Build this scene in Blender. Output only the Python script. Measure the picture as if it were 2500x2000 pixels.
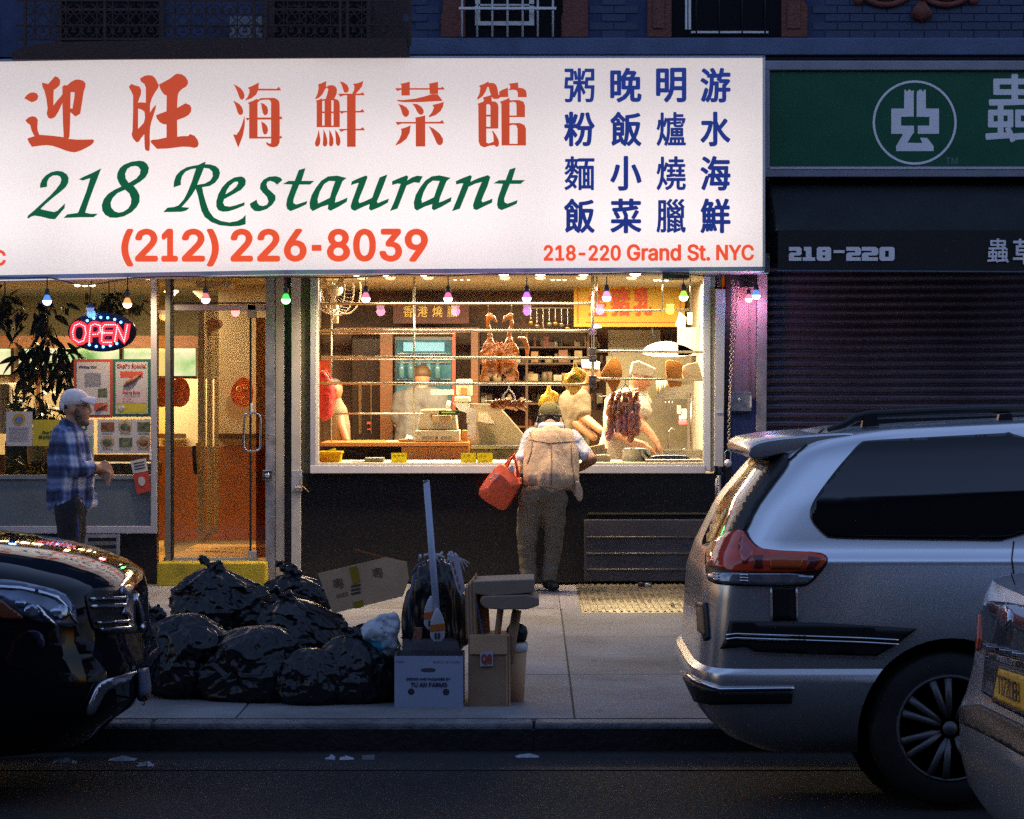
import bpy, bmesh, math, random, os
from mathutils import Vector, Matrix, noise
from mathutils.geometry import delaunay_2d_cdt, tessellate_polygon
from mathutils.bvhtree import BVHTree
PI = math.pi
for _o in list(bpy.data.objects): bpy.data.objects.remove(_o)
SC = bpy.context.scene
COL = SC.collection
# ------------------------------------------------------------------ camera
cam_d = bpy.data.cameras.new('camera'); cam = bpy.data.objects.new('camera', cam_d); COL.objects.link(cam)
cam.location = (0, 0, 1.9); cam.rotation_euler = (PI/2, 0, 0)
cam_d.sensor_width = 36; cam_d.lens = 86.4; cam_d.shift_x = -0.02; cam_d.shift_y = -0.026
cam_d.clip_start = 0.1; cam_d.clip_end = 2000
SC.camera = cam
# ------------------------------------------------------------------ dusk sky (the sun has just set, so there is no sun lamp)
W = bpy.data.worlds.new("World"); SC.world = W; W.use_nodes = True
wn = W.node_tree; wn.nodes.clear()
sky = wn.nodes.new('ShaderNodeTexSky'); sky.sky_type = 'NISHITA'; sky.sun_disc = False
sky.sun_elevation = math.radians(-1.0); sky.sun_rotation = math.radians(180); sky.altitude = 10
sky.air_density = 1.0; sky.dust_density = 0.6; sky.ozone_density = 1.0
mixs = wn.nodes.new('ShaderNodeMix'); mixs.data_type = 'RGBA'; mixs.blend_type = 'MULTIPLY'; mixs.inputs[0].default_value = 1
SKY_TINT = (.70, .88, 1.34, 1)
mixs.inputs[7].default_value = SKY_TINT
bg = wn.nodes.new('ShaderNodeBackground'); SKY_STRENGTH = 1.95; bg.inputs[1].default_value = SKY_STRENGTH
wo = wn.nodes.new('ShaderNodeOutputWorld')
wn.links.new(sky.outputs[0], mixs.inputs[6]); wn.links.new(mixs.outputs[2], bg.inputs[0]); wn.links.new(bg.outputs[0], wo.inputs[0])
# ------------------------------------------------------------------ exposure, film
SC.view_settings.view_transform = 'Standard'; SC.view_settings.look = 'None'
SC.view_settings.exposure = 0; SC.view_settings.gamma = 1; SC.view_settings.use_curve_mapping = False
SC.render.engine = 'CYCLES'
SC.cycles.max_bounces = 7; SC.cycles.diffuse_bounces = 3; SC.cycles.glossy_bounces = 3
SC.cycles.transmission_bounces = 4; SC.cycles.transparent_max_bounces = 10
SC.cycles.sample_clamp_indirect = 1.3; SC.cycles.sample_clamp_direct = 12; SC.cycles.caustics_reflective = False; SC.cycles.caustics_refractive = False
SC.cycles.use_denoising = False     # the photograph is grainy film: the renderer's own grain is kept
try: SC.cycles.denoiser = 'OPENIMAGEDENOISE'
except Exception: pass
# ------------------------------------------------------------------ pixel helpers: the facade stands 21.4 m away
F = 6000.0; CX = 1300.0; CY = 935.0; EY = 1.9; YF = 21.4; YC = 12.66
def P(px, py, Y): return Vector(((px-CX)*Y/F, Y, EY-(py-CY)*Y/F))
def XX(px, Y=YF): return (px-CX)*Y/F
def ZZ(py, Y=YF): return EY-(py-CY)*Y/F
R = random.Random(7)
# ------------------------------------------------------------------ materials
MATS = {}
def mk(name, col, rough=0.6, metal=0.0, var=0.12, scale=6.0, bump=0.0, bscale=60.0, emit=None, estr=0.0, spec=0.5,
       coat=0.0, trans=0.0, alpha=1.0, stretch=None, rvar=0.0, sheen=0.0, sss=0.0):
    if name in MATS: return MATS[name]
    m = bpy.data.materials.new(name); m.use_nodes = True; nt = m.node_tree
    b = nt.nodes['Principled BSDF']
    c = (col[0], col[1], col[2], 1)
    tc = nt.nodes.new('ShaderNodeTexCoord'); mp = nt.nodes.new('ShaderNodeMapping')
    if stretch: mp.inputs['Scale'].default_value = stretch
    nt.links.new(tc.outputs['Object'], mp.inputs[0])
    if var > 0:
        nz = nt.nodes.new('ShaderNodeTexNoise'); nz.inputs['Scale'].default_value = scale; nz.inputs['Detail'].default_value = 6
        nt.links.new(mp.outputs[0], nz.inputs['Vector'])
        mr = nt.nodes.new('ShaderNodeMapRange'); mr.inputs[1].default_value = 0.25; mr.inputs[2].default_value = 0.75
        mr.inputs[3].default_value = 1-var; mr.inputs[4].default_value = 1+var
        nt.links.new(nz.outputs[0], mr.inputs[0])
        mx = nt.nodes.new('ShaderNodeVectorMath'); mx.operation = 'SCALE'; mx.inputs[0].default_value = c[:3]
        nt.links.new(mr.outputs[0], mx.inputs['Scale']); nt.links.new(mx.outputs[0], b.inputs['Base Color'])
        if rvar > 0:
            m2 = nt.nodes.new('ShaderNodeMapRange'); m2.inputs[1].default_value = .3; m2.inputs[2].default_value = .7
            m2.inputs[3].default_value = max(0, rough-rvar); m2.inputs[4].default_value = min(1, rough+rvar)
            nt.links.new(nz.outputs[0], m2.inputs[0]); nt.links.new(m2.outputs[0], b.inputs['Roughness'])
        else: b.inputs['Roughness'].default_value = rough
    else:
        b.inputs['Base Color'].default_value = c; b.inputs['Roughness'].default_value = rough
    b.inputs['Metallic'].default_value = metal; b.inputs['Specular IOR Level'].default_value = spec
    b.inputs['Coat Weight'].default_value = coat; b.inputs['Coat Roughness'].default_value = 0.04
    if trans: b.inputs['Transmission Weight'].default_value = trans
    if sheen: b.inputs['Sheen Weight'].default_value = sheen
    if sss:
        b.inputs['Subsurface Weight'].default_value = sss; b.inputs['Subsurface Radius'].default_value = (.02, .008, .004)
    if bump > 0:
        n2 = nt.nodes.new('ShaderNodeTexNoise'); n2.inputs['Scale'].default_value = bscale; n2.inputs['Detail'].default_value = 8
        nt.links.new(mp.outputs[0], n2.inputs['Vector'])
        bp = nt.nodes.new('ShaderNodeBump'); bp.inputs['Strength'].default_value = bump; bp.inputs['Distance'].default_value = 0.02
        nt.links.new(n2.outputs[0], bp.inputs['Height']); nt.links.new(bp.outputs[0], b.inputs['Normal'])
    if emit:
        b.inputs['Emission Color'].default_value = (*emit, 1); b.inputs['Emission Strength'].default_value = estr
    MATS[name] = m; return m
def glass(name, tint=(1, 1, 1), refl=0.08, rough=0.0, fres=True, block=0.0):
    """thin pane: mostly lets light through, mirrors by Fresnel"""
    if name in MATS: return MATS[name]
    m = bpy.data.materials.new(name); m.use_nodes = True; nt = m.node_tree; nt.nodes.clear()
    tr = nt.nodes.new('ShaderNodeBsdfTransparent'); tr.inputs[0].default_value = (*tint, 1)
    gl = nt.nodes.new('ShaderNodeBsdfGlossy'); gl.inputs['Roughness'].default_value = rough
    mx = nt.nodes.new('ShaderNodeMixShader'); out = nt.nodes.new('ShaderNodeOutputMaterial')
    lw = nt.nodes.new('ShaderNodeFresnel'); lw.inputs[0].default_value = 1.5
    ad = nt.nodes.new('ShaderNodeMath'); ad.operation = 'MULTIPLY'; ad.inputs[1].default_value = refl/0.04
    nt.links.new(lw.outputs[0], ad.inputs[0]); nt.links.new(ad.outputs[0], mx.inputs[0])
    nt.links.new(tr.outputs[0], mx.inputs[1]); nt.links.new(gl.outputs[0], mx.inputs[2]); nt.links.new(mx.outputs[0], out.inputs[0])
    MATS[name] = m; return m
def emis(name, col, s):
    if name in MATS: return MATS[name]
    m = bpy.data.materials.new(name); m.use_nodes = True; nt = m.node_tree; nt.nodes.clear()
    e = nt.nodes.new('ShaderNodeEmission'); e.inputs[0].default_value = (*col, 1); e.inputs[1].default_value = s
    out = nt.nodes.new('ShaderNodeOutputMaterial'); nt.links.new(e.outputs[0], out.inputs[0]); MATS[name] = m; return m
def paper(name, col, k=.45):
    """thin sheet that glows a little when lit from behind"""
    if name in MATS: return MATS[name]
    m = bpy.data.materials.new(name); m.use_nodes = True; nt = m.node_tree; nt.nodes.clear()
    d = nt.nodes.new('ShaderNodeBsdfDiffuse'); d.inputs[0].default_value = (*col, 1); t = nt.nodes.new('ShaderNodeBsdfTranslucent'); t.inputs[0].default_value = (*col, 1)
    mx = nt.nodes.new('ShaderNodeMixShader'); mx.inputs[0].default_value = k; o = nt.nodes.new('ShaderNodeOutputMaterial')
    nt.links.new(d.outputs[0], mx.inputs[1]); nt.links.new(t.outputs[0], mx.inputs[2]); nt.links.new(mx.outputs[0], o.inputs[0]); MATS[name] = m; return m
def stain(m, scale=1.1, dark=.55, spots=True):
    """adds worn blotches and trodden gum spots to a ground material"""
    nt = m.node_tree; b = nt.nodes['Principled BSDF']; src = b.inputs['Base Color'].links[0].from_socket
    tc = nt.nodes.new('ShaderNodeTexCoord'); geo = nt.nodes.new('ShaderNodeNewGeometry')
    nz = nt.nodes.new('ShaderNodeTexNoise'); nz.inputs['Scale'].default_value = scale; nz.inputs['Detail'].default_value = 9; nz.inputs['Roughness'].default_value = .65
    nt.links.new(geo.outputs['Position'], nz.inputs['Vector'])
    mr = nt.nodes.new('ShaderNodeMapRange'); mr.inputs[1].default_value = .38; mr.inputs[2].default_value = .62; mr.inputs[3].default_value = dark; mr.inputs[4].default_value = 1.15
    nt.links.new(nz.outputs[0], mr.inputs[0]); fac = mr.outputs[0]
    if spots:
        vo = nt.nodes.new('ShaderNodeTexVoronoi'); vo.inputs['Scale'].default_value = 3.2; nt.links.new(geo.outputs['Position'], vo.inputs['Vector'])
        m2 = nt.nodes.new('ShaderNodeMapRange'); m2.inputs[1].default_value = .07; m2.inputs[2].default_value = .10; m2.inputs[3].default_value = .45; m2.inputs[4].default_value = 1
        nt.links.new(vo.outputs['Distance'], m2.inputs[0]); mu = nt.nodes.new('ShaderNodeMath'); mu.operation = 'MULTIPLY'; nt.links.new(fac, mu.inputs[0]); nt.links.new(m2.outputs[0], mu.inputs[1]); fac = mu.outputs[0]
    vm = nt.nodes.new('ShaderNodeVectorMath'); vm.operation = 'SCALE'; nt.links.new(src, vm.inputs[0]); nt.links.new(fac, vm.inputs['Scale']); nt.links.new(vm.outputs[0], b.inputs['Base Color'])
# ------------------------------------------------------------------ objects
OFF = {}
def tag(o, label=None, cat=None, group=None, kind=None):
    if label: o['label'] = label
    if cat: o['category'] = cat
    if group: o['group'] = group
    if kind: o['kind'] = kind
    return o
def thing(name, label, cat, loc=(0, 0, 0), group=None, local=False, kind=None):
    o = bpy.data.objects.new(name, None); COL.objects.link(o); o.empty_display_size = .1
    o.location = loc; OFF[o.name] = Vector((0, 0, 0)) if local else -Vector(loc)
    return tag(o, label, cat, group, kind)
def link(name, me, mat, parent=None, smooth=False):
    o = bpy.data.objects.new(name, me); COL.objects.link(o)
    if mat and not me.materials: me.materials.append(mat)
    if smooth:
        for p in me.polygons: p.use_smooth = True
    if parent:
        o.parent = parent
        if parent.name in OFF: o.location = OFF[parent.name]
    return o
class MB:
    def __init__(s): s.v = []; s.f = []
    def add(s, vs, fs):
        k = len(s.v); s.v += [tuple(v) for v in vs]; s.f += [tuple(i+k for i in f) for f in fs]; return s
    def box(s, x0, x1, y0, y1, z0, z1, M=None):
        vs = [Vector((x, y, z)) for x in (x0, x1) for y in (y0, y1) for z in (z0, z1)]
        if M: vs = [M @ v for v in vs]
        return s.add(vs, [(0, 1, 3, 2), (4, 6, 7, 5), (0, 4, 5, 1), (2, 3, 7, 6), (0, 2, 6, 4), (1, 5, 7, 3)])
    def pbox(s, x0, x1, y0, y1, Y0, Y1, ref=None):
        """box whose front (at ref depth, default Y0) covers the given pixels"""
        r = Y0 if ref is None else ref
        a = P(x0, y0, r); b = P(x1, y1, r)
        return s.box(a.x, b.x, Y0, Y1, b.z, a.z)
    def prism(s, poly, Y0, Y1, axis='y'):
        """poly: list of (a, b); axis y: a=x b=z ; axis z: a=x b=y ; axis x: a=y b=z"""
        n = len(poly)
        def q(a, b, t):
            return (a, t, b) if axis == 'y' else ((a, b, t) if axis == 'z' else (t, a, b))
        vs = [q(a, b, Y0) for a, b in poly] + [q(a, b, Y1) for a, b in poly]
        fs = [tuple(range(n))[::-1], tuple(range(n, 2*n))] + [(i, (i+1) % n, n+(i+1) % n, n+i) for i in range(n)]
        return s.add(vs, fs)
    def pprism(s, poly, Y0, Y1, ref=None):
        r = Y0 if ref is None else ref
        return s.prism([(XX(a, r), ZZ(b, r)) for a, b in poly], Y0, Y1)
    def cone(s, p0, p1, r0, r1, n=10, caps=True):
        p0 = Vector(p0); p1 = Vector(p1); d = (p1-p0).normalized()
        u = d.orthogonal().normalized(); w = d.cross(u)
        vs = []
        for p, r in ((p0, r0), (p1, r1)):
            for i in range(n):
                a = 2*PI*i/n; vs.append(p+(u*math.cos(a)+w*math.sin(a))*r)
        fs = [(i, (i+1) % n, n+(i+1) % n, n+i) for i in range(n)]
        if caps: fs += [tuple(range(n))[::-1], tuple(range(n, 2*n))]
        return s.add(vs, fs)
    def tube(s, pts, r, n=8, closed=False):
        pts = [Vector(p) for p in pts]; m = len(pts); rr = r if isinstance(r, (list, tuple)) else [r]*m
        up = None; rings = []
        for i, p in enumerate(pts):
            a = pts[(i-1) % m] if (i > 0 or closed) else p
            b = pts[(i+1) % m] if (i < m-1 or closed) else p
            d = (b-a)
            d = d.normalized() if d.length > 1e-9 else Vector((0, 0, 1))
            if up is None: up = d.orthogonal().normalized()
            up = (up - d*up.dot(d)); up = up.normalized() if up.length > 1e-6 else d.orthogonal().normalized()
            w = d.cross(up)
            rings.append([p+(up*math.cos(2*PI*k/n)+w*math.sin(2*PI*k/n))*rr[i] for k in range(n)])
        vs = [v for q in rings for v in q]; fs = []
        for i in range(m if closed else m-1):
            j = (i+1) % m
            fs += [(i*n+k, i*n+(k+1) % n, j*n+(k+1) % n, j*n+k) for k in range(n)]
        if not closed: fs += [tuple(range(n))[::-1], tuple((m-1)*n+k for k in range(n))]
        return s.add(vs, fs)
    def lathe(s, prof, c=(0, 0, 0), n=16, ax='z'):
        """prof: (r, h)"""
        c = Vector(c); vs = []
        for r, h in prof:
            for k in range(n):
                a = 2*PI*k/n
                v = Vector((r*math.cos(a), r*math.sin(a), h))
                if ax == 'y': v = Vector((v.x, v.z, v.y))
                elif ax == 'x': v = Vector((v.z, v.x, v.y))
                vs.append(c+v)
        m = len(prof); fs = [(i*n+k, i*n+(k+1) % n, (i+1)*n+(k+1) % n, (i+1)*n+k) for i in range(m-1) for k in range(n)]
        fs += [tuple(range(n))[::-1], tuple((m-1)*n+k for k in range(n))]
        return s.add(vs, fs)
    def ball(s, c, r, n=12, m=8, M=None):
        rx, ry, rz = r if isinstance(r, (tuple, list)) else (r, r, r)
        c = Vector(c); vs = []; 
        for i in range(m+1):
            t = PI*i/m
            for k in range(n):
                a = 2*PI*k/n
                v = Vector((rx*math.sin(t)*math.cos(a), ry*math.sin(t)*math.sin(a), rz*math.cos(t)))
                if M: v = M @ v
                vs.append(c+v)
        return s.add(vs, [(i*n+k, (i+1)*n+k, (i+1)*n+(k+1) % n, i*n+(k+1) % n) for i in range(m) for k in range(n)])
    def grid(s, fn, nu, nv):
        vs = [fn(i/nu, j/nv) for i in range(nu+1) for j in range(nv+1)]
        w = nv+1
        return s.add(vs, [(i*w+j, (i+1)*w+j, (i+1)*w+j+1, i*w+j+1) for i in range(nu) for j in range(nv)])
    def mesh(s, name='m'):
        me = bpy.data.meshes.new(name); me.from_pydata(s.v, [], s.f); me.update()
        bm = bmesh.new(); bm.from_mesh(me); bmesh.ops.recalc_face_normals(bm, faces=bm.faces); bm.to_mesh(me); bm.free()
        return me
    def build(s, name, mat, parent=None, smooth=False, bevel=0, weld=False, seg=2):
        o = link(name, s.mesh(name), mat, parent, smooth)
        if bevel:
            b = o.modifiers.new('bevel', 'BEVEL'); b.width = bevel; b.segments = seg; b.limit_method = 'ANGLE'; b.angle_limit = .6
        return o
def bx(name, mat, x0, x1, y0, y1, Y0, Y1, parent=None, bevel=0, ref=None, smooth=False):
    return MB().pbox(x0, x1, y0, y1, Y0, Y1, ref).build(name, mat, parent, bevel=bevel, smooth=smooth)
def dup(root, loc=None, label=None, rotz=None, name=None, rot=None, scale=None):
    r = root.copy(); COL.objects.link(r)
    if loc is not None: r.location = loc
    if rotz is not None: r.rotation_euler = (0, 0, rotz)
    if rot is not None: r.rotation_euler = rot
    if scale is not None: r.scale = (scale,)*3 if not isinstance(scale, tuple) else scale
    if label: r['label'] = label
    for ch in root.children:
        c = ch.copy(); COL.objects.link(c); c.parent = r
        for g in ch.children:
            d = g.copy(); COL.objects.link(d); d.parent = c
    return r
# ------------------------------------------------------------------ flat outlines (letters)
def outline(name, polys, Y, mat, parent, xf=lambda a, b: (a, b), thick=.004):
    """polys: list of (outer, [holes]) in picture units -> raised letter, front at Y-thick"""
    mb = MB()
    for k, pl in enumerate(polys):
        outer, holes = pl if isinstance(pl, tuple) else (pl, [])
        loops = [[xf(*p) for p in l] for l in [outer]+holes]
        y1 = Y-thick-.0006*k
        v3 = [[Vector((XX(a, Y), ZZ(b, Y), 0)) for a, b in l] for l in loops]
        flat = [v for l in v3 for v in l]
        tris = tessellate_polygon(v3)
        mb.add([(v.x, y1, v.y) for v in flat], tris)
        for l in v3:
            n = len(l)
            mb.add([(v.x, y1, v.y) for v in l]+[(v.x, Y, v.y) for v in l], [(i, (i+1) % n, n+(i+1) % n, n+i) for i in range(n)])
    me = bpy.data.meshes.new(name); me.from_pydata(mb.v, [], mb.f); me.update()
    return link(name, me, mat, parent)
try: GROT = bpy.data.fonts.load(os.path.join(bpy.utils.system_resource('DATAFILES'), 'fonts', 'Inter.woff2'))   # a font that ships with Blender
except Exception: GROT = None
def text_me(s, bold=0.0, shear=0.0, space=1.0, thick=0.0, res=3):
    cu = bpy.data.curves.new('t', 'FONT')
    if GROT and all(ord(c) < 256 for c in s): cu.font = GROT
    cu.body = s; cu.offset = bold; cu.shear = shear; cu.space_character = space
    cu.resolution_u = res; cu.size = 1
    o = bpy.data.objects.new('t', cu)
    COL.objects.link(o); bpy.context.view_layer.update()
    dg = bpy.context.evaluated_depsgraph_get()
    me = bpy.data.meshes.new_from_object(o.evaluated_get(dg))
    bpy.data.objects.remove(o); bpy.data.curves.remove(cu)
    return me
_TC = {}
def text(name, s, x0, y0, x1, y1, Y, mat, parent=None, bold=0.0, shear=0.0, space=1.0, thick=.003, rot=0.0, skew=0.0, M=None):
    """text fitted to a pixel box on the plane at depth Y"""
    key = (s, shear, space)
    if key not in _TC:
        me = text_me(s, 0.0, shear, space)
        vs = [v.co.copy() for v in me.vertices]; fs = [tuple(p.vertices) for p in me.polygons]
        bpy.data.meshes.remove(me); _TC[key] = (vs, fs)
    vs, fs = _TC[key]
    ax = min(v.x for v in vs); bx_ = max(v.x for v in vs); ay = min(v.y for v in vs); by = max(v.y for v in vs)
    X0, X1 = XX(x0, Y), XX(x1, Y); Z0, Z1 = ZZ(y1, Y), ZZ(y0, Y)
    out = []
    cx, cz = (X0+X1)/2, (Z0+Z1)/2
    for v in vs:
        x = X0+(v.x-ax)/(bx_-ax)*(X1-X0); z = Z0+(v.y-ay)/(by-ay)*(Z1-Z0)
        if skew: z += (x-cx)*skew
        if rot:
            dx, dz = x-cx, z-cz; x = cx+dx*math.cos(rot)-dz*math.sin(rot); z = cz+dx*math.sin(rot)+dz*math.cos(rot)
        out.append(Vector((x, Y-thick, z)))
    if bold:      # heavier face: the outline is laid over itself a few times, each a hair further out
        em = (Z1-Z0)/(by-ay); d = bold*em; base = out; f0 = fs; out = []; fs = []
        for k, (dx, dz) in enumerate(((0, 0), (1, 0), (-1, 0), (0, 1), (0, -1), (.7, .7), (-.7, .7), (.7, -.7), (-.7, -.7))):
            n0 = len(out); out += [v+Vector((dx*d*(1-2*bold), -.0004*k, dz*d*.8)) for v in base]; fs += [tuple(i+n0 for i in f) for f in f0]
    if M: out = [M @ v for v in out]
    me = bpy.data.meshes.new(name); me.from_pydata(out, [], fs); me.update()
    return link(name, me, mat, parent)
# ------------------------------------------------------------------ organic shapes: many rounded pieces melted into ONE skin
class ORG:
    def __init__(s): s.m = MB()
    def cap(s, a, b, r0, r1, n=12):
        a = Vector(a); b = Vector(b); s.m.cone(a, b, r0, r1, n); s.m.ball(a, r0, n, 8); s.m.ball(b, r1, n, 8); return s
    def chain(s, pts):
        for (a, r0), (b, r1) in zip(pts, pts[1:]): s.cap(a, b, r0, r1)
        return s
    def ell(s, c, r, M=None, n=14, m=10): s.m.ball(c, r, n, m, M); return s
    def build(s, name, mat, parent=None, vox=.012, sm=6, wrinkle=0.0, wscale=8.0, seed=0, stretch=(1, 1, 1)):
        o = link(name, s.m.mesh(name), mat, parent, True)
        rm = o.modifiers.new('skin', 'REMESH'); rm.mode = 'VOXEL'; rm.voxel_size = vox; rm.use_smooth_shade = True
        if sm:
            q = o.modifiers.new('relax', 'SMOOTH'); q.iterations = sm; q.factor = .5
        if wrinkle or True:
            bpy.context.view_layer.update(); dg = bpy.context.evaluated_depsgraph_get()
            me = bpy.data.meshes.new_from_object(o.evaluated_get(dg)); o.modifiers.clear(); old = o.data; o.data = me
            if not me.materials: me.materials.append(mat)
            bpy.data.meshes.remove(old)
            if wrinkle:
                for v in me.vertices:
                    q = Vector((v.co.x*stretch[0], v.co.y*stretch[1], v.co.z*stretch[2]))*wscale+Vector((seed*3.1, seed, 0))
                    v.co += v.normal*wrinkle*(noise.noise(q)+.5*noise.noise(q*2.3))
            for p in me.polygons: p.use_smooth = True
            me.update()
        return o
# ------------------------------------------------------------------ decals: a patch cut to an outline and laid on a curved body
def bvh_of(o):
    bpy.context.view_layer.update(); dg = bpy.context.evaluated_depsgraph_get()
    return BVHTree.FromObject(o.evaluated_get(dg), dg), o.matrix_world.copy()
def inside(p, poly):
    x, y = p; c = False; n = len(poly)
    for i in range(n):
        x1, y1 = poly[i]; x2, y2 = poly[(i+1) % n]
        if (y1 > y) != (y2 > y) and x < (x2-x1)*(y-y1)/(y2-y1)+x1: c = not c
    return c
def smoothpoly(pts, it=2, closed=True):
    for _ in range(it):
        q = []
        n = len(pts)
        for i in range(n if closed else n-1):
            a = pts[i]; b = pts[(i+1) % n]
            q += [(a[0]*.75+b[0]*.25, a[1]*.75+b[1]*.25), (a[0]*.25+b[0]*.75, a[1]*.25+b[1]*.75)]
        pts = q if closed else [pts[0]]+q+[pts[-1]]
    return pts
def decal(name, poly, bv, mat, parent, off=.004, step=12, smooth=2, rim=True, fallback=None):
    """poly in pixels of the photograph, dropped along the camera's rays onto the body (done once, when it is built)"""
    tree, MW = bv; MI = MW.inverted(); cam0 = Vector((0, 0, EY))
    pl = smoothpoly(poly, smooth) if smooth else poly
    # subdivide long edges
    q = []
    for i, a in enumerate(pl):
        b = pl[(i+1) % len(pl)]; L = math.hypot(a[0]-b[0], a[1]-b[1]); k = max(1, int(L/step))
        for j in range(k): q.append((a[0]+(b[0]-a[0])*j/k, a[1]+(b[1]-a[1])*j/k))
    pl = q; n = len(pl); pts = list(pl)
    xs = [p[0] for p in pl]; ys = [p[1] for p in pl]
    x = min(xs)+step/2
    while x < max(xs):
        y = min(ys)+step/2
        while y < max(ys):
            if inside((x, y), pl) and min((x-a)**2+(y-b)**2 for a, b in pl) > (step*.5)**2: pts.append((x, y))
            y += step
        x += step
    vs2, es, fs, *_ = delaunay_2d_cdt([Vector(p) for p in pts], [], [list(range(n))], 1, 1e-4)
    out = []; nn = []; last = fallback
    hits = []
    for p in vs2:
        d = Vector(((p.x-CX)/F, 1, -(p.y-CY)/F))
        loc, nor, idx, dist = tree.ray_cast(MI @ cam0, (MI.to_3x3() @ d).normalized())
        hits.append((MW @ loc, (MW.to_3x3() @ nor).normalized(), d) if loc is not None else (None, None, d))
    good = [h for h in hits if h[0] is not None]
    if not good: return None
    for h in hits:
        if h[0] is None:
            g = min(good, key=lambda t: (t[2]-h[2]).length); Y = g[0].y
            pos = cam0+h[2]*Y; nor = g[1]
        else: pos, nor = h[0], h[1]
        if nor.dot(h[2]) > 0: nor = -nor
        nn.append(nor); out.append(pos+nor*off)
    ok_ = [h[0] is not None for h in hits]
    mb = MB(); mb.add(out, [tuple(f) for f in fs if all(ok_[i] for i in f)])
    o = link(name, mb.mesh(name), mat, parent, True)
    if rim:
        s = o.modifiers.new('thickness', 'SOLIDIFY'); s.thickness = off*1.2; s.offset = 0
    return o
def wrap_text(o, bv, off=.02):
    """lays flat lettering onto a curved body"""
    tree, MW = bv; MI = MW.inverted(); cam0 = Vector((0, 0, EY))
    for v in o.data.vertices:
        d = (v.co-cam0); d = d/d.y
        loc, nor, i, t = tree.ray_cast(MI @ cam0, (MI.to_3x3() @ d).normalized())
        if loc is not None:
            nr = (MW.to_3x3() @ nor).normalized(); nr = -nr if nr.dot(d) > 0 else nr
            v.co = (MW @ loc)+nr*off
    return o
# ================================================================== materials of the street
M_blue = mk('blue_painted_brick', (.038, .055, .115), .6, var=.25, scale=3, bump=.2, bscale=40)
M_mortar = mk('mortar_painted_blue', (.036, .053, .122), .8, var=.3, scale=9)
M_ledge = mk('blue_painted_stone', (.085, .12, .22), .6, var=.2, scale=5, bump=.3)
M_terra = mk('red_brown_stone', (.16, .045, .03), .6, var=.3, scale=12, bump=.6, bscale=50)
M_black = mk('black_granite', (.012, .012, .013), .22, var=.3, scale=30)
M_blackm = mk('black_painted_steel', (.02, .02, .022), .45, var=.3, scale=20, bump=.2)
M_alu = mk('brushed_aluminium', (.42, .43, .46), .38, metal=.85, var=.12, scale=14, stretch=(8, 8, .4), rvar=.1)
M_alud = mk('worn_aluminium', (.30, .31, .34), .5, metal=.6, var=.25, scale=9, rvar=.15, bump=.1)
M_white = mk('white_enamel', (.78, .77, .75), .35, var=.05)
M_cream = mk('cream_paint', (.62, .55, .42), .6, var=.12, scale=4)
M_tan = mk('tan_wall_paint', (.70, .58, .35), .7, var=.12, scale=3)
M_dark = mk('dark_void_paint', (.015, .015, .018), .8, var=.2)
M_wood = mk('brown_wood', (.22, .09, .035), .4, var=.3, scale=6, stretch=(1, 1, 12))
M_steel = mk('stainless_steel', (.62, .61, .58), .22, metal=1, var=.1, scale=10, stretch=(1, 1, 10), rvar=.08)
M_chrome = mk('chrome', (.8, .8, .82), .06, metal=1, var=0)
M_iron = mk('red_oxide_iron', (.040, .017, .014), .6, var=.4, scale=30, bump=.3)
M_grey = mk('grey_panel_paint', (.20, .22, .23), .5, var=.1, scale=5)
M_rubber = mk('black_rubber', (.012, .012, .012), .6, var=.2)
M_conc = mk('concrete', (.33, .31, .30), .85, var=.22, scale=2.2, bump=.4, bscale=90)
M_glass = glass('window_glass', (.97, .98, .97), .05)
M_yellow = mk('worn_yellow_paint', (.55, .40, .02), .55, var=.35, scale=5, bump=.3)

# ================================================================== ground
road_m = mk('asphalt', (.026, .025, .027), .85, var=.35, scale=30, bump=.8, bscale=180, rvar=.1)
rd = MB(); rd.box(-60, 60, -9, YC+.001, -.3, 0.0)
tag(rd.build('road', road_m), 'dark asphalt roadway in front of the kerb', 'road', kind='structure')
sw = MB(); sw.box(-60, 60, YC+.16, 34, -.3, .135)
side = sw.build('sidewalk', mk('sidewalk_bed', (.10, .095, .09), .9)); tag(side, 'grey concrete pavement between kerb and shops', 'pavement', kind='structure')
# flag slabs of the pavement, joints open between them
sm_ = []
for k in range(3): sm_.append(mk('flag_concrete_%d' % k, [(.30, .285, .28), (.27, .26, .255), (.33, .31, .30)][k], .88, var=.25, scale=1.7, bump=.35, bscale=120, rvar=.08))
slab = MB().box(0, 1, 0, 1, 0, .02)
xs = [-9.5, -7.9, -6.3, -4.7, -3.1, -1.55, .22, 1.85, 3.45, 5.05, 6.65, 8.3]
ys = [YC+.17, 14.75, 16.93, 19.1, 21.4]
meshes = [slab.mesh('slab%d' % k) for k in range(3)]
for k in range(3): meshes[k].materials.append(sm_[k])
for i in range(len(xs)-1):
    for j in range(len(ys)-1):
        k = R.randrange(3)
        if j == 3 and i in (6, 7): continue   # grating lies here
        o = bpy.data.objects.new('slab', meshes[k]); COL.objects.link(o); o.parent = side
        dx = .25*(j % 2) if i not in (6,) else 0
        x0, x1 = xs[i]+.006, xs[i+1]-.006
        o.location = (x0, ys[j]+.006, .130+R.uniform(-.0015, .0015)); o.scale = (x1-x0, ys[j+1]-ys[j]-.012, 1)
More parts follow.
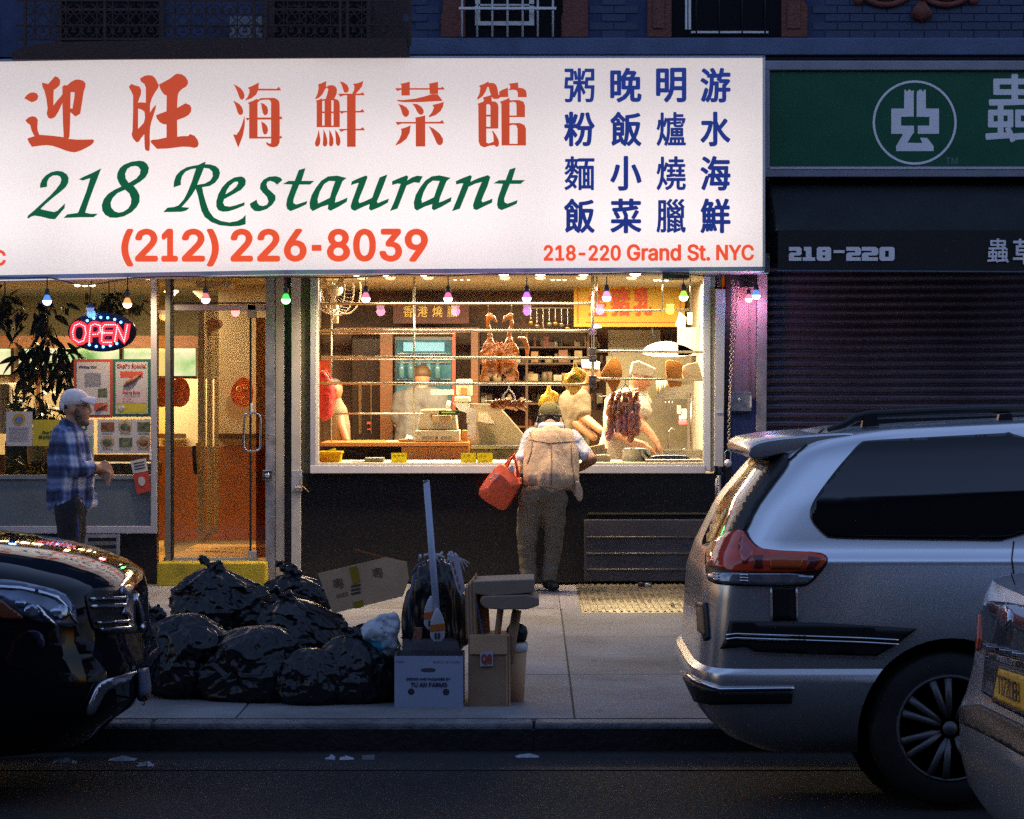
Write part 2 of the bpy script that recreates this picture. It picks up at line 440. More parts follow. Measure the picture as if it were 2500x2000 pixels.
# yellow-lit ribbed cellar hatch set in the pavement
ht = thing('cellar_hatch', 'ribbed metal cellar hatch set in the pavement under the shop window', 'hatch', (1.5, 20.2, .15))
bx0, bx1, by0, by1 = XX(1408, 20.9), XX(1720, 20.9), 18.72, 21.36
MB().box(.22, 3.43, 19.11, 21.39, .10, .142).build('frame', M_conc, ht)
hm = mk('galvanised_tread_plate', (.34, .30, .20), .42, metal=.7, var=.35, scale=5, rvar=.12)
MB().box(bx0, bx1, by0, by1, .143, .150).build('plate', hm, ht)
rb = MB().box(0, .022, 0, 1, 0, .008).mesh('rib'); rb.materials.append(hm)
nx = int((bx1-bx0)/.055)
for i in range(nx):
    o = bpy.data.objects.new('rib', rb); COL.objects.link(o); o.parent = ht
    o.location = Vector((bx0+.02+i*.055, by0+.05, .150))-Vector((1.5, 20.2, .15)); o.scale = (1, by1-by0-.1, 1)
# kerb of separate stones
kb = thing('kerb', 'granite kerb along the gutter', 'kerb', (0, YC, 0), kind='structure')
km = mk('kerb_granite', (.24, .23, .235), .75, var=.35, scale=18, bump=.5, bscale=70)
x = -10.2
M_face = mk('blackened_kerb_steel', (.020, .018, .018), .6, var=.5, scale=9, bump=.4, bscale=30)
MB().box(-60, 60, YC-.62, YC-.009, -.1, .0045).build('gutter_strip', mk('grimy_gutter', (.014, .013, .014), .8, var=.5, scale=7, bump=.6, bscale=120), kb)
ks = 0
while x < 10:
    L = R.uniform(1.7, 2.3)
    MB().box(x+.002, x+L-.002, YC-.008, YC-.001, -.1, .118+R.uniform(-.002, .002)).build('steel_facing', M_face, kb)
    MB().box(x+.006, x+L-.006, YC, YC+.165, -.2, .15+R.uniform(-.002, .002)).build('kerb_stone', km, kb, bevel=.018)
    x += L
stain(km, .9, .45, False)
for q_ in sm_: stain(q_, .8, .55)
stain(road_m, .5, .5, False)

# ================================================================== the restaurant's building
B = thing('restaurant_building', 'blue painted old brick building with a ground floor restaurant front', 'building', (0, YF+1, .15))
OFFB = OFF[B.name]
# upper wall backing + bricks
MB().box(-30, XX(1868), YF-.019, YF+.35, ZZ(140), 9).build('upper_wall', M_mortar, B)
MB().box(XX(1868), 30, YF-.019, YF+.35, ZZ(140), 9).build('upper_wall', M_mortar, B)
brick_me = MB().box(0, .205, -.028, .03, 0, .062).mesh('brick'); brick_me.materials.append(M_blue)
wins = [(XX(1080), XX(1436)), (XX(1578), XX(1980))]
z0 = ZZ(95)+.004; cnt = 0
for r_ in range(6):
    x = XX(985)+(.108 if r_ % 2 else 0)
    while x < XX(2540):
        if not any(a-.2 < x < b for a, b in wins) and cnt < 290:
            o = bpy.data.objects.new('brick', brick_me); COL.objects.link(o); o.parent = B
            o.location = OFFB+Vector((x, YF+R.uniform(-.003, .003), z0+r_*.072)); cnt += 1
        x += .216
# ledge course
MB().box(XX(1000), XX(2700), YF-.10, YF+.05, ZZ(138), ZZ(96)).build('ledge_course', M_ledge, B, bevel=.01)
MB().box(XX(1000), XX(2700), YF-.06, YF+.05, ZZ(148), ZZ(140)).build('ledge_shadow_strip', M_dark, B)  # near-black strip stands in for the shade under the ledge
def upper_window(x0, x1, yb, frame, label=None):
    w = MB().pbox(x0, x1, -150, yb, YF-.026, YF-.0195).build('upper_window', mk('dark_window_glass', (.008, .01, .014), .08, var=0, coat=.5), B)
    return w
w1 = upper_window(1136, 1374, 92, None)
for a, b, c, d in ((1160, 1172, -60, 62), (1292, 1304, -60, 62), (1172, 1292, 52, 62), (1160, 1304, 10, 14)):
    MB().pbox(a, b, c, d, YF-.06, YF-.0265).build('sash', M_white, w1)
for i in range(7):
    xq = 1128+i*37
    MB().cone(P(xq, -150, YF-.13), P(xq, 90, YF-.13), .009, .009, 8).build('security_bar', M_white, w1, True)
for yq in (17, -70):
    MB().pbox(1120, 1358, yq, yq+6, YF-.15, YF-.125).build('security_bar', M_white, w1)
for a, b in ((1080, 1136), (1374, 1436)):
    MB().pprism([(a, -100), (b, -100), (b, 92), (a-4, 92), (a-4, 40), (a, 30)], YF-.07, YF+.01).build('jamb_stone', M_terra, B, bevel=.012)
w2 = upper_window(1640, 1908, 90, None)
for a, b, c, d in ((1673, 1678, -60, 72), (1681, 1687, -60, 72), (1687, 1876, 76, 81)):
    MB().pbox(a, b, c, d, YF-.06, YF-.0265).build('sash', M_white, w2)
for i in range(4):
    MB().cone(P(1700+i*56, -120, YF-.10), P(1700+i*56, 88, YF-.10), .007, .007, 8).build('security_bar', M_blackm, w2, True)
for (a, b, s) in ((1580, 1640, -1), (1908, 1972, 1)):
    pl = [(a, -100), (b, -100), (b, 92), (a, 92), (a, 10)] if s < 0 else [(a, -100), (b-8, -100), (b-8, 6), (b, 16), (b, 92), (a, 92)]
    j = MB().pprism(pl, YF-.07, YF+.01).build('jamb_stone', M_terra, B, bevel=.012)
    MB().pprism([(a+14, -60), (b-18, -60), (b-18, 70), (a+14, 70)], YF-.085, YF-.07).build('raised_panel', M_terra, j, bevel=.006)
# carved swag ornament over the pharmacy
orn = thing('carved_ornament', 'terracotta swag and shell ornament on the blue wall at top right', 'ornament', tuple(P(2240, 30, YF)))
def arc(px0, px1, py, sag, n=14, Y=YF-.05): return [P(px0+(px1-px0)*i/n, py+sag*4*(i/n)*(1-i/n), Y) for i in range(n+1)]
for a, b in ((2090, 2235), (2235, 2385)):
    for q, rr in ((0, .028), (-14, .022), (-26, .018)):
        MB().tube(arc(a, b, -22+q, 34), rr, 8).build('swag', M_terra, orn, True)
for a in (2096, 2376):
    MB().ball(P(a, -4, YF-.04), (.05, .04, .06)).build('rosette', M_terra, orn, True)
    MB().cone(P(a, 4, YF-.03), P(a, 20, YF-.02), .03, .004).build('tassel', M_terra, orn, True)
for i in range(7):
    t = (i-3)/3.2
    MB().tube([P(2250+t*6, 4, YF-.05), P(2250+t*20, 30, YF-.085), P(2250+t*24, 46-abs(t)*8, YF-.06), P(2250+t*10, 56-abs(t)*10, YF-.03)], [.012, .02, .02, .008], 8).build('shell_rib', M_terra, orn, True)

# ================================================================== fire escape (left)
fe = thing('fire_escape', 'rust red iron fire escape balcony with scroll railing above the sign', 'fire escape', tuple(P(500, 140, 20.7)))
YFe = 20.55
# floor with rounded left end, built of slats
MB().pprism([(28, 128), (60, 112), (120, 103), (400, 98), (990, 96), (1000, 140), (30, 146)], YFe-.02, YFe+.03).build('edge_beam', M_iron, fe, bevel=.004)
for i in range(9):
    y = YFe+.06+i*.085
    MB().box(XX(40, YFe), XX(992, YFe), y, y+.045, ZZ(138, YFe), ZZ(130, YFe)).build('floor_slat', M_iron, fe)
for xq in (60, 255, 620, 648, 830, 848, 1000):
    MB().pbox(xq-3, xq+4, -160, 112, YFe-.012, YFe+.014).build('post', M_iron, fe)
for y0_, y1_ in ((92, 98), (-2, 3), (60, 63)):
    MB().pbox(40, 992, y0_, y1_, YFe-.008, YFe+.008).build('rail', M_iron, fe)
def spiral(cx, cy, r, turns, dirn, a0, n=22):
    pts = []
    for i in range(n+1):
        t = i/n; a = a0+dirn*turns*2*PI*t; q = r*(1-.78*t)
        pts.append(P(cx+q*math.cos(a), cy+q*math.sin(a), YFe))
    return pts
sc1 = MB(); 
for i in range(2):
    s_ = -1 if i else 1
    sc1.tube(spiral(0+s_*15, 74, 15, 1.1, s_, PI/2 if 1 else 0), .006, 5); sc1.tube(spiral(0+s_*15, 26, 15, 1.1, -s_, -PI/2), .006, 5)
    sc1.tube([P(s_*14, 60, YFe), P(s_*3, 50, YFe), P(s_*14, 38, YFe)], .006, 5)
sc1.tube([P(0, -2, YFe), P(0, 94, YFe)], .006, 5)
sm1 = sc1.mesh('scroll'); sm1.materials.append(M_iron)
for i in range(24):
    xq = 85+i*38
    if 640 < xq < 655: continue
    o = bpy.data.objects.new('scroll', sm1); COL.objects.link(o); o.parent = fe; o.location = OFF[fe.name]+Vector((xq*YFe/F, 0, 0))
# ladder + dark windows behind
for a in (700, 745): MB().pbox(a, a+3, -160, 140, 20.9, 20.93).build('ladder_stile', M_iron, fe)
for q in range(6): MB().pbox(703, 745, -100+q*38, -97+q*38, 20.905, 20.925).build('ladder_rung', M_iron, fe)
for (a, b) in ((140, 400), (660, 905)):
    w = upper_window(a, b, 112, None)
    for u, v in ((a, a+10), (b-10, b)): MB().pbox(u, v, -150, 112, YF-.06, YF-.0265).build('sash', mk('dark_painted_frame', (.03, .02, .02), .5), w)
    MB().pbox(a+10, b-10, 20, 27, YF-.055, YF-.0265).build('sash', MATS['dark_painted_frame'], w)
MB().pbox(560, 640, 40, 100, YF-.25, YF-.02).build('window_air_unit', mk('dull_grey_metal', (.16, .17, .2), .5, metal=.4), w, bevel=.01)
MB().pbox(905, 1000, -150, 112, YF-.03, YF-.0195).build('jamb_stone', mk('dark_brown_stone', (.035, .018, .016), .7, var=.4, scale=12), B)  # darker brown than the other jamb stones

# ================================================================== roller shutter front + awning (pharmacy)
ph = thing('pharmacy_building', 'dark closed shopfront at right with a lowered roller shutter', 'building', (XX(2200), YF+1, .15))
MB().box(XX(1868), 30, YF+.26, YF+.6, 0, ZZ(140)).build('rear_wall', M_dark, ph)
shm = mk('dark_shutter_steel', (.125, .10, .13), .36, metal=.7, var=.3, scale=3, stretch=(.5, 1, 6), rvar=.12)
SZ = []  # curved slat profile
N = 8
def slat_mesh():
    mb = MB(); h = 21.2/280.37
    prof = []
    for i in range(N+1):
        t = i/N; prof.append((-.020*math.sin(PI*min(1, t*1.15)) if t < .87 else .004, h*t))
    L = XX(2620)-XX(1868)
    vs = [(0, a, b) for a, b in prof]+[(L, a, b) for a, b in prof]
    mb.add(vs, [(i, i+1, N+2+i, N+1+i) for i in range(N)])
    return mb.mesh('slat')
slm = slat_mesh(); slm.materials.append(shm)
sh = thing('roller_shutter', 'lowered dark steel roller shutter of horizontal slats right of the restaurant', 'shutter', (XX(1868), YF+.2, .15))
for i in range(37):
    o = bpy.data.objects.new('slat', slm); COL.objects.link(o); o.parent = sh; o.location = (0, -.02, 21.2/280.37*i)
MB().pprism([(1850, 666), (1874, 666), (1868, 1440), (1842, 1440)], YF-.02, YF+.2).build('guide_rail', mk('worn_white_channel', (.33, .30, .30), .5, var=.3, scale=8), sh, bevel=.004)

sgn = thing('pharmacy_sign', 'dark green shop sign with white castle shaped emblem in a ring and silver frame', 'sign', tuple(P(2200, 300, 21.0)))
Yg = 21.0
MB().pbox(1866, 2700, 150, 432, Yg, Yg+.35).build('sign_box', M_alud, sgn)
gm = mk('dark_green_sign_panel', (.010, .10, .05), .35, var=.15, scale=4)
MB().pbox(1880, 2700, 172, 406, Yg-.012, Yg-.001).build('panel', gm, sgn)
fm = mk('silver_sign_frame', (.30, .30, .36), .4, metal=.5, var=.15, scale=5)
for nm, a, b, c, d in (('top', 1866, 2700, 148, 171), ('bottom', 1866, 2700, 413, 432), ('side', 1866, 1879, 171, 413)):
    MB().pbox(a, b, c, d, Yg-.05, Yg-.0005).build('frame_rail', fm, sgn, bevel=.006)
MB().pbox(1879, 2700, 407, 413, Yg-.058, Yg-.0005).build('bright_trim', mk('polished_trim', (.75, .75, .8), .25, metal=.3), sgn)
pale = mk('pale_lavender_lettering', (.86, .84, .88), .5, var=.05)
ring = []; ri = []
for i in range(48):
    a = 2*PI*i/48; ring.append((2233+102.5*math.cos(a), 299.5+103*math.sin(a))); ri.append((2233+97*math.cos(a), 299.5+97.5*math.sin(a)))
outline('ring', [(ring, [ri])], Yg-.012, pale, sgn)
e = lambda a, b: (1850+a/2.4646, b/2.4646)
emb = [(882, 540), (890, 540), (893, 550), (903, 550), (905, 540), (918, 540), (921, 550), (930, 546), (940, 546), (938, 562), (938, 702), (862, 704), (862, 757), (940, 757), (940, 800), (928, 812), (900, 860), (992, 862), (975, 830), (1018, 830), (1058, 880), (1058, 910), (832, 910), (832, 880), (872, 812), (868, 806), (803, 806), (803, 654), (880, 654)]
emb2 = [(956, 562), (960, 546), (968, 550), (972, 540), (985, 540), (988, 550), (998, 550), (1000, 540), (1010, 540), (1012, 654), (1090, 654), (1090, 806), (962, 806), (962, 757), (1032, 757), (1032, 704), (956, 704)]
outline('emblem', [[e(*p) for p in emb], [e(*p) for p in emb2]], Yg-.012, pale, sgn)
text('lettering', 'TM', 2309, 385, 2338, 401, Yg-.012, mk('faint_grey_lettering', (.18, .22, .26), .5), sgn)
text('character', '蟲', 2408, 183, 2548, 346, Yg-.012, pale, sgn, bold=.016)
aw = thing('fabric_awning', 'black fabric awning with the white street number below the green sign', 'awning', tuple(P(2200, 600, 20.5)))
cl = mk('black_awning_canvas', (.016, .022, .026), .8, var=.25, scale=4, bump=.3, bscale=200)
a0, a1 = XX(1872), XX(2680)
MB().add([(a0, 21.2, ZZ(436, 21.2)), (a1, 21.2, ZZ(436, 21.2)), (a1, 20.45, ZZ(562, 20.45)), (a0, 20.45, ZZ(562, 20.45)), (a0, 21.25, ZZ(562, 20.45))], [(0, 1, 2, 3), (0, 3, 4)]).build('canopy', cl, aw)
cl2 = mk('darker_valance_canvas', (.011, .010, .011), .8, var=.2)
MB().add([(a0, 20.45, ZZ(562, 20.45)), (a1, 20.45, ZZ(562, 20.45)), (a1, 20.43, ZZ(664, 20.43)), (a0, 20.43, ZZ(660, 20.43))], [(0, 1, 2, 3)]).build('valance', cl2, aw)
MB().tube([(a0, 20.43, ZZ(661, 20.43)), (a1, 20.43, ZZ(665, 20.43))], .006, 6).build('hem', mk('slate_blue_hem', (.10, .14, .2), .5), aw)
Ya = 20.43
for i, ch in enumerate('218-220'):
    xs0 = [1926, 1958, 1994, 2035, 2066, 2104, 2147][i]; xs1 = [1957, 1990, 2029, 2062, 2102, 2144, 2184][i]
    t0, t1 = (603, 637) if ch != '-' else (611, 618)
    u = lambda a, b: (xs0+a*(xs1-xs0), t0+b*(t1-t0))
    G = {'2': [[(0, 0), (.85, 0), (1, .15), (1, .5), (.88, .62), (.4, .62), (.4, .74), (.98, .74), (.98, 1), (0, 1), (0, .55), (.12, .4), (.6, .4), (.6, .28), (0, .28)]],
         '1': [[(.15, .0), (.72, 0), (.72, .75), (1, .75), (1, 1), (.05, 1), (.05, .75), (.3, .75), (.3, .28), (.15, .28)]],
         '8': [([(.12, 0), (.88, 0), (1, .12), (1, .88), (.88, 1), (.12, 1), (0, .88), (0, .12)], [[(.4, .24), (.6, .24), (.6, .36), (.4, .36)], [(.4, .6), (.6, .6), (.6, .76), (.4, .76)]])],
         '0': [([(.12, 0), (.88, 0), (1, .12), (1, .88), (.88, 1), (.12, 1), (0, .88), (0, .12)], [[(.38, .28), (.62, .28), (.62, .72), (.38, .72)]])],
         '-': [[(0, 0), (1, 0), (1, 1), (0, 1)]]}[ch]
    pp = []
    for g in G:
        if isinstance(g, tuple): pp.append(([u(*q) for q in g[0]], [[u(*q) for q in h] for h in g[1]]))
        else: pp.append([u(*q) for q in g])
    outline('digit', pp, Ya-.004, pale, aw, thick=.002)
text('character', '蟲', 2411, 583, 2462, 641, Ya-.004, pale, aw, bold=.014, thick=.002)
text('character', '草', 2474, 584, 2528, 645, Ya-.004, pale, aw, bold=.02, thick=.002)

# ================================================================== the big white sign
YS = 20.6
S = thing('restaurant_sign', 'long white lit sign with red Chinese name, green script and blue dish names', 'sign', tuple(P(900, 400, YS)))
top = [(-500, 156), (0, 148), (350, 142), (700, 140), (1865, 139)]
bot = [(1865, 663), (700, 671), (0, 686), (-500, 697)]
face = mk('lit_acrylic_face', (.82, .80, .80), .35, var=.02, scale=2, emit=(1.0, .93, .93), estr=0.0)
def acrylic():
    m = bpy.data.materials.new('lit_white_acrylic'); m.use_nodes = True; nt = m.node_tree; nt.nodes.clear()
    d = nt.nodes.new('ShaderNodeBsdfDiffuse'); d.inputs[0].default_value = (.42, .41, .40, 1)
    t = nt.nodes.new('ShaderNodeBsdfTranslucent'); t.inputs[0].default_value = (.85, .84, .84, 1)
    mx = nt.nodes.new('ShaderNodeMixShader'); mx.inputs[0].default_value = .45
    o = nt.nodes.new('ShaderNodeOutputMaterial')
    nt.links.new(d.outputs[0], mx.inputs[1]); nt.links.new(t.outputs[0], mx.inputs[2])
    em = nt.nodes.new('ShaderNodeEmission'); em.inputs[0].default_value = (1.0, .90, .87, 1); em.inputs[1].default_value = .42   # the sign is lit from inside
    ad = nt.nodes.new('ShaderNodeAddShader'); nt.links.new(mx.outputs[0], ad.inputs[0]); nt.links.new(em.outputs[0], ad.inputs[1]); nt.links.new(ad.outputs[0], o.inputs[0]); return m
M_acr = acrylic()
fv = [(XX(a, YS), YS, ZZ(b, YS)) for a, b in top+bot]
MB().add(fv, [tuple(range(len(fv)))]).build('face', M_acr, S)
box = MB(); n = len(fv); back = [(v[0], YS+.30, v[2]) for v in fv]
box.add([(v[0], YS+.004, v[2]) for v in fv]+back, [(i, (i+1) % n, n+(i+1) % n, n+i) for i in range(n)]+[tuple(range(n, 2*n))])
box.build('sign_box', mk('white_sign_box', (.7, .7, .72), .5), S)
rail = mk('pale_blue_sign_rail', (.42, .46, .56), .45, metal=.2, var=.08)
rl = MB()
bb = [(1868, 651), (700, 659), (0, 672), (-500, 684)]
MB().pprism([(1868, 651), (700, 659), (0, 672), (-500, 684)]+[(a, b+11) for a, b in bb[::-1]], YS-.03, YS-.002).build('lower_rail', rail, S, bevel=.004)
tt = [(-500, 152), (0, 145), (350, 139), (700, 137), (1868, 136)]
MB().pprism(tt+[(a, b+5) for a, b in tt[::-1]], YS-.03, YS-.002).build('upper_rail', rail, S, bevel=.003)
MB().pprism([(1862, 138), (1868, 138), (1868, 655), (1862, 655)], YS-.03, YS-.002).build('end_rail', M_white, S)
# fluorescent tubes inside
for i, (yy, e_) in enumerate(((545, 1.0), (370, .55))):
    for k in range(4):
        x0_ = -420+k*575
        L = bpy.data.lights.new('sign_tube', 'AREA'); L.shape = 'RECTANGLE'; L.size = 540*YS/F; L.size_y = .55
        L.energy = 7.0*e_; L.color = (1.0, .86, .79)
        o = bpy.data.objects.new('sign_tube', L); COL.objects.link(o); o.parent = S
        o.location = OFF[S.name]+P(x0_+270, yy, YS+.24); o.rotation_euler = (math.radians(90), 0, 0)   # shines forward at the face
# traced lettering
red = mk('orange_red_vinyl', (.60, .07, .03), .45, var=.03, emit=(.70, .085, .025), estr=.62)
def red_t():
    pass
K = 4.0833
def T0(x0, y0, k=K): return lambda a, b: (x0+a/k, y0+b/k)
CH = {}
CH['ying'] = ((40, 160), [
 [(80, 328), (105, 295), (140, 273), (175, 269), (205, 280), (218, 305), (215, 330), (198, 350), (170, 363), (150, 366), (120, 350)],
 ([(255, 171), (318, 186), (355, 145), (385, 108), (412, 116), (435, 142), (437, 170), (430, 200), (388, 237), (375, 240), (370, 300), (370, 402), (405, 355), (460, 290), (460, 212), (480, 196), (508, 200), (545, 165), (590, 142), (625, 141), (668, 153), (690, 180), (688, 215), (672, 260), (655, 370), (637, 482), (588, 510), (545, 470), (538, 470), (536, 580), (530, 710), (520, 730), (474, 722), (465, 560), (460, 372), (420, 460), (385, 515), (345, 533), (318, 522), (303, 480), (313, 430), (300, 330), (280, 250), (262, 215)],
  [[(541, 266), (582, 268), (580, 310), (560, 432), (538, 428)]]),
 [(90, 548), (125, 518), (160, 506), (195, 515), (214, 540), (210, 610), (213, 650), (230, 694), (205, 705), (178, 700), (155, 655), (138, 592), (112, 575)],
 [(110, 730), (178, 706), (232, 692), (300, 697), (380, 704), (474, 716), (520, 732), (600, 740), (680, 740), (760, 738), (778, 750), (765, 775), (740, 798), (690, 825), (640, 850), (585, 866), (540, 862), (500, 852), (430, 825), (360, 802), (300, 795), (240, 800), (156, 812), (125, 765)]])
CH['wang'] = ((300, 160), [
 ([(60, 215), (83, 184), (125, 200), (165, 210), (183, 245), (180, 290), (165, 325), (150, 372), (185, 368), (230, 372), (230, 220), (215, 185), (180, 160), (173, 130), (215, 105), (255, 97), (295, 102), (325, 130), (345, 170), (360, 200), (350, 228), (320, 270), (290, 325), (272, 385), (270, 472), (300, 425), (331, 390), (328, 425), (305, 500), (285, 560), (272, 620), (268, 700), (270, 790), (265, 850), (245, 853), (222, 840), (218, 800), (214, 686), (185, 720), (158, 762), (135, 766), (100, 725), (88, 690), (97, 650), (100, 560), (103, 430), (103, 300), (80, 250)],
  [[(152, 430), (185, 440), (216, 460), (222, 520), (210, 570), (180, 605), (152, 635)]]),
 [(362, 190), (420, 160), (480, 125), (520, 92), (545, 82), (590, 90), (625, 115), (648, 150), (650, 180), (630, 212), (590, 235), (560, 265), (547, 300), (541, 425), (585, 400), (625, 377), (672, 398), (683, 425), (680, 460), (655, 495), (610, 520), (541, 545), (543, 712), (590, 705), (650, 705), (672, 684), (715, 702), (745, 740), (757, 780), (745, 812), (715, 822), (660, 812), (600, 810), (530, 818), (450, 828), (340, 832), (315, 805), (274, 762), (290, 742), (350, 738), (436, 718), (436, 588), (405, 586), (370, 568), (340, 530), (331, 497), (380, 478), (436, 457), (438, 303), (410, 288), (385, 255), (372, 228)]])
CH['hai'] = ((540, 160), [
 [(126, 187), (160, 205), (195, 228), (222, 262), (233, 295), (230, 325), (213, 341), (195, 340), (180, 315), (165, 270), (145, 225)],
 [(120, 350), (150, 366), (185, 388), (210, 420), (220, 455), (217, 480), (200, 495), (180, 492), (165, 470), (152, 425), (138, 385)],
 [(232, 505), (237, 560), (232, 620), (215, 705), (190, 770), (171, 820), (145, 755), (120, 690), (135, 688), (150, 695), (180, 655), (205, 600), (222, 545)],
 [(264, 224), (310, 205), (376, 171), (372, 232), (555, 234), (577, 212), (598, 250), (368, 250), (350, 290), (300, 330), (238, 350), (265, 315), (283, 270), (282, 240)],
 ([(265, 374), (315, 355), (360, 332), (364, 345), (400, 326), (530, 324), (560, 338), (580, 362), (583, 400), (584, 517), (598, 505), (612, 534), (584, 536), (584, 712), (598, 698), (609, 726), (584, 728), (582, 770), (562, 805), (525, 817), (490, 812), (460, 795), (446, 772), (458, 766), (475, 778), (497, 780), (500, 728), (280, 730), (280, 536), (262, 550), (244, 524), (280, 524), (280, 390)],
  [[(363, 372), (385, 350), (425, 342), (475, 342), (492, 352), (498, 375), (498, 520), (363, 520)], [(363, 540), (498, 540), (498, 712), (363, 712)]]),
 [(397, 373), (430, 385), (458, 412), (468, 445), (465, 478), (448, 497), (428, 495), (415, 470), (405, 420)],
 [(400, 560), (432, 575), (458, 605), (468, 640), (462, 672), (445, 690), (425, 685), (413, 655), (407, 605)]])
CH['xian'] = ((740, 160), [
 [(150, 188), (185, 178), (232, 156), (228, 215), (262, 198), (300, 198), (325, 212), (338, 240), (335, 280), (322, 310), (308, 335), (225, 335), (240, 290), (252, 240), (240, 222), (220, 235), (195, 285), (165, 318), (125, 338), (122, 330), (145, 280), (155, 225)],
 ([(126, 352), (160, 342), (190, 328), (192, 342), (215, 334), (310, 332), (345, 342), (362, 365), (366, 400), (366, 616), (136, 616), (136, 366)],
  [[(191, 356), (215, 350), (215, 460), (191, 460)], [(282, 345), (304, 350), (304, 460), (282, 460)], [(191, 476), (215, 476), (215, 600), (191, 600)], [(282, 476), (304, 476), (304, 600), (282, 600)]]),
 [(155, 640), (165, 690), (173, 745), (168, 785), (150, 808), (130, 808), (117, 785), (125, 750), (142, 705)],
 [(203, 638), (225, 680), (240, 735), (243, 775), (232, 805), (212, 810), (197, 792), (200, 740), (203, 690)],
 [(262, 640), (285, 680), (302, 730), (304, 775), (292, 803), (272, 810), (259, 790), (262, 735)],
 [(320, 640), (345, 672), (368, 720), (374, 765), (362, 798), (342, 803), (328, 780), (325, 710)],
 [(368, 160), (405, 170), (440, 195), (457, 230), (450, 262), (432, 273), (410, 268), (398, 235), (385, 195)],
 [(498, 186), (545, 178), (600, 157), (590, 205), (560, 245), (525, 282), (570, 282), (598, 268), (615, 298), (524, 298), (524, 455), (568, 454), (596, 436), (612, 468), (524, 470), (524, 634), (572, 633), (598, 616), (616, 648), (524, 648), (524, 812), (439, 812), (439, 645), (405, 650), (378, 664), (357, 634), (439, 634), (439, 467), (405, 470), (382, 484), (362, 455), (439, 455), (439, 297), (405, 300), (372, 313), (350, 283), (490, 283), (508, 250), (512, 205)]])
CH['cai'] = ((940, 160), [
 [(102, 226), (164, 228), (164, 198), (152, 184), (200, 175), (247, 162), (247, 227), (443, 227), (443, 195), (434, 182), (480, 174), (529, 163), (529, 224), (555, 224), (575, 212), (597, 241), (529, 242), (529, 284), (446, 284), (446, 242), (247, 242), (247, 300), (164, 300), (164, 242), (122, 256)],
 [(118, 343), (180, 346), (300, 332), (400, 308), (470, 286), (524, 288), (550, 320), (575, 354), (480, 358), (350, 366), (180, 366), (130, 358)],
 [(130, 386), (175, 395), (215, 420), (240, 455), (238, 490), (218, 513), (195, 512), (175, 490), (160, 440), (145, 405)],
 [(272, 382), (320, 386), (362, 412), (385, 445), (385, 475), (370, 492), (345, 490), (322, 465), (300, 420)],
 [(474, 394), (530, 382), (586, 364), (578, 410), (555, 455), (505, 495), (440, 517), (436, 508), (470, 465), (488, 420)],
 [(105, 564), (305, 564), (305, 530), (296, 522), (350, 512), (401, 498), (401, 564), (545, 562), (573, 546), (592, 580), (401, 580), (401, 808), (307, 808), (307, 580), (165, 580), (125, 595)],
 [(157, 634), (210, 618), (256, 598), (246, 670), (215, 730), (160, 775), (108, 798), (106, 790), (140, 740), (162, 690), (165, 650)],
 [(437, 606), (490, 635), (545, 680), (578, 730), (578, 770), (560, 793), (535, 795), (515, 775), (490, 715), (462, 655)]])
CH['guan'] = ((1120, 160), [
 [(197, 206), (250, 185), (296, 160), (300, 176), (345, 175), (372, 192), (386, 230), (395, 290), (405, 298), (402, 265), (430, 245), (490, 222), (494, 315), (412, 318), (400, 330), (375, 335), (345, 332), (325, 310), (320, 290), (310, 262), (298, 215), (285, 215), (268, 260), (240, 305), (190, 343), (182, 330), (205, 285), (215, 230), (212, 215)],
 [(498, 183), (550, 176), (592, 170), (594, 222), (640, 228), (668, 248), (677, 280), (677, 317), (590, 317), (588, 270), (575, 248), (540, 242), (500, 248), (498, 238), (512, 232), (514, 205)],
 ([(240, 320), (285, 308), (327, 294), (328, 358), (365, 362), (388, 380), (396, 415), (394, 630), (275, 630), (275, 770), (300, 778), (335, 765), (348, 760), (345, 700), (332, 652), (345, 655), (375, 700), (398, 745), (403, 780), (393, 808), (372, 812), (356, 795), (310, 800), (255, 817), (215, 800), (198, 760), (195, 400), (188, 382), (245, 362), (252, 345)],
  [[(275, 395), (285, 385), (305, 388), (316, 405), (316, 492), (275, 492)], [(275, 510), (316, 510), (316, 612), (275, 612)]]),
 ([(412, 362), (460, 345), (505, 322), (507, 348), (600, 346), (645, 362), (660, 400), (660, 516), (507, 516), (507, 577), (610, 574), (655, 595), (670, 630), (670, 798), (427, 798), (425, 385)],
  [[(507, 370), (540, 362), (570, 370), (576, 400), (576, 500), (507, 500)], [(507, 600), (545, 590), (575, 600), (586, 630), (586, 782), (507, 782)]])])
for nm in ('ying', 'wang', 'hai', 'xian', 'cai', 'guan'):
    (ox, oy), pl = CH[nm]
    outline('character', pl, YS, red, S, xf=T0(ox, oy), thick=.006)
grn = mk('deep_green_vinyl', (.008, .13, .045), .45, var=.03, emit=(.006, .14, .05), estr=.55)
KG = 1225/320
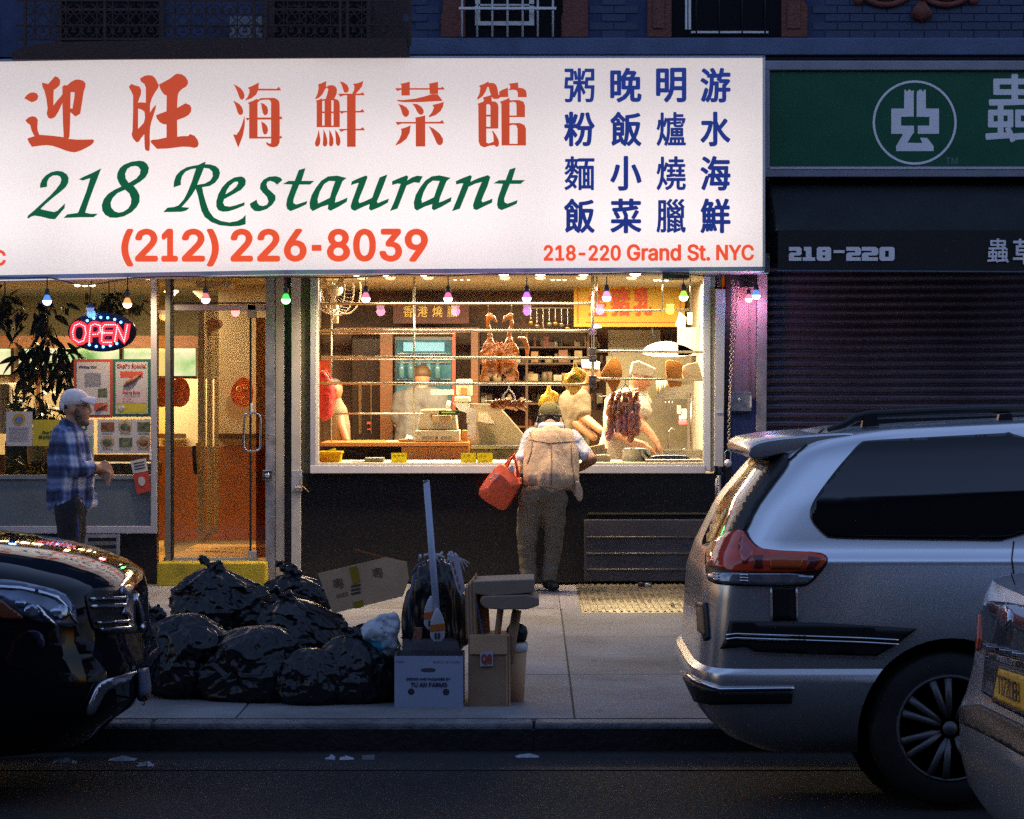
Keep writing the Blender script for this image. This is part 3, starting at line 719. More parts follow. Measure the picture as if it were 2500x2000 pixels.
GR = [((60, 380), [[(145, 303), (148, 265), (165, 225), (200, 185), (250, 155), (305, 143), (355, 150), (395, 175), (412, 210), (408, 255), (385, 295), (340, 335), (270, 390), (200, 450), (148, 500), (210, 515), (278, 528), (310, 515), (345, 480), (378, 447), (375, 490), (340, 530), (285, 596), (235, 592), (150, 570), (92, 562), (60, 572), (40, 588), (25, 580), (35, 560), (100, 505), (170, 440), (240, 375), (300, 310), (335, 260), (345, 225), (335, 198), (305, 185), (265, 187), (230, 210), (212, 245), (210, 292)]]),
 ((60, 380), [[(508, 222), (560, 195), (640, 160), (716, 120), (690, 190), (640, 320), (600, 430), (566, 534), (620, 545), (686, 544), (645, 577), (520, 577), (366, 583), (400, 550), (500, 536), (535, 450), (580, 330), (615, 212), (585, 220), (545, 234)]]),
 ((60, 380), [([(1075, 48), (1115, 55), (1145, 78), (1162, 115), (1155, 160), (1130, 205), (1080, 245), (1018, 283), (1050, 320), (1075, 370), (1075, 430), (1050, 480), (1000, 530), (930, 568), (860, 582), (800, 580), (755, 555), (728, 515), (722, 465), (740, 410), (780, 360), (840, 320), (905, 290), (880, 250), (865, 210), (868, 165), (890, 120), (930, 85), (1000, 58)],
   [[(1035, 97), (1065, 105), (1085, 135), (1078, 175), (1045, 215), (975, 256), (945, 215), (940, 170), (960, 125), (995, 103)], [(940, 320), (980, 355), (998, 405), (995, 450), (970, 495), (925, 525), (880, 534), (840, 520), (810, 485), (805, 440), (825, 395), (870, 350)]])]),
 ((380, 380), [([(168, 298), (172, 245), (190, 190), (230, 145), (290, 110), (355, 95), (400, 88), (435, 70), (468, 58), (462, 82), (510, 83), (560, 98), (592, 125), (602, 165), (590, 210), (555, 255), (505, 285), (435, 296), (445, 350), (470, 440), (500, 520), (545, 580), (610, 612), (690, 625), (765, 612), (815, 585), (841, 553), (841, 642), (780, 658), (700, 662), (600, 652), (520, 622), (460, 575), (430, 520), (412, 450), (395, 370), (375, 310), (345, 360), (300, 420), (243, 482), (318, 487), (285, 515), (240, 526), (72, 529), (112, 487), (170, 482), (215, 465), (265, 410), (300, 340), (340, 240), (378, 120), (330, 128), (280, 150), (248, 190), (236, 235), (236, 275)],
   [[(452, 115), (500, 122), (530, 150), (535, 195), (510, 235), (460, 262), (388, 274), (410, 220)]])]),
 ((380, 380), [([(800, 195), (830, 208), (843, 235), (838, 275), (800, 320), (720, 365), (640, 408), (630, 440), (645, 470), (690, 478), (750, 465), (834, 436), (828, 467), (750, 500), (680, 522), (625, 525), (585, 510), (567, 475), (568, 425), (585, 365), (620, 300), (670, 245), (735, 205)],
   [[(765, 242), (772, 258), (755, 290), (715, 325), (652, 364), (665, 325), (695, 280), (735, 248)]])]),
 ((380, 380), [[(1186, 228), (1135, 274), (1110, 250), (1075, 237), (1045, 245), (1036, 270), (1050, 310), (1090, 345), (1120, 375), (1120, 415), (1090, 460), (1040, 500), (970, 522), (925, 518), (890, 485), (880, 450), (945, 412), (950, 440), (970, 465), (1005, 472), (1040, 460), (1055, 430), (1040, 385), (1000, 345), (975, 310), (980, 265), (1010, 225), (1060, 198), (1125, 193), (1165, 205)]]),
 ((680, 380), [[(190, 135), (252, 118), (215, 237), (335, 237), (295, 271), (195, 271), (165, 340), (140, 410), (140, 445), (165, 458), (210, 445), (268, 425), (262, 455), (200, 485), (112, 520), (82, 500), (72, 465), (80, 405), (105, 340), (130, 271), (40, 266), (95, 237), (152, 237)]]),
 ((680, 380), [([(550, 188), (636, 210), (598, 240), (570, 310), (535, 390), (528, 440), (560, 430), (645, 393), (638, 432), (560, 480), (485, 517), (460, 500), (465, 460), (400, 480), (320, 520), (295, 495), (290, 440), (310, 370), (350, 300), (400, 235), (465, 195)],
   [[(470, 238), (530, 240), (505, 310), (480, 395), (420, 425), (370, 448), (365, 410), (385, 340), (425, 268)]])]),
 ((680, 380), [[(685, 242), (750, 212), (818, 186), (833, 200), (800, 290), (765, 375), (748, 420), (755, 445), (800, 430), (875, 395), (905, 310), (945, 205), (1018, 177), (985, 270), (945, 370), (920, 430), (930, 445), (975, 425), (1032, 402), (1022, 440), (950, 480), (865, 515), (845, 500), (852, 455), (800, 475), (712, 518), (680, 500), (674, 470), (690, 420), (720, 340), (750, 255), (710, 265), (677, 278)]]),
 ((960, 380), [[(-10, 240), (60, 210), (125, 185), (142, 200), (130, 235), (175, 205), (225, 188), (276, 195), (245, 256), (195, 250), (125, 280), (90, 370), (40, 497), (-30, 518), (10, 430), (70, 265), (40, 262), (-10, 275)]]),
 ((960, 380), [([(430, 185), (536, 208), (498, 240), (470, 310), (438, 390), (428, 438), (460, 428), (545, 388), (540, 428), (460, 475), (382, 512), (360, 498), (365, 455), (300, 475), (222, 515), (198, 495), (192, 440), (210, 370), (250, 300), (300, 235), (360, 195)],
   [[(370, 235), (435, 238), (408, 310), (380, 390), (330, 415), (270, 442), (264, 410), (285, 340), (325, 268)]])]),
 ((960, 380), [[(585, 240), (650, 210), (720, 184), (735, 195), (722, 245), (800, 210), (885, 183), (908, 200), (880, 290), (845, 370), (825, 420), (835, 438), (880, 422), (928, 403), (924, 440), (850, 475), (780, 510), (752, 500), (745, 465), (765, 400), (800, 310), (828, 248), (770, 262), (705, 292), (670, 380), (622, 497), (550, 520), (600, 400), (655, 260), (625, 262), (588, 270)]]),
 ((960, 380), [[(1088, 130), (1146, 112), (1110, 230), (1232, 230), (1190, 265), (1090, 265), (1060, 340), (1038, 400), (1040, 435), (1065, 450), (1105, 438), (1162, 416), (1155, 450), (1090, 480), (1012, 511), (982, 495), (970, 460), (978, 400), (1000, 335), (1025, 265), (938, 260), (990, 230), (1050, 230)]])]
for (ox, oy), pl in GR: outline('letter', pl, YS, grn, S, xf=T0(ox, oy, KG), thick=.006)
red2 = mk('bright_red_vinyl', (.70, .08, .03), .45, var=.03, emit=(.85, .09, .028), estr=.8)
# telephone number, one letter at a time
for ch, a, b in (('(', 300, 323), ('2', 334, 382), ('1', 398, 431), ('2', 448, 497), (')', 508, 531), ('2', 567, 614), ('2', 632, 680), ('6', 697, 745), ('-', 761, 785), ('8', 802, 851), ('0', 866, 914), ('3', 930, 978), ('9', 992, 1041)):
    y0_, y1_ = (562, 636) if ch not in '()-' else ((562, 648) if ch in '()' else (598, 613))
    text('digit', ch, a, y0_, b, y1_, YS, red2, S, bold=.030 if ch != '-' else 0, thick=.006)
text('lettering', '218-220', 1329, 600, 1514, 636, YS, red2, S, bold=.030, thick=.006)
text('lettering', 'Grand St.', 1532, 598, 1732, 636, YS, red2, S, bold=.030, thick=.006)
text('lettering', 'NYC', 1750, 599, 1839, 635, YS, red2, S, bold=.030, thick=.006)
text('lettering', 'C', -16, 612, 13, 648, YS, red2, S, bold=.030, thick=.006)
blu = mk('dark_blue_vinyl', (.015, .04, .22), .45, var=.03, emit=(.018, .04, .24), estr=.6)
for ci, (colm, a, b) in enumerate((('粥粉麵飯', 1379, 1450), ('晚飯小菜', 1492, 1564), ('明爐燒臘', 1604, 1673), ('游水海鮮', 1712, 1781))):
    for ri_, ch in enumerate(colm):
        t0, t1 = [(168, 249), (275, 356), (383, 464), (487, 568)][ri_]
        text('character', ch, a, t0, b, t1, YS, blu, S, bold=.030 if ch not in '麵爐臘燒粥' else .018, thick=.006)
# ================================================================== ground floor front, parts of the building
Yw = YF
# side walls / floors / ceilings of the shop
I = thing('restaurant_interior', 'warm lit restaurant room seen through the shop windows', 'room', (0, 25, .15), kind='structure')
M_ceil = mk('ceiling_tile_paint', (.55, .53, .42), .7, var=.15, scale=3)
M_floor = mk('tan_floor_tile', (.42, .28, .13), .45, var=.2, scale=5)
ZC = 2.86
MB().box(-8, XX(1765), YF+.12, 27.6, ZC, ZC+.15).build('ceiling', M_ceil, I)
MB().box(-8, XX(1765), YF+.12, 27.6, .05, .17).build('floor', M_floor, I)
MB().box(-8, XX(640), 27.45, 27.6, .1, 3.3).build('back_wall', M_tan, I)
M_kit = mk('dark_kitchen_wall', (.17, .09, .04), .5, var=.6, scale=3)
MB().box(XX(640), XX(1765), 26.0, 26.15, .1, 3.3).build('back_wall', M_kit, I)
MB().box(XX(1745), XX(1765), YF+.1, 26.2, .1, 3.3).build('side_wall', mk('pale_tile_wall', (.60, .55, .45), .35, var=.1), I)
MB().box(XX(655), XX(680), YF+.12, 26.2, .1, 3.3).build('partition', mk('partition_wood', (.30, .17, .06), .5, var=.3, stretch=(1, 1, 10)), I)
MB().box(-8.2, -8, YF+.1, 27.6, .1, 3.3).build('side_wall', M_tan, I)
# soffit and header behind the sign
MB().box(-8, XX(1866), YS+.31, YF+.12, 2.84, 3.0).build('soffit', M_alud, B)
MB().box(-8, XX(1866), YF+.0, YF+.12, 2.97, ZZ(130)).build('header_wall', M_mortar, B)
# ---- dining window (left)
dw = MB().pbox(-600, 366, 640, 1166, YF+.045, YF+.051).build('dining_window', M_glass, B)
MB().pbox(368, 383, 640, 1303, YF-.02, YF+.10).build('frame_post', mk('satin_aluminium', (.50, .49, .52), .45, metal=.35, var=.08, stretch=(8, 8, .5)), dw, bevel=.004)
M_sat = MATS['satin_aluminium']
MB().pbox(-600, 370, 1285, 1302, YF-.02, YF+.10).build('frame_rail', M_sat, dw, bevel=.004)
MB().pbox(-600, 370, 1160, 1170, YF+.0, YF+.08).build('frame_rail', M_grey, dw)
MB().pbox(-600, 368, 1170, 1285, YF+.02, YF+.05).build('spandrel_panel', mk('grey_green_panel', (.13, .155, .165), .4, var=.12, scale=3), dw)
MB().pbox(-600, 383, 1303, 1432, YF+.0, YF+.12).build('black_base', M_black, B)
# louvre vent
lv = MB().pbox(210, 292, 1305, 1385, YF-.03, YF+.01).build('vent', mk('vent_back', (.02, .02, .02), .7), B)
for a, b, c, d in ((206, 214, 1305, 1385), (284, 292, 1305, 1385), (214, 284, 1305, 1313)):
    MB().pbox(a, b, c, d, YF-.045, YF-.02).build('vent_frame', M_alud, lv)
for i in range(4):
    q = 1322+i*18
    MB().add([P(214, q, YF-.05), P(284, q, YF-.05), P(284, q+9, YF-.03), P(214, q+9, YF-.03)], [(0, 1, 2, 3)]).build('louvre', M_alud, lv)
# ---- entrance: recessed a little
MB().pbox(383, 403, 668, 1378, YF+.02, YF+.10).build('door_side_glass', glass('amber_side_glass', (.95, .85, .6), .05), B)
MB().pbox(403, 416, 668, 1370, YF-.01, YF+.10).build('door_jamb', mk('dull_greenish_channel', (.20, .21, .19), .5, metal=.4, var=.2), B, bevel=.003)
MB().pbox(416, 421, 668, 1370, YF+.0, YF+.10).build('jamb_gasket', M_rubber, B)
MB().pbox(421, 648, 744, 758, YF+.02, YF+.08).build('transom_bar', M_sat, B, bevel=.003)
MB().pbox(421, 648, 668, 744, YF+.05, YF+.056).build('transom_glass', M_glass, B)
MB().pbox(421, 650, 738, 742, YF+.03, YF+.06).build('transom_rail', M_blackm, B)
MB().pbox(383, 649, 1374, 1432, YF-.22, YF+.12).build('door_step', M_yellow, B, bevel=.012)
MB().pbox(400, 606, 1362, 1372, YF+.02, YF+.10).build('threshold', M_sat, B)
# swinging glass door leaf
dr = MB().pbox(421, 611, 758, 1362, YF+.045, YF+.055).build('glass_door', M_glass, B)
MB().pbox(609, 613, 775, 1350, YF+.03, YF+.07).build('door_edge', M_rubber, dr)
MB().pbox(604, 625, 744, 776, YF+.02, YF+.08).build('top_pivot', mk('cream_patch_fitting', (.5, .47, .38), .4), dr, bevel=.003)
MB().pbox(604, 627, 1346, 1378, YF+.02, YF+.08).build('bottom_pivot', M_sat, dr, bevel=.003)
hp = [P(612-17+.0, 1090, YF-.05), P(595, 1022, YF-.05), P(598, 1013, YF-.05), P(606, 1009, YF-.05), P(625, 1009, YF-.05), P(633, 1013, YF-.05), P(636, 1022, YF-.05), P(636, 1090, YF-.05), P(632, 1098, YF-.05), P(624, 1102, YF-.05), P(607, 1102, YF-.05), P(599, 1098, YF-.05)]
MB().tube(hp, .011, 8, True).build('door_handle', M_steel, dr, True)
MB().pbox(612, 617, 985, 1008, YF-.03, YF+.0).build('push_sign', M_white, dr)
MB().pbox(625, 648, 776, 1362, YF+.06, YF+.066).build('reflecting_side_pane', glass('dim_side_glass', (.42, .30, .18), .06), B)
# columns right of the door
cols = [('jamb_column', 648, 671, M_alud, -.04), ('jamb_column', 672, 694, mk('beige_jamb_paint', (.40, .36, .29), .5, var=.12), -.03), ('dark_gap_panel', 694, 711, M_blackm, .03),
        ('jamb_column', 711, 734, mk('pale_jamb_paint', (.50, .47, .42), .5, var=.1), -.05), ('olive_panel', 734, 757, mk('dark_olive_panel', (.10, .09, .05), .5, var=.3), .01)]
for nm, a, b, m, d in cols:
    MB().pbox(a+.4, b-.4, 660, 1432, YF+d, YF+.12).build(nm, m, B, bevel=.003)
lk = MB().pbox(641, 664, 1148, 1172, YF-.07, YF-.04).build('hasp_plate', M_steel, B, bevel=.004)
MB().cone(P(653, 1160, YF-.08), P(653, 1160, YF-.02), .022, .026, 12).build('lock_cylinder', M_chrome, lk, True)
lk = MB().pbox(712, 737, 1148, 1200, YF-.075, YF-.05).build('hasp_plate', M_sat, B, bevel=.004)
MB().tube([P(728, 1162, YF-.1), P(735, 1158, YF-.1), P(738, 1168, YF-.1), P(730, 1176, YF-.1)], .008, 6).build('lock_loop', M_chrome, lk, True)
MB().cone(P(727, 1192, YF-.12), P(727, 1192, YF-.07), .028, .028, 14).build('padlock', M_steel, lk, True)
MB().cone(P(731, 1181, YF-.12), P(755, 1202, YF-.16), .006, .004, 8).build('lock_pin', mk('brass', (.7, .5, .2), .25, metal=1, var=0), lk, True)
MB().tube([P(652, 1062, YF-.08), P(668, 1061, YF-.10), P(672, 1064, YF-.09), P(664, 1068, YF-.08), P(652, 1072, YF-.07)], .007, 6).build('door_catch', M_chrome, B, True)
# ---- display window
win = MB().pbox(776, 1717, 640, 1133, YF+.035, YF+.041).build('display_window', M_glass, B)
MB().pbox(757, 771, 640, 1157, YF-.03, YF+.10).build('frame_post', M_sat, win, bevel=.004)
MB().pbox(771, 777, 640, 1134, YF+.0, YF+.10).build('frame_trim', M_white, win)
MB().pbox(1718, 1735, 640, 1150, YF-.03, YF+.10).build('frame_post', M_white, win, bevel=.004)
MB().pbox(1735, 1746, 640, 1152, YF-.02, YF+.10).build('frame_trim', mk('olive_grey_trim', (.35, .33, .24), .5), win)
MB().pbox(757, 1722, 1137, 1156, YF-.06, YF+.08).build('sill', mk('white_sill_enamel', (.70, .67, .66), .4, var=.05), win, bevel=.004)
MB().pbox(771, 1718, 1131, 1137, YF-.01, YF+.9, ref=YF).build('sill_shelf', mk('cream_shelf', (.72, .66, .52), .35, var=.06), win)
# black stone under the window, with cellar access panel
MB().pbox(735, 1436, 1156, 1422, YF+.0, YF+.12).build('black_base', M_black, B)
MB().pbox(1436, 1765, 1156, 1252, YF+.0, YF+.12).build('black_base', M_black, B)
MB().pbox(1436, 1765, 1252, 1256, YF-.015, YF+.02).build('base_trim', mk('olive_trim', (.12, .11, .07), .4, metal=.4), B)
MB().pbox(1436, 1765, 1256, 1422, YF+.03, YF+.12).build('black_base', M_blackm, B)
cp = MB().pbox(1426, 1760, 1269, 1419, YF-.07, YF+.0).build('access_panel', mk('grey_pressed_steel', (.085, .08, .09), .45, metal=.4, var=.25, scale=5), B, bevel=.006)
for q in (1312, 1352, 1391):
    MB().tube([P(1432, q, YF-.073), P(1757, q, YF-.073)], .011, 6).build('pressed_rib', MATS['grey_pressed_steel'], cp, True)
# ---- right pier
MB().pbox(1746, 1752, 660, 1420, YF+.04, YF+.12).build('dark_gap_panel', M_dark, B)
MB().pprism([(1747, 706), (1771, 706), (1766, 1140), (1744, 1138)], YF-.08, YF+.0).build('pier_board', mk('white_pier_board', (.60, .57, .56), .5, var=.06), B, bevel=.003)
MB().pbox(1748, 1765, 1003, 1009, YF-.086, YF-.08).build('pier_sticker', M_white, B)
MB().pbox(1771, 1866, 640, 700, YF+.02, YF+.12).build('pier_head', M_dark, B)
M_pier = mk('pink_tinted_pier_wall', (.50, .36, .38), .55, var=.15, scale=5)  # white wall with the bulbs' pink glow put into its colour
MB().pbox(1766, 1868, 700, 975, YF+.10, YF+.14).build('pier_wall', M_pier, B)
MB().pbox(1766, 1868, 975, 1425, YF+.06, YF+.14).build('pier_wall', mk('blue_pier_wall', (.06, .08, .20), .6, var=.25), B)
MB().pbox(1771, 1786, 700, 1425, YF+.03, YF+.10).build('dark_channel', M_blackm, B)
MB().pbox(1829, 1831, 700, 960, YF+.06, YF+.10).build('pier_seam', mk('tan_seam', (.4, .3, .18), .5), B)
jb = MB().pbox(1786, 1835, 957, 1004, YF-.03, YF+.06).build('junction_box', M_alud, B, bevel=.004)
MB().cone(P(1804, 976, YF-.05), P(1804, 976, YF-.02), .018, .018, 14).build('key_switch', M_chrome, jb, True)
MB().pbox(1831, 1835, 967, 995, YF-.045, YF-.028).build('box_hinge', M_white, jb)
MB().pbox(1782, 1790, 968, 984, YF-.05, YF+.02).build('box_latch', M_alud, jb)
# pull chains of the shutter: real links
lkm = MB(); 
lkm.tube([(math.cos(t)*.012, 0, math.sin(t)*.019) for t in [2*PI*i/8 for i in range(8)]], .0035, 4, True)
lm = lkm.mesh('link'); lm.materials.append(mk('galvanised_chain', (.55, .48, .40), .35, metal=.9, var=.2))
ch_ = thing('pull_chain', 'looped steel pull chain hanging beside the display window', 'chain', tuple(P(1795, 680, YF-.12)))
for (xa, ya, xb, yb) in ((1790, 682, 1779, 1100), (1802, 690, 1780, 1020)):
    n = int((yb-ya)/7.0)
    for i in range(n):
        t = i/n
        o = bpy.data.objects.new('link', lm); COL.objects.link(o); o.parent = ch_
        o.location = OFF[ch_.name]+P(xa+(xb-xa)*t, ya+(yb-ya)*t, YF-.12); o.rotation_euler = (0, 0, 0 if i % 2 else PI/2)
rp = thing('round_padlock', 'round steel padlock hanging low on the blue pier beside the shutter', 'padlock', tuple(P(1777, 1130, YF-.1)))
MB().cone(P(1777, 1131, YF-.13), P(1777, 1131, YF-.09), .034, .034, 18).build('lock_body', mk('frosted_padlock', (.7, .7, .75), .4, metal=.5), rp, True)
MB().tube([P(1770, 1128, YF-.11), P(1770, 1104, YF-.11), P(1777, 1098, YF-.11), P(1784, 1104, YF-.11), P(1784, 1128, YF-.11)], .006, 6).build('shackle', M_chrome, rp, True)
MB().cone(P(1750, 1168, YF-.06), P(1748, 1220, YF-.05), .012, .012, 8).build('conduit_stub', M_alud, B, True)
MB().cone(P(1755, 1160, YF+.0), P(1755, 1425, YF+.0), .02, .02, 8).build('drain_pipe', M_alud, B, True)

# ================================================================== soffit lights and coloured string lights
def lampdata(kind, name, e_, col, **kw):
    L = bpy.data.lights.new(name, kind); L.energy = e_; L.color = col
    for k, v in kw.items(): setattr(L, k, v)
    return L
warm = emis('warm_lamp_glow', (1, .80, .52), 14)
sl0 = None
for i, px in enumerate((940, 1036, 1230, 1320, 1424, 1551, 870, 330)):
    Yl = 21.05
    sl = thing('soffit_light', 'round warm downlight glowing under the sign', 'lamp', tuple(P(px, 672, Yl)+Vector((0, 0, .022))), group='round downlights under the sign')
    lab = ['first', 'second', 'third', 'fourth', 'fifth', 'sixth']
    ords = {940: 'right of the rosy pink bulb near the fan', 1036: 'just left of the second bare pink bulb', 1230: 'just right of the middle violet bulb', 1320: 'between violet bulb and the lilac bulb',
            1424: 'just left of the lilac bulb', 1551: 'over the middle of the yellow board', 870: 'over the white fan', 330: 'above the oval neon sign'}[px]
    sl['label'] = 'round warm downlight ' + ords
    c = sl.location
    MB().ball(c+Vector((0, 0, -.01)), (.048, .048, .022), 14, 8).build('diffuser', warm, sl, True)
    MB().lathe([(.06, .012), (.06, .02), (.045, .02), (.045, .012)], c, 16).build('trim_ring', M_white, sl)
    L = lampdata('SPOT', 'soffit_lamp', 62, (1, .74, .45), spot_size=math.radians(150), spot_blend=.8, shadow_soft_size=.05)
    o = bpy.data.objects.new('soffit_lamp', L); COL.objects.link(o); o.parent = sl; o.location = (0, 0, -.05)
# string
Yb = 20.45
pts = [(-40, 678), (60, 679), (117, 678), (210, 696), (315, 680), (400, 676), (500, 676), (600, 677), (698, 676), (800, 678), (893, 676), (980, 670), (1092, 674), (1180, 669), (1285, 669), (1380, 671), (1481, 668), (1560, 666), (1660, 668), (1700, 672), (1760, 676), (1800, 680), (1838, 690)]
def cr(pts, k=6):
    out = []
    for i in range(len(pts)-1):
        p0 = pts[max(0, i-1)]; p1 = pts[i]; p2 = pts[i+1]; p3 = pts[min(len(pts)-1, i+2)]
        for j in range(k):
            t = j/k
            out.append(tuple(.5*((2*p1[d])+(-p0[d]+p2[d])*t+(2*p0[d]-5*p1[d]+4*p2[d]-p3[d])*t*t+(-p0[d]+3*p1[d]-3*p2[d]+p3[d])*t**3) for d in (0, 1)))
    out.append(pts[-1]); return out
cb = MB().tube([P(a, b, Yb) for a, b in cr(pts, 5)], .0055, 6).build('string_light_cable', mk('black_cable', (.012, .012, .014), .5, var=0), None, True)
tag(cb, 'black cable strung along the bottom edge of the white sign', 'cable')
bulbs = [(115, 735, (.10, .30, 1.0), 'blue bulb hanging at the far left over the dining window'), (311, 742, (1.0, .45, .15), 'orange bulb hanging above the neon sign'),
         (502, 731, (1.0, .25, .28), 'coral red bulb hanging over the glass door'), (698, 732, (.10, 1.0, .15), 'green bulb hanging over the dark column right of the door'),
         (893, 729, (1.0, .30, .45), 'rosy pink bulb hanging left of the fan'), (1094, 729, (1.0, .22, .42), 'pink bulb hanging over the gold lettered board'),
         (1286, 728, (.80, .25, 1.0), 'violet bulb hanging over the roast ducks'), (1481, 726, (1.0, .45, .85), 'lilac bulb hanging in front of the yellow board'),
         (1669, 725, (.55, 1.0, .10), 'yellow green bulb hanging at the right end of the window')]
def bulb(px, py, col, label, Y=Yb, top=None, s=1.0, pw=5.0):
    c = P(px, py, Y); lum = max(col)
    t = thing('string_light_bulb', label, 'light bulb', tuple(c), group='coloured bulbs on the string')
    tz = (top if top is not None else 676)
    hi = tuple(min(1, .25+.75*q) for q in col)
    em = emis('bulb_glow_%d' % px, hi, 9)
    ne = emis('bulb_neck_%d' % px, col, 1.1)
    MB().lathe([(0, -.036*s), (.018*s, -.033*s), (.031*s, -.022*s), (.037*s, -.006*s), (.037*s, .004*s)], c, 16).build('dome', em, t, True)
    MB().lathe([(.037*s, .0045*s), (.034*s, .012*s), (.022*s, .042*s), (.016*s, .05*s)], c, 16).build('neck', ne, t, True)
    MB().lathe([(.021*s, .05*s), (.023*s, .06*s), (.019*s, .095*s), (.008*s, .108*s)], c, 12).build('socket', mk('black_socket', (.01, .01, .012), .5, var=0), t, True)
    MB().cone(c+Vector((0, 0, .10*s)), P(px, tz, Y), .005, .005, 6).build('lead', MATS['black_cable'], t, True)
    L = lampdata('POINT', 'bulb_light', pw, col, shadow_soft_size=.04)
    o = bpy.data.objects.new('bulb_light', L); COL.objects.link(o); o.parent = t; o.location = (0, -.05, -.05)
    return t
for px, py, col, lab in bulbs: bulb(px, py, col, lab, pw=3.0)
bulb(1828, 730, (1.0, .30, .50), 'rose bulb hanging at the right pier, left of a blue one', Y=21.28, top=690, s=.8, pw=5)
bulb(1846, 722, (.12, .35, 1.0), 'blue bulb at the right end of the string beside the shutter', Y=21.1, top=684, s=.95, pw=3.5)
tb = thing('black_driver_box', 'flat black box fixed below the sign above the yellow green bulb', 'box', tuple(P(1650, 672, 20.7)))
MB().pbox(1617, 1683, 664, 680, 20.55, 20.9).build('case', M_blackm, tb, bevel=.004)

# ================================================================== neon OPEN sign
on = thing('open_sign', 'oval blue and red neon OPEN sign hung inside the dining window', 'neon sign', tuple(P(250, 812, YF+.12)))
Yo = YF+.10
ell = [(250+84*math.cos(2*PI*i/40), 811+48*math.sin(2*PI*i/40)) for i in range(40)]
outline('backing', [ell], Yo, mk('midnight_blue_acrylic', (.012, .012, .05), .3, var=.1, coat=.4), on, thick=.01)
rg = emis('red_led_glow', (1, .045, .07), 1.5); dots = emis('pale_led', (1, .62, .66), 3.2); bd = emis('blue_led', (.10, .45, 1), 10)
GL = [[(194, 790), (182, 795), (177, 812), (180, 828), (192, 836), (204, 832), (210, 815), (207, 797), (194, 790)],
      [(218, 836), (219, 812), (222, 795), (232, 791), (244, 795), (245, 808), (238, 816), (222, 817)],
      [(282, 793), (256, 793), (250, 800), (248, 832), (252, 836), (276, 836)], [(250, 813), (278, 813)],
      [(280, 834), (286, 796), (303, 834), (312, 790)]]
for g in GL:
    gp = cr(g, 3) if len(g) > 2 else g
    MB().tube([P(a, b, Yo-.02) for a, b in gp], .026, 8).build('letter', rg, on, True)
    dn = MB()
    tot = []
    for (a, b), (c, d) in zip(g, g[1:]):
        L_ = math.hypot(c-a, d-b); k = max(1, int(L_/4.2))
        for i in range(k): tot.append((a+(c-a)*i/k, b+(d-b)*i/k))
    for a, b in tot: dn.ball(P(a, b, Yo-.048), .0052, 6, 4)
    tag(dn.build('led', dots, on, True), kind='stuff')
for a, b in [(213, 783), (229, 777), (246, 775), (263, 776), (280, 780), (295, 787), (203, 835), (218, 842), (235, 846), (252, 847), (269, 844), (285, 839)]:
    MB().ball(P(a, b, Yo-.02), .011, 8, 6).build('blue_lamp', bd, on, True)
L = lampdata('POINT', 'open_sign_light', 1.5, (1, .12, .16), shadow_soft_size=.02); o = bpy.data.objects.new('open_sign_light', L); COL.objects.link(o); o.parent = on
o.location = (0, -.14, 0)
for a in (225, 280): MB().cone(P(a, 668, Yo), P(a-8 if a < 250 else a, 770, Yo), .002, .002, 4).build('hanging_wire', M_blackm, on)
# ================================================================== ceiling lights inside
tube_m = emis('lit_tube', (1, .86, .62), 12)
def ceiling_light(px0, px1, py, Y, lab, e_=60, size=.9, col=(1, .76, .46)):
    c = P((px0+px1)/2, py, Y)
    t = thing('ceiling_light', lab, 'lamp', tuple(c), group='ceiling lamps in the restaurant')
    w = (px1-px0)*Y/F
    MB().box(c.x-w/2-.03, c.x+w/2+.03, Y-.12, Y+.12, c.z+.02, c.z+.05).build('housing', M_cream, t)
    n = 3
    for i in range(n):
        a = c.x-w/2+w*(i+.5)/n
        MB().ball((a, Y, c.z+.005), (w/n*.42, .05, .018), 10, 6).build('lit_tube', tube_m, t, True)
    L = lampdata('AREA', 'ceiling_lamp', e_*1.65, col, shape='RECTANGLE', size=size, size_y=.5)
    o = bpy.data.objects.new('ceiling_lamp', L); COL.objects.link(o); o.parent = t; o.location = (0, 0, -.04)
    return t
ceiling_light(1103, 1152, 681, 22.9, 'triple ceiling lamp inside above the neck of the hanging ducks', 85, 1.4)
ceiling_light(1342, 1386, 682, 22.9, 'triple ceiling lamp inside beside the yellow board', 85, 1.2)
ceiling_light(828, 872, 679, 22.9, 'triple ceiling lamp inside over the white fan', 85, 1.4)
ceiling_light(1594, 1634, 684, 22.9, 'triple ceiling lamp inside in front of the yellow board', 75, 1.0)
ceiling_light(430, 470, 690, 24.5, 'ceiling lamp in the entrance behind the transom', 120, 1.0, (1, .72, .38))
ceiling_light(180, 235, 697, 24.0, 'ceiling lamp in the dining room above the plants', 110, 2.0, (1, .74, .42))
ceiling_light(-180, -120, 697, 25.5, 'ceiling lamp at the far left end of the dining room', 80, 2.0, (1, .74, .42))
# unseen lamp added at the head of the window to brighten the display
L = lampdata('AREA', 'window_fill_lamp', 45, (1, .78, .48), shape='RECTANGLE', size=3.0, size_y=.12)
hl = thing('added_lamp_bar', 'unseen warm lamp bar added behind the sign to light the display window', 'lamp', tuple(P(1250, 672, 21.75)))
MB().pbox(800, 1700, 664, 669, 21.70, 21.80).build('housing', M_white, hl)
o = bpy.data.objects.new('fill_lamp', L); COL.objects.link(o); o.parent = hl; o.location = (0, 0, -.03)

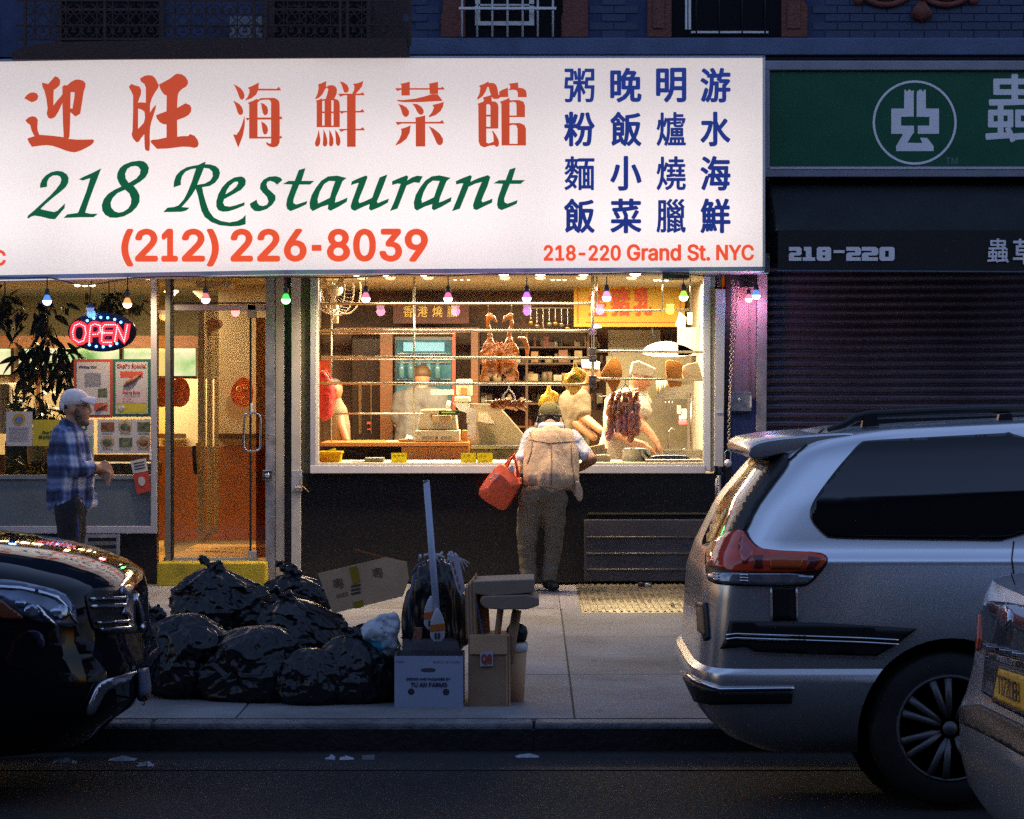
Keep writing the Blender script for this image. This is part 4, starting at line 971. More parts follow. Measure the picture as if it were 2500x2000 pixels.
# ================================================================== hanging rack of bright steel tubes
rk = thing('hanging_rack', 'rack of polished steel rails across the display window', 'rack', tuple(P(1240, 1130, 21.8)))
Yr = 21.9
def rod(x0, y0, x1, y1, r=.011, Y=Yr, nm='rail', m=None): return MB().cone(P(x0, y0, Y), P(x1, y1, Y), r, r, 10).build(nm, m or M_steel, rk, True)
rod(782, 742, 1443, 741, .012); rod(782, 807, 1446, 808, .014); rod(782, 815, 1112, 815, .006, Yr+.3); rod(784, 872, 1444, 875, .013); rod(784, 878, 1112, 878, .005, Yr+.3)
rod(782, 936, 1445, 939, .013); rod(815, 1010, 1032, 1011, .008, Yr+.3)
rod(1463, 759, 1683, 757, .010); rod(1450, 857, 1716, 860, .012); rod(1450, 924, 1716, 928, .010)
rod(1447, 660, 1447, 940, .014); rod(1457, 660, 1457, 758, .008, Yr+.2); rod(1685, 660, 1686, 760, .008); rod(1617, 660, 1618, 760, .006)
rod(781, 660, 781, 810, .010); rod(809, 745, 809, 1080, .007, Yr+.3); rod(1011, 662, 1011, 1076, .009, Yr+.25)
for (a, b) in ((1447, 810), (1447, 858), (1447, 876), (1447, 926), (1447, 939)): MB().pbox(a-9, a+9, b-9, b+8, Yr-.03, Yr+.03).build('clamp', M_steel, rk, bevel=.005)

# ================================================================== roast meats
M_duck = mk('roast_duck_skin', (.30, .085, .012), .2, var=.6, scale=14, bump=.35, bscale=45, coat=.4)
M_siu = mk('roast_pork_glaze', (.24, .055, .022), .28, var=.6, scale=18, bump=.6, bscale=40, coat=.3)
M_chick = mk('soy_chicken_skin', (.75, .45, .03), .28, var=.3, scale=12, bump=.2, coat=.3)
M_squid = mk('orange_squid_skin', (.75, .30, .06), .35, var=.25, scale=10, bump=.2)
M_hook = M_steel
def hang(name, label, cat, px, py, Y): return thing(name, label, cat, tuple(P(px, py, Y)))
Yd = 22.1
def duck(cx, s, lab, hook_y, dx=0):
    t = hang('roast_duck', lab, 'roast duck', cx, 920, Yd); t['group'] = 'roast ducks hanging from the rack'
    q = lambda a, b, d=0: P(cx+a*s, b, Yd+d)
    o = ORG(); 
    o.chain([(q(6, 772), .030), (q(-6, 777), .022), (q(-14, 788), .008)])
    o.chain([(q(6, 770), .020), (q(10, 790), .018), (q(4, 812), .020), (q(3, 832), .030)])
    o.cap(q(3, 832), q(0, 862), .035, .060).cap(q(0, 862), q(2, 888), .060, .085).cap(q(2, 888), q(4, 905), .085, .06)
    o.chain([(q(-16, 838), .012), (q(-20, 858), .02), (q(-10, 872), .02)]); o.chain([(q(16, 838), .012), (q(24, 862), .02), (q(14, 876), .02)])
    o.chain([(q(14, 898), .035), (q(22, 915), .02), (q(25, 930), .009)]); o.chain([(q(-10, 898), .035), (q(-20, 912), .02), (q(-26, 922), .009)])
    o.build('body', M_duck, t, vox=.008, sm=4, wrinkle=.006, wscale=22, seed=cx)
    MB().tube([q(6, hook_y), q(6, hook_y-4), q(9, hook_y-4), q(9, hook_y+6), q(7, 770)], .0035, 6).build('hook', M_hook, t, True)
duck(1240, 1.0, 'roast duck hanging in front, its curled head above the second rail', 741)
duck(1200, -.95, 'roast duck hanging behind and left of the front duck', 741)
t = hang('roast_duck', 'narrow piece of roast duck hanging right of the whole ducks', 'roast duck', 1284, 880, Yd+.05); t['group'] = 'roast ducks hanging from the rack'
o = ORG(); o.chain([(P(1268, 826, Yd), .018), (P(1280, 828, Yd), .022), (P(1288, 850, Yd), .02), (P(1287, 872, Yd), .014), (P(1283, 885, Yd), .008)]); o.build('body', M_duck, t, vox=.007, sm=3, wrinkle=.004, wscale=25)
MB().cone(P(1273, 808, Yd), P(1273, 828, Yd), .003, .003, 6).build('hook', M_hook, t)
# wings on a skewer
t = hang('skewered_wings', 'row of small brown roast wings on a skewer below a wishbone hanger', 'roast wings', 1242, 990, 21.95)
MB().cone(P(1184, 979, 21.95), P(1298, 981, 21.95), .005, .005, 8).build('skewer', M_steel, t, True)
wh = MB().tube([P(1242, 939, 21.95), P(1242, 950, 21.95), P(1232, 962, 21.95), P(1227, 972, 21.95), P(1229, 979, 21.95)], .007, 8).build('hanger', M_white, t, True)
MB().tube([P(1242, 950, 21.95), P(1252, 960, 21.95), P(1257, 970, 21.95), P(1255, 979, 21.95)], .007, 8).build('hanger', M_white, t, True)
for i in range(8):
    px = 1206+i*10.2+R.uniform(-2, 2); dy = R.uniform(-3, 3); o = ORG()
    o.chain([(P(px+3, 973+dy, 21.95), .008), (P(px-1, 980+dy, 21.93), .016), (P(px-5, 990+dy, 21.94), .026), (P(px+4, 997+dy, 21.95), .02)])
    o.build('wing', M_duck, t, vox=.007, sm=2, wrinkle=.006, wscale=30, seed=i)
# yellow chickens
def chicken(cx, cy, s, lab, Y=22.0, hy=875):
    t = hang('soy_chicken', lab, 'chicken', cx, cy+30, Y); q = lambda a, b, d=0: P(cx+a*s, cy+b*s, Y+d)
    o = ORG(); o.chain([(q(2, -42), .014), (q(3, -28), .022), (q(2, -14), .04)]); o.ell(q(0, 8), (.085*s, .07*s, .095*s)); o.cap(q(0, 0), q(-4, 34), .07*s, .028*s)
    o.chain([(q(-16, -8), .02), (q(-24, 8), .014), (q(-28, 20), .007)]); o.chain([(q(14, -22), .02), (q(24, -12), .026), (q(20, 2), .03)]); o.chain([(q(8, 24), .025), (q(4, 36), .012)])
    o.build('body', M_chick, t, vox=.008, sm=4, wrinkle=.005, wscale=18, seed=cx)
    MB().cone(q(2, -44), P(cx, hy, Y), .003, .003, 6).build('hook', M_hook, t)
chicken(1401, 925, 1.0, 'pale yellow chicken hanging near the clamp of the rack')
chicken(1338, 975, .78, 'small yellow chicken hanging lower, behind the dark cap', 22.3, 939)
# orange cuttlefish pair and slab
def squid(cx, lab):
    t = hang('orange_cuttlefish', lab, 'cuttlefish', cx, 930, 22.0); q = lambda a, b: P(cx+a, b, 22.0)
    poly = [(-8, 878), (4, 872), (12, 876), (20, 888), (24, 905), (22, 925), (10, 950), (2, 966), (-8, 945), (-16, 930), (-34, 922), (-22, 900)]
    MB().pprism([(cx+a, b) for a, b in smoothpoly(poly, 2)], 21.96, 22.02).build('body', M_squid, t, bevel=.012, smooth=True)
    MB().cone(q(-2, 858), q(-2, 880), .003, .003, 6).build('hook', M_hook, t)
squid(1496, 'orange cuttlefish hanging left of the paper hat')
t = hang('orange_cuttlefish', 'squared orange slab of cuttlefish hanging right of the paper hat', 'cuttlefish', 1648, 915, 22.0)
MB().pprism(smoothpoly([(1624, 884), (1632, 878), (1645, 880), (1660, 884), (1668, 890), (1664, 920), (1666, 946), (1650, 943), (1636, 948), (1628, 930)], 2), 21.95, 22.02).build('body', M_squid, t, bevel=.012, smooth=True)
MB().cone(P(1646, 858, 21.98), P(1646, 884, 21.98), .003, .003, 6).build('hook', M_hook, t)
# char siu strips on a bar
t = hang('roast_pork_rack', 'thick curtain of dark red roast pork strips hanging on a bar', 'roast pork', 1525, 1080, 21.95)
MB().cone(P(1462, 968, 21.92), P(1578, 965, 21.96), .005, .005, 8).build('skewer', M_steel, t, True)
for a in (-1, 1):
    MB().tube([P(1527, 924, 21.9), P(1527, 936, 21.9), P(1527+a*8, 948, 21.9), P(1527+a*15, 960, 21.9), P(1527+a*14, 968, 21.9)], .0065, 8).build('hanger', M_white, t, True)
for i in range(5):
    px = 1496+i*14.5
    o = ORG(); y = 962
    pts = []
    L_ = [108, 88, 96, 112, 92][i]
    k = 9
    for j in range(k+1):
        pts.append((P(px+R.uniform(-3, 3)-(j*.9 if i == 0 else 0), y+L_*j/k, 21.90+R.uniform(-.015, .02)), R.uniform(.024, .037)*(1.15 if j > 1 else .8)))
    o.chain(pts); o.build('pork_strip', M_siu, t, vox=.008, sm=2, wrinkle=.010, wscale=26, seed=i*5)
    MB().cone(P(px+R.uniform(-4, 4), 972+R.random()*10, 21.865), P(px+R.uniform(-4, 4), 1010, 21.865), .003, .003, 5).build('bone_tip', mk('pale_bone', (.7, .5, .3), .4), t)

# ================================================================== back of the kitchen
def thing1(name, lab, cat, mat, pts=None, mb=None, grp=None, bevel=0, smooth=False):
    o = mb.build(name, mat, None, smooth=smooth, bevel=bevel); return tag(o, lab, cat, grp)
# yellow board
yb = thing('yellow_menu_board', 'large yellow board with red Chinese characters and a thin red border', 'board', tuple(P(1540, 790, 24.6)))
M_yb = mk('yellow_board_paint', (.80, .50, .035), .5, var=.08)
MB().pbox(1401, 1672, 640, 798, 24.6, 24.63).build('panel', M_yb, yb)
rdm = mk('red_board_ink', (.70, .10, .03), .5, var=.1)
for a, b, c, d in ((1410, 1411.5, 668, 790), (1660, 1661.5, 668, 790), (1430, 1646, 786.5, 788)): MB().pbox(a, b, c, d, 24.588, 24.598).build('border', rdm, yb)
for ch, a, b in (('金', 1437, 1482), ('豬', 1492, 1537), ('乳', 1548, 1590)): text('character', ch, a, 704, b, 771, 24.6, rdm, yb, bold=.03)
text('character', '來', 1488, 655, 1534, 690, 24.6, rdm, yb, bold=.02)
# gold lettered dark board
gb = thing('gold_lettered_board', 'brown wooden board with gold Chinese characters high on the back wall', 'board', tuple(P(1055, 790, 25.4)))
MB().pbox(960, 1145, 742, 790, 25.4, 25.44).build('panel', mk('dark_red_board', (.16, .035, .015), .4, var=.3), gb)
gold = mk('gold_leaf_lettering', (.75, .52, .12), .35, metal=.4, var=.2, emit=None)
for i, ch in enumerate('香港燒臘'): text('character', ch, 984+i*36, 747, 1008+i*36, 774, 25.39, gold, gb, bold=.01)
# wall shelves with goods
sf = thing('wall_shelf', 'dark shelf along the kitchen back wall loaded with boxes and jars', 'shelf', tuple(P(1300, 930, 25.6)))
M_dw = mk('dark_shelf_wood', (.10, .05, .02), .5, var=.4)
MB().pbox(1165, 1440, 931, 936, 25.3, 25.9, ref=25.3).build('board', M_dw, sf); MB().pbox(1165, 1440, 886, 890, 25.3, 25.9, ref=25.3).build('board', M_dw, sf)
for a in (1168, 1286, 1436): MB().pbox(a-3, a+3, 800, 1080, 25.28, 25.9, ref=25.28).build('upright', M_dw, sf)
cols_ = [(.45, .20, .06), (.55, .45, .25), (.30, .10, .05), (.50, .38, .18), (.20, .15, .10), (.60, .55, .40)]
gi = 0
for row, (yb_, h0, h1, spots) in enumerate(((931, 14, 30, (1182, 1214, 1246, 1300, 1330, 1362, 1394, 1420)), (886, 12, 34, (1180, 1205, 1232, 1262, 1305, 1340, 1375, 1412)))):
    for a in spots:
        w_ = R.uniform(9, 14); h_ = R.uniform(h0, h1); m = mk('goods_%d' % (gi % 6), cols_[gi % 6], .4, var=.4, scale=20)
        if gi % 3 == 1:
            o = MB().lathe([(w_*.0036, 0), (w_*.0038, h_*.0028), (w_*.0030, h_*.0036), (w_*.0032, h_*.0043)], P(a, yb_, 25.45), 12).build('jar', m, None, True)
            tag(o, '%s jar standing on the %s shelf at the back, %s' % (['tan', 'brown', 'straw coloured'][gi % 3], ['lower', 'upper'][row], ['left part', 'middle', 'right part'][min(2, spots.index(a)*3//8)]), 'jar', 'jars on the kitchen shelves')
        else:
            o = MB().pbox(a-w_, a+w_, yb_-h_, yb_-.5, 25.38, 25.55).build('carton', m, None, bevel=.004)
            tag(o, '%s carton on the %s kitchen shelf, %s' % (['rusty', '', 'dark', 'straw', 'brown', 'cream'][gi % 6] or 'tan', ['lower', 'upper'][row], ['toward the left', 'near the middle', 'toward the right'][min(2, spots.index(a)*3//8)]), 'carton', 'cartons on the kitchen shelves')
        gi += 1
text('lettering', '紅', 1185, 905, 1196, 925, 25.37, mk('dark_ink', (.03, .02, .02), .5), None); _l = bpy.data.objects['lettering.005'] if 'lettering.005' in bpy.data.objects else None
# countless small goods, tins and papers between the named ones
sg_c = [(.5, .3, .1), (.12, .07, .04), (.6, .5, .3), (.35, .08, .03), (.08, .09, .05), (.7, .6, .42)]
for k in range(6):
    mb_ = MB()
    for i in range(26):
        px = R.uniform(1172, 1478); lv_ = R.choice((848, 887, 931, 985, 1040)); w_ = R.uniform(3, 8); h_ = R.uniform(7, 26); Y_ = 25.55+R.random()*.3
        if R.random() < .5: mb_.pbox(px-w_, px+w_, lv_-h_, lv_, Y_, Y_+.12)
        else: mb_.cone(P(px, lv_, Y_), P(px, lv_-h_, Y_), w_*.0042, w_*.0036, 8)
    tag(mb_.build('small_goods', mk('goods_mix_%d' % k, sg_c[k], .35, var=.5, scale=25), sf), kind='stuff')
MB().pbox(1165, 1440, 984, 988, 25.3, 25.9, ref=25.3).build('board', M_dw, sf); MB().pbox(1165, 1440, 1040, 1044, 25.3, 25.9, ref=25.3).build('board', M_dw, sf); MB().pbox(1165, 1440, 846, 850, 25.3, 25.9, ref=25.3).build('board', M_dw, sf)
# hanging ladles and strainers
ut = thing('hanging_utensils', 'row of dark ladles and strainers hanging above the goods shelf', 'utensils', tuple(P(1330, 760, 24.8)))
MB().cone(P(1290, 752, 24.8), P(1398, 752, 24.8), .008, .008, 6).build('bar', M_steel, ut)
for i in range(7):
    px = 1296+i*15; L_ = R.uniform(28, 52); MB().cone(P(px, 752, 24.8), P(px, 752+L_, 24.8), .005, .005, 6).build('handle', M_steel, ut); MB().ball(P(px, 756+L_, 24.8), (.035, .03, .03), 10, 6).build('ladle_bowl', M_steel if i % 2 else mk('brass', (.7, .5, .2), .25), ut, True)
# teal refrigerator with glass door behind the counter
fr = thing('glass_door_fridge', 'tall drinks fridge with blue green glass behind the grey shirted man', 'fridge', tuple(P(1035, 1060, 25.2)))
MB().pbox(962, 1108, 812, 1100, 25.2, 25.8).build('cabinet', mk('fridge_steel', (.14, .14, .13), .4, metal=.5), fr, bevel=.01)
MB().pbox(968, 1102, 830, 1090, 25.14, 25.19).build('door_glass', mk('teal_fridge_glass', (.05, .14, .16), .1, var=.8, scale=4, coat=.6, emit=(.10, .28, .34), estr=.25), fr)
for q in (862, 884, 925): MB().pbox(970, 1100, q, q+3, 25.10, 25.13).build('shelf_edge', M_steel, fr)
for i in range(5): MB().lathe([(.035, 0), (.035, .12), (.014, .16), (.014, .2)], P(980+i*22, 924, 25.11)+Vector((0, .0, 0)), 10).build('bottle', mk('blue_bottle', (.12, .30, .38), .2, var=.2), fr, True)
MB().pbox(985, 1085, 836, 858, 25.12, 25.135).build('lit_header', mk('fridge_header_light', (.2, .5, .7), .4, emit=(.15, .50, .75), estr=.5), fr)
pl_ = thing1('red_post', 'thin bright red post standing between fridge and shelf', 'post', mk('red_post_paint', (.60, .07, .03), .4), mb=MB().pbox(1105, 1112, 808, 1096, 24.7, 24.74))
cu = thing1('wood_door_post', 'orange brown timber door post behind the white printer', 'post', M_wood, mb=MB().pbox(1150, 1167, 812, 1030, 25.0, 25.1))
cu = thing1('wood_door_post', 'dark brown timber post left of the grey shirted man', 'post', M_wood, mb=MB().pbox(928, 958, 812, 1085, 25.0, 25.1))
hdr = thing1('wood_header', 'brown timber beam running above the fridge', 'beam', M_wood, mb=MB().pbox(820, 1170, 800, 812, 25.0, 25.1))
# dark block in place of the alcove, strips laid on as brass reflections
al = thing('dark_alcove', 'dark block in place of an alcove with strips for brass reflections, left of the counter', 'cabinet', tuple(P(890, 1075, 25.3)))
MB().pbox(858, 928, 816, 1078, 25.3, 25.8).build('alcove_block', mk('dark_alcove_tone', (.03, .018, .012), .25, var=.3), al, bevel=.01)
for a in (876, 880, 905): MB().pbox(a, a+2, 940, 1060, 25.27, 25.29).build('brass_reflection', mk('brass', (.7, .5, .2), .25, metal=1, var=0), al)
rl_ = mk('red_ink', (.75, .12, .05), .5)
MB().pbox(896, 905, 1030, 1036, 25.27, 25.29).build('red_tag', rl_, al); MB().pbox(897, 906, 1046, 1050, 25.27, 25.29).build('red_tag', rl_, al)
# pale wall with white hood on the right
kw = thing1('kitchen_wall_panel', 'cream wall panel behind the paper hatted cook', 'wall', M_cream, mb=MB().pbox(1485, 1612, 806, 1000, 25.6, 25.7))
kw = thing1('kitchen_wall_panel', 'steel backsplash at the right of the kitchen behind the sink', 'wall', mk('dull_olive_steel', (.30, .27, .17), .4, metal=.5, var=.25, scale=4), mb=MB().pbox(1480, 1730, 870, 1110, 25.2, 25.3))
hd = thing('white_exhaust_hood', 'rounded white exhaust hood hanging above the cook', 'hood', tuple(P(1625, 850, 24.0)))
o = MB(); o.pprism(smoothpoly([(1569, 862), (1578, 846), (1600, 836), (1630, 832), (1655, 838), (1680, 846), (1700, 858), (1682, 872), (1610, 873), (1575, 868)], 2), 23.8, 24.2); o.build('shell', M_white, hd, bevel=.02, smooth=True)
MB().tube([P(1592, 800, 24), P(1594, 815, 24), P(1603, 832, 24)], .012, 8).build('black_hose', M_rubber, hd, True)
hb = thing('hanging_paper_bag', 'cream paper sack hanging at the right end of the lower rail', 'bag', tuple(P(1690, 920, 22.1)))
MB().pprism([(1668, 895), (1680, 888), (1702, 884), (1710, 900), (1716, 928), (1670, 928), (1664, 910)], 22.05, 22.13).build('sack', mk('cream_paper', (.75, .66, .48), .6, var=.05), hb, bevel=.01)
st_ = thing('steel_shelf_unit', 'stainless wall shelf right of the cook with ladles under it', 'shelf', tuple(P(1650, 965, 24.2)))
MB().pprism([(1600, 968), (1650, 940), (1718, 938), (1718, 972), (1600, 976)], 24.2, 24.5).build('shelf_body', M_steel, st_)
for a in (1626, 1634, 1642, 1686, 1692):
    MB().tube([P(a, 976, 24.1), P(a-1, 988, 24.1), P(a+4, 994, 24.1), P(a+1, 1000, 24.1)], .006, 6).build('ladle_hook', M_chrome, st_, True)
cl_ = thing('stacked_cup_sleeves', 'stack of clear and white cup sleeves beside the orange slab', 'cups', tuple(P(1618, 965, 23.5)))
for i in range(5): MB().cone(P(1604+i*6, 924, 23.5), P(1606+i*6, 962-i*4, 23.5), .012, .010, 8).build('sleeve', M_white if i % 2 else mk('tan_sleeve', (.55, .4, .22), .5), cl_, True)
bt = thing('soap_dispenser', 'white and pink soap dispenser on the kitchen wall', 'dispenser', tuple(P(1668, 1040, 24.0)))
MB().pbox(1658, 1678, 998, 1026, 24.0, 24.08).build('body', M_white, bt, bevel=.015); MB().pbox(1658, 1678, 1026, 1038, 24.0, 24.08).build('base', mk('pink_plastic', (.75, .2, .25), .4), bt, bevel=.01)
MB().pbox(1653, 1662, 990, 1010, 23.98, 24.0).build('lever', M_cream, bt)
tp = thing('sink_tap', 'curved chrome tap over the kitchen sink', 'tap', tuple(P(1634, 1105, 23.6)))
MB().tube([P(1632, 1108, 23.6), P(1632, 1062, 23.6), P(1634, 1052, 23.6), P(1640, 1046, 23.6), P(1648, 1050, 23.6)], .009, 8).build('spout', M_chrome, tp, True)
MB().ball(P(1670, 1098, 23.6), .02).build('knob', M_chrome, tp, True)
sk = thing('hanging_pipe', 'thin steel pipe running down right of the soap dispenser', 'pipe', tuple(P(1690, 1110, 23.9)))
MB().cone(P(1688, 960, 23.9), P(1688, 1115, 23.9), .014, .014, 8).build('pipe', M_steel, sk, True)
# white appliance + light fittings at far right top
ap = thing('wall_light_fitting', 'cream angular light fitting on the right kitchen wall', 'lamp', tuple(P(1660, 800, 23.2)))
MB().pprism([(1660, 762), (1676, 776), (1672, 800), (1664, 806), (1650, 795)], 23.2, 23.3).build('arm', M_cream, ap); MB().pbox(1679, 1690, 763, 792, 23.2, 23.26).build('switch_box', M_white, ap)
MB().pbox(1655, 1708, 800, 868, 23.8, 23.9).build('panel', M_cream, ap)
cp_ = thing('clamp_lamp', 'small clip on lamp glowing at the joint of the rack', 'lamp', tuple(P(1455, 800, 21.95)))
MB().lathe([(.012, .03), (.045, .012), (.05, 0), (.02, -.004)], P(1456, 800, 21.93), 14).build('shade', emis('clamp_lamp_glow', (1, .9, .7), 4), cp_, True)

# ================================================================== left end: fan, red bag, sleeve
fan = thing('white_fan', 'white caged fan fixed high at the left end of the window', 'fan', tuple(P(845, 740, 22.6)))
M_fan = mk('cream_fan_plastic', (.66, .58, .44), .45, var=.05)
c = P(812, 708, 22.6)
def rot_y(p, a): return p
for k, (r_, dy) in enumerate(((.22, -.02), (.235, .04), (.22, .10))):
    pts_ = [c+Vector((r_*.62*math.cos(a)+dy*1.2, dy*.5, r_*math.sin(a))) for a in [2*PI*i/28 for i in range(28)]]
    MB().tube(pts_, .006, 6, True).build('cage_ring', M_fan, fan, True)
cg = MB()
for i in range(40):
    a = 2*PI*i/40
    cg.tube([c+Vector((.03*math.cos(a)-.02, -.05, .04*math.sin(a))), c+Vector((.22*.62*math.cos(a)-.024, -.02, .22*math.sin(a))), c+Vector((.235*.62*math.cos(a)+.05, .02, .235*math.sin(a)))], .002, 4)
tag(cg.build('cage_wire', M_fan, fan), kind='stuff')
for i in range(3):
    a = .5+2*PI*i/3
    MB().prism([(c.x+.02*math.cos(a), c.z+.02*math.sin(a)), (c.x+.12*math.cos(a-.3), c.z+.18*math.sin(a-.3)), (c.x+.125*math.cos(a+.35), c.z+.19*math.sin(a+.35)), (c.x+.03*math.cos(a+.8), c.z+.03*math.sin(a+.8))], 22.61, 22.625).build('blade', M_fan, fan)
MB().cone(P(812, 708, 22.5), P(822, 708, 22.9), .05, .06, 16).build('motor', M_fan, fan, True)
MB().cone(P(820, 745, 22.75), P(820, 790, 22.75), .025, .025, 10).build('bracket', M_fan, fan, True)
rbag = thing('red_cloth_bag', 'bright coral red bag hanging at the left end of the window', 'bag', tuple(P(798, 1025, 22.1)))
M_rb = mk('coral_red_cloth', (.85, .06, .05), .6, var=.12, scale=6, bump=.3)
o = ORG(); o.chain([(P(786, 915, 22.1), .04), (P(795, 940, 22.1), .08), (P(797, 975, 22.1), .085), (P(794, 1005, 22.1), .075), (P(792, 1022, 22.1), .03)]); o.cap(P(805, 945, 22.1), P(814, 952, 22.1), .05, .03)
o.build('bag_body', M_rb, rbag, vox=.012, sm=5, wrinkle=.018, wscale=9)
MB().tube([P(786, 915, 22.05), P(796, 905, 22.05), P(808, 925, 22.05)], .008, 6).build('handle', M_rb, rbag, True)
MB().pbox(782, 800, 932, 938, 21.87, 21.93).build('yellow_clip', mk('yellow_plastic', (.85, .6, .05), .4), rbag)
ps = thing1('red_poster', 'dark red poster with floral print at the left end of the window', 'poster', mk('red_poster_print', (.55, .08, .03), .5, var=.8, scale=14), mb=MB().pbox(778, 810, 880, 912, 22.4, 22.41))
# ================================================================== counter, till, printer, cards
ct = thing('wooden_counter', 'orange brown wooden counter carrying the cash register', 'counter', tuple(P(1060, 1133, 22.6)))
M_ct = mk('orange_counter_wood', (.50, .19, .045), .35, var=.2, scale=5, stretch=(1, 1, 6), coat=.2)
MB().pbox(782, 1145, 1080, 1090, 22.4, 23.3, ref=22.4).build('top', M_ct, ct, bevel=.008); MB().pbox(980, 1146, 1092, 1145, 22.5, 23.2, ref=22.5).build('front', M_ct, ct)
MB().cone(P(1062, 1099, 22.49), P(1062, 1099, 22.5), .012, .012, 12).build('lock', M_steel, ct); MB().pbox(782, 980, 1090, 1150, 22.9, 23.2, ref=22.9).build('recess', M_dark, ct)
rg_ = thing('cash_register', 'cream cash register with drawer and angled keypad', 'cash register', tuple(P(1067, 1081, 22.45)))
M_reg = mk('cream_till_plastic', (.66, .58, .40), .45, var=.05)
MB().pbox(1013, 1122, 1051, 1079, 22.45, 22.95).build('drawer', M_reg, rg_, bevel=.008)
ks = [P(1018, 1049, 22.5), P(1117, 1049, 22.5), P(1112, 1018, 22.85), P(1112, 1001, 22.9), P(1026, 1000, 22.9), P(1024, 1018, 22.85)]
MB().pprism([(1018, 1050), (1117, 1050), (1113, 1012), (1095, 1000), (1027, 1000), (1020, 1035)], 22.5, 22.9).build('housing', M_reg, rg_, bevel=.01)
MB().pbox(1029, 1051, 1079, 1082, 22.46, 22.5).build('foot', M_rubber, rg_); MB().pbox(1098, 1118, 1079, 1082, 22.46, 22.5).build('foot', M_rubber, rg_)
MB().pbox(1051, 1065, 1011, 1019, 22.485, 22.499).build('paper_slot', mk('slot_brown', (.15, .07, .04), .5), rg_)
MB().pbox(1055, 1102, 1014, 1030, 22.47, 22.499).build('key_cover', mk('tan_plastic', (.60, .44, .24), .45), rg_, bevel=.004)
dsp = MB().pbox(1071, 1121, 1002, 1014, 22.40, 22.46).build('display', mk('till_display', (.02, .03, .015), .2, var=0), rg_, bevel=.004)
MB().pbox(1078, 1112, 1005, 1009, 22.395, 22.40).build('digits', mk('green_digits', (.2, .35, .08), .4, emit=(.3, .6, .1), estr=.25), dsp)
MB().cone(P(1092, 1000, 22.7), P(1097, 979, 22.7), .018, .018, 10).build('paper_roll', M_white, rg_, True)
for a, b in ((1030, 1057), (1076, 1102)): MB().pbox(a, b, 1067, 1068.4, 22.44, 22.449).build('groove', MATS['slot_brown'], rg_)
MB().cone(P(1066, 1069, 22.44), P(1066, 1069, 22.45), .010, .010, 12).build('keyhole', M_steel, rg_)
text('lettering', 'TEC', 1018, 1058, 1027, 1062, 22.449, MATS['slot_brown'], rg_)
pr_ = thing('receipt_printer', 'cream ticket printer with a dangling paper slip', 'printer', tuple(P(1135, 1010, 22.8)))
MB().pbox(1114, 1152, 926, 968, 22.9, 23.1).build('case', M_reg, pr_, bevel=.015); MB().pbox(1125, 1140, 947, 963, 22.885, 22.899).build('brown_label', mk('brown_label', (.45, .2, .07), .5), pr_)
MB().pbox(1110, 1148, 968, 983, 22.8, 23.05).build('tray', M_reg, pr_, bevel=.015)
MB().pprism([(1106, 984), (1146, 984), (1146, 1010), (1122, 1003)], 22.75, 22.8).build('paper_fan', M_white, pr_)
for a, b, c_, d in ((1139, 997, 1161, 1034), (1141, 1036, 1161, 1072)): MB().pbox(a, c_, b, d, 22.6, 22.605).build('paper_slip', M_white, pr_)
wt = thing1('white_notice_strip', 'blank white strip sign hanging above the cash register', 'notice', M_white, mb=MB().pbox(1051, 1108, 951, 964, 22.9, 22.905))
bx_ = thing1('orange_box', 'small orange box beside the cash register', 'box', mk('orange_box_card', (.55, .25, .07), .5), mb=MB().pbox(1128, 1142, 1051, 1080, 22.6, 22.8), bevel=.004)
tr_ = thing('paper_tray', 'shallow wooden tray holding folded napkins', 'tray', tuple(P(990, 1080, 22.55)))
MB().pbox(972, 1012, 1073, 1080, 22.5, 22.7).build('tray_body', mk('olive_tray', (.30, .22, .06), .5), tr_); MB().add([P(988, 1074, 22.6), P(994, 1061, 22.62), P(1010, 1068, 22.6), P(1012, 1074, 22.58), P(996, 1070, 22.5)], [(0, 1, 4), (1, 2, 4), (2, 3, 4)]).build('napkin', M_white, tr_)
thing1('white_paper_sheet', 'loose white sheet lying at the edge of the counter', 'paper', M_white, mb=MB().pbox(942, 972, 1078, 1080, 22.42, 22.7, ref=22.42))
# slanted stainless case
sc_ = thing('slanted_steel_case', 'stainless food case with slanted front behind the man in the vest', 'case', tuple(P(1210, 1110, 22.9)))
M_st2 = mk('warm_dull_steel', (.50, .43, .28), .35, metal=.6, var=.2, scale=5)
MB().pprism([(1146, 986), (1212, 988), (1240, 1018), (1300, 1088), (1146, 1092)], 22.9, 23.4).build('hood_plate', M_st2, sc_)
MB().pprism([(1168, 1008), (1188, 1008), (1207, 1034), (1188, 1034), (1166, 1028)], 22.88, 22.899).build('cream_flap', M_cream, sc_)
MB().pprism([(1163, 1032), (1188, 1044), (1208, 1062), (1212, 1088), (1176, 1088)], 22.87, 22.899).build('dark_opening', mk('deep_olive', (.10, .09, .05), .4), sc_)
MB().pbox(1149, 1330, 1088, 1097, 22.7, 23.3).build('counter_edge', M_steel, sc_, bevel=.004); MB().pbox(1149, 1560, 1098, 1140, 22.75, 23.3).build('counter_front', mk('olive_counter_front', (.26, .25, .12), .4, metal=.3, var=.3), sc_)
MB().pbox(1555, 1718, 1100, 1140, 22.75, 23.3).build('sink_front', M_steel, sc_)
M_card = paper('yellow_price_card', (.86, .80, .09), .6)
ink = mk('card_ink', (.30, .15, .03), .6)
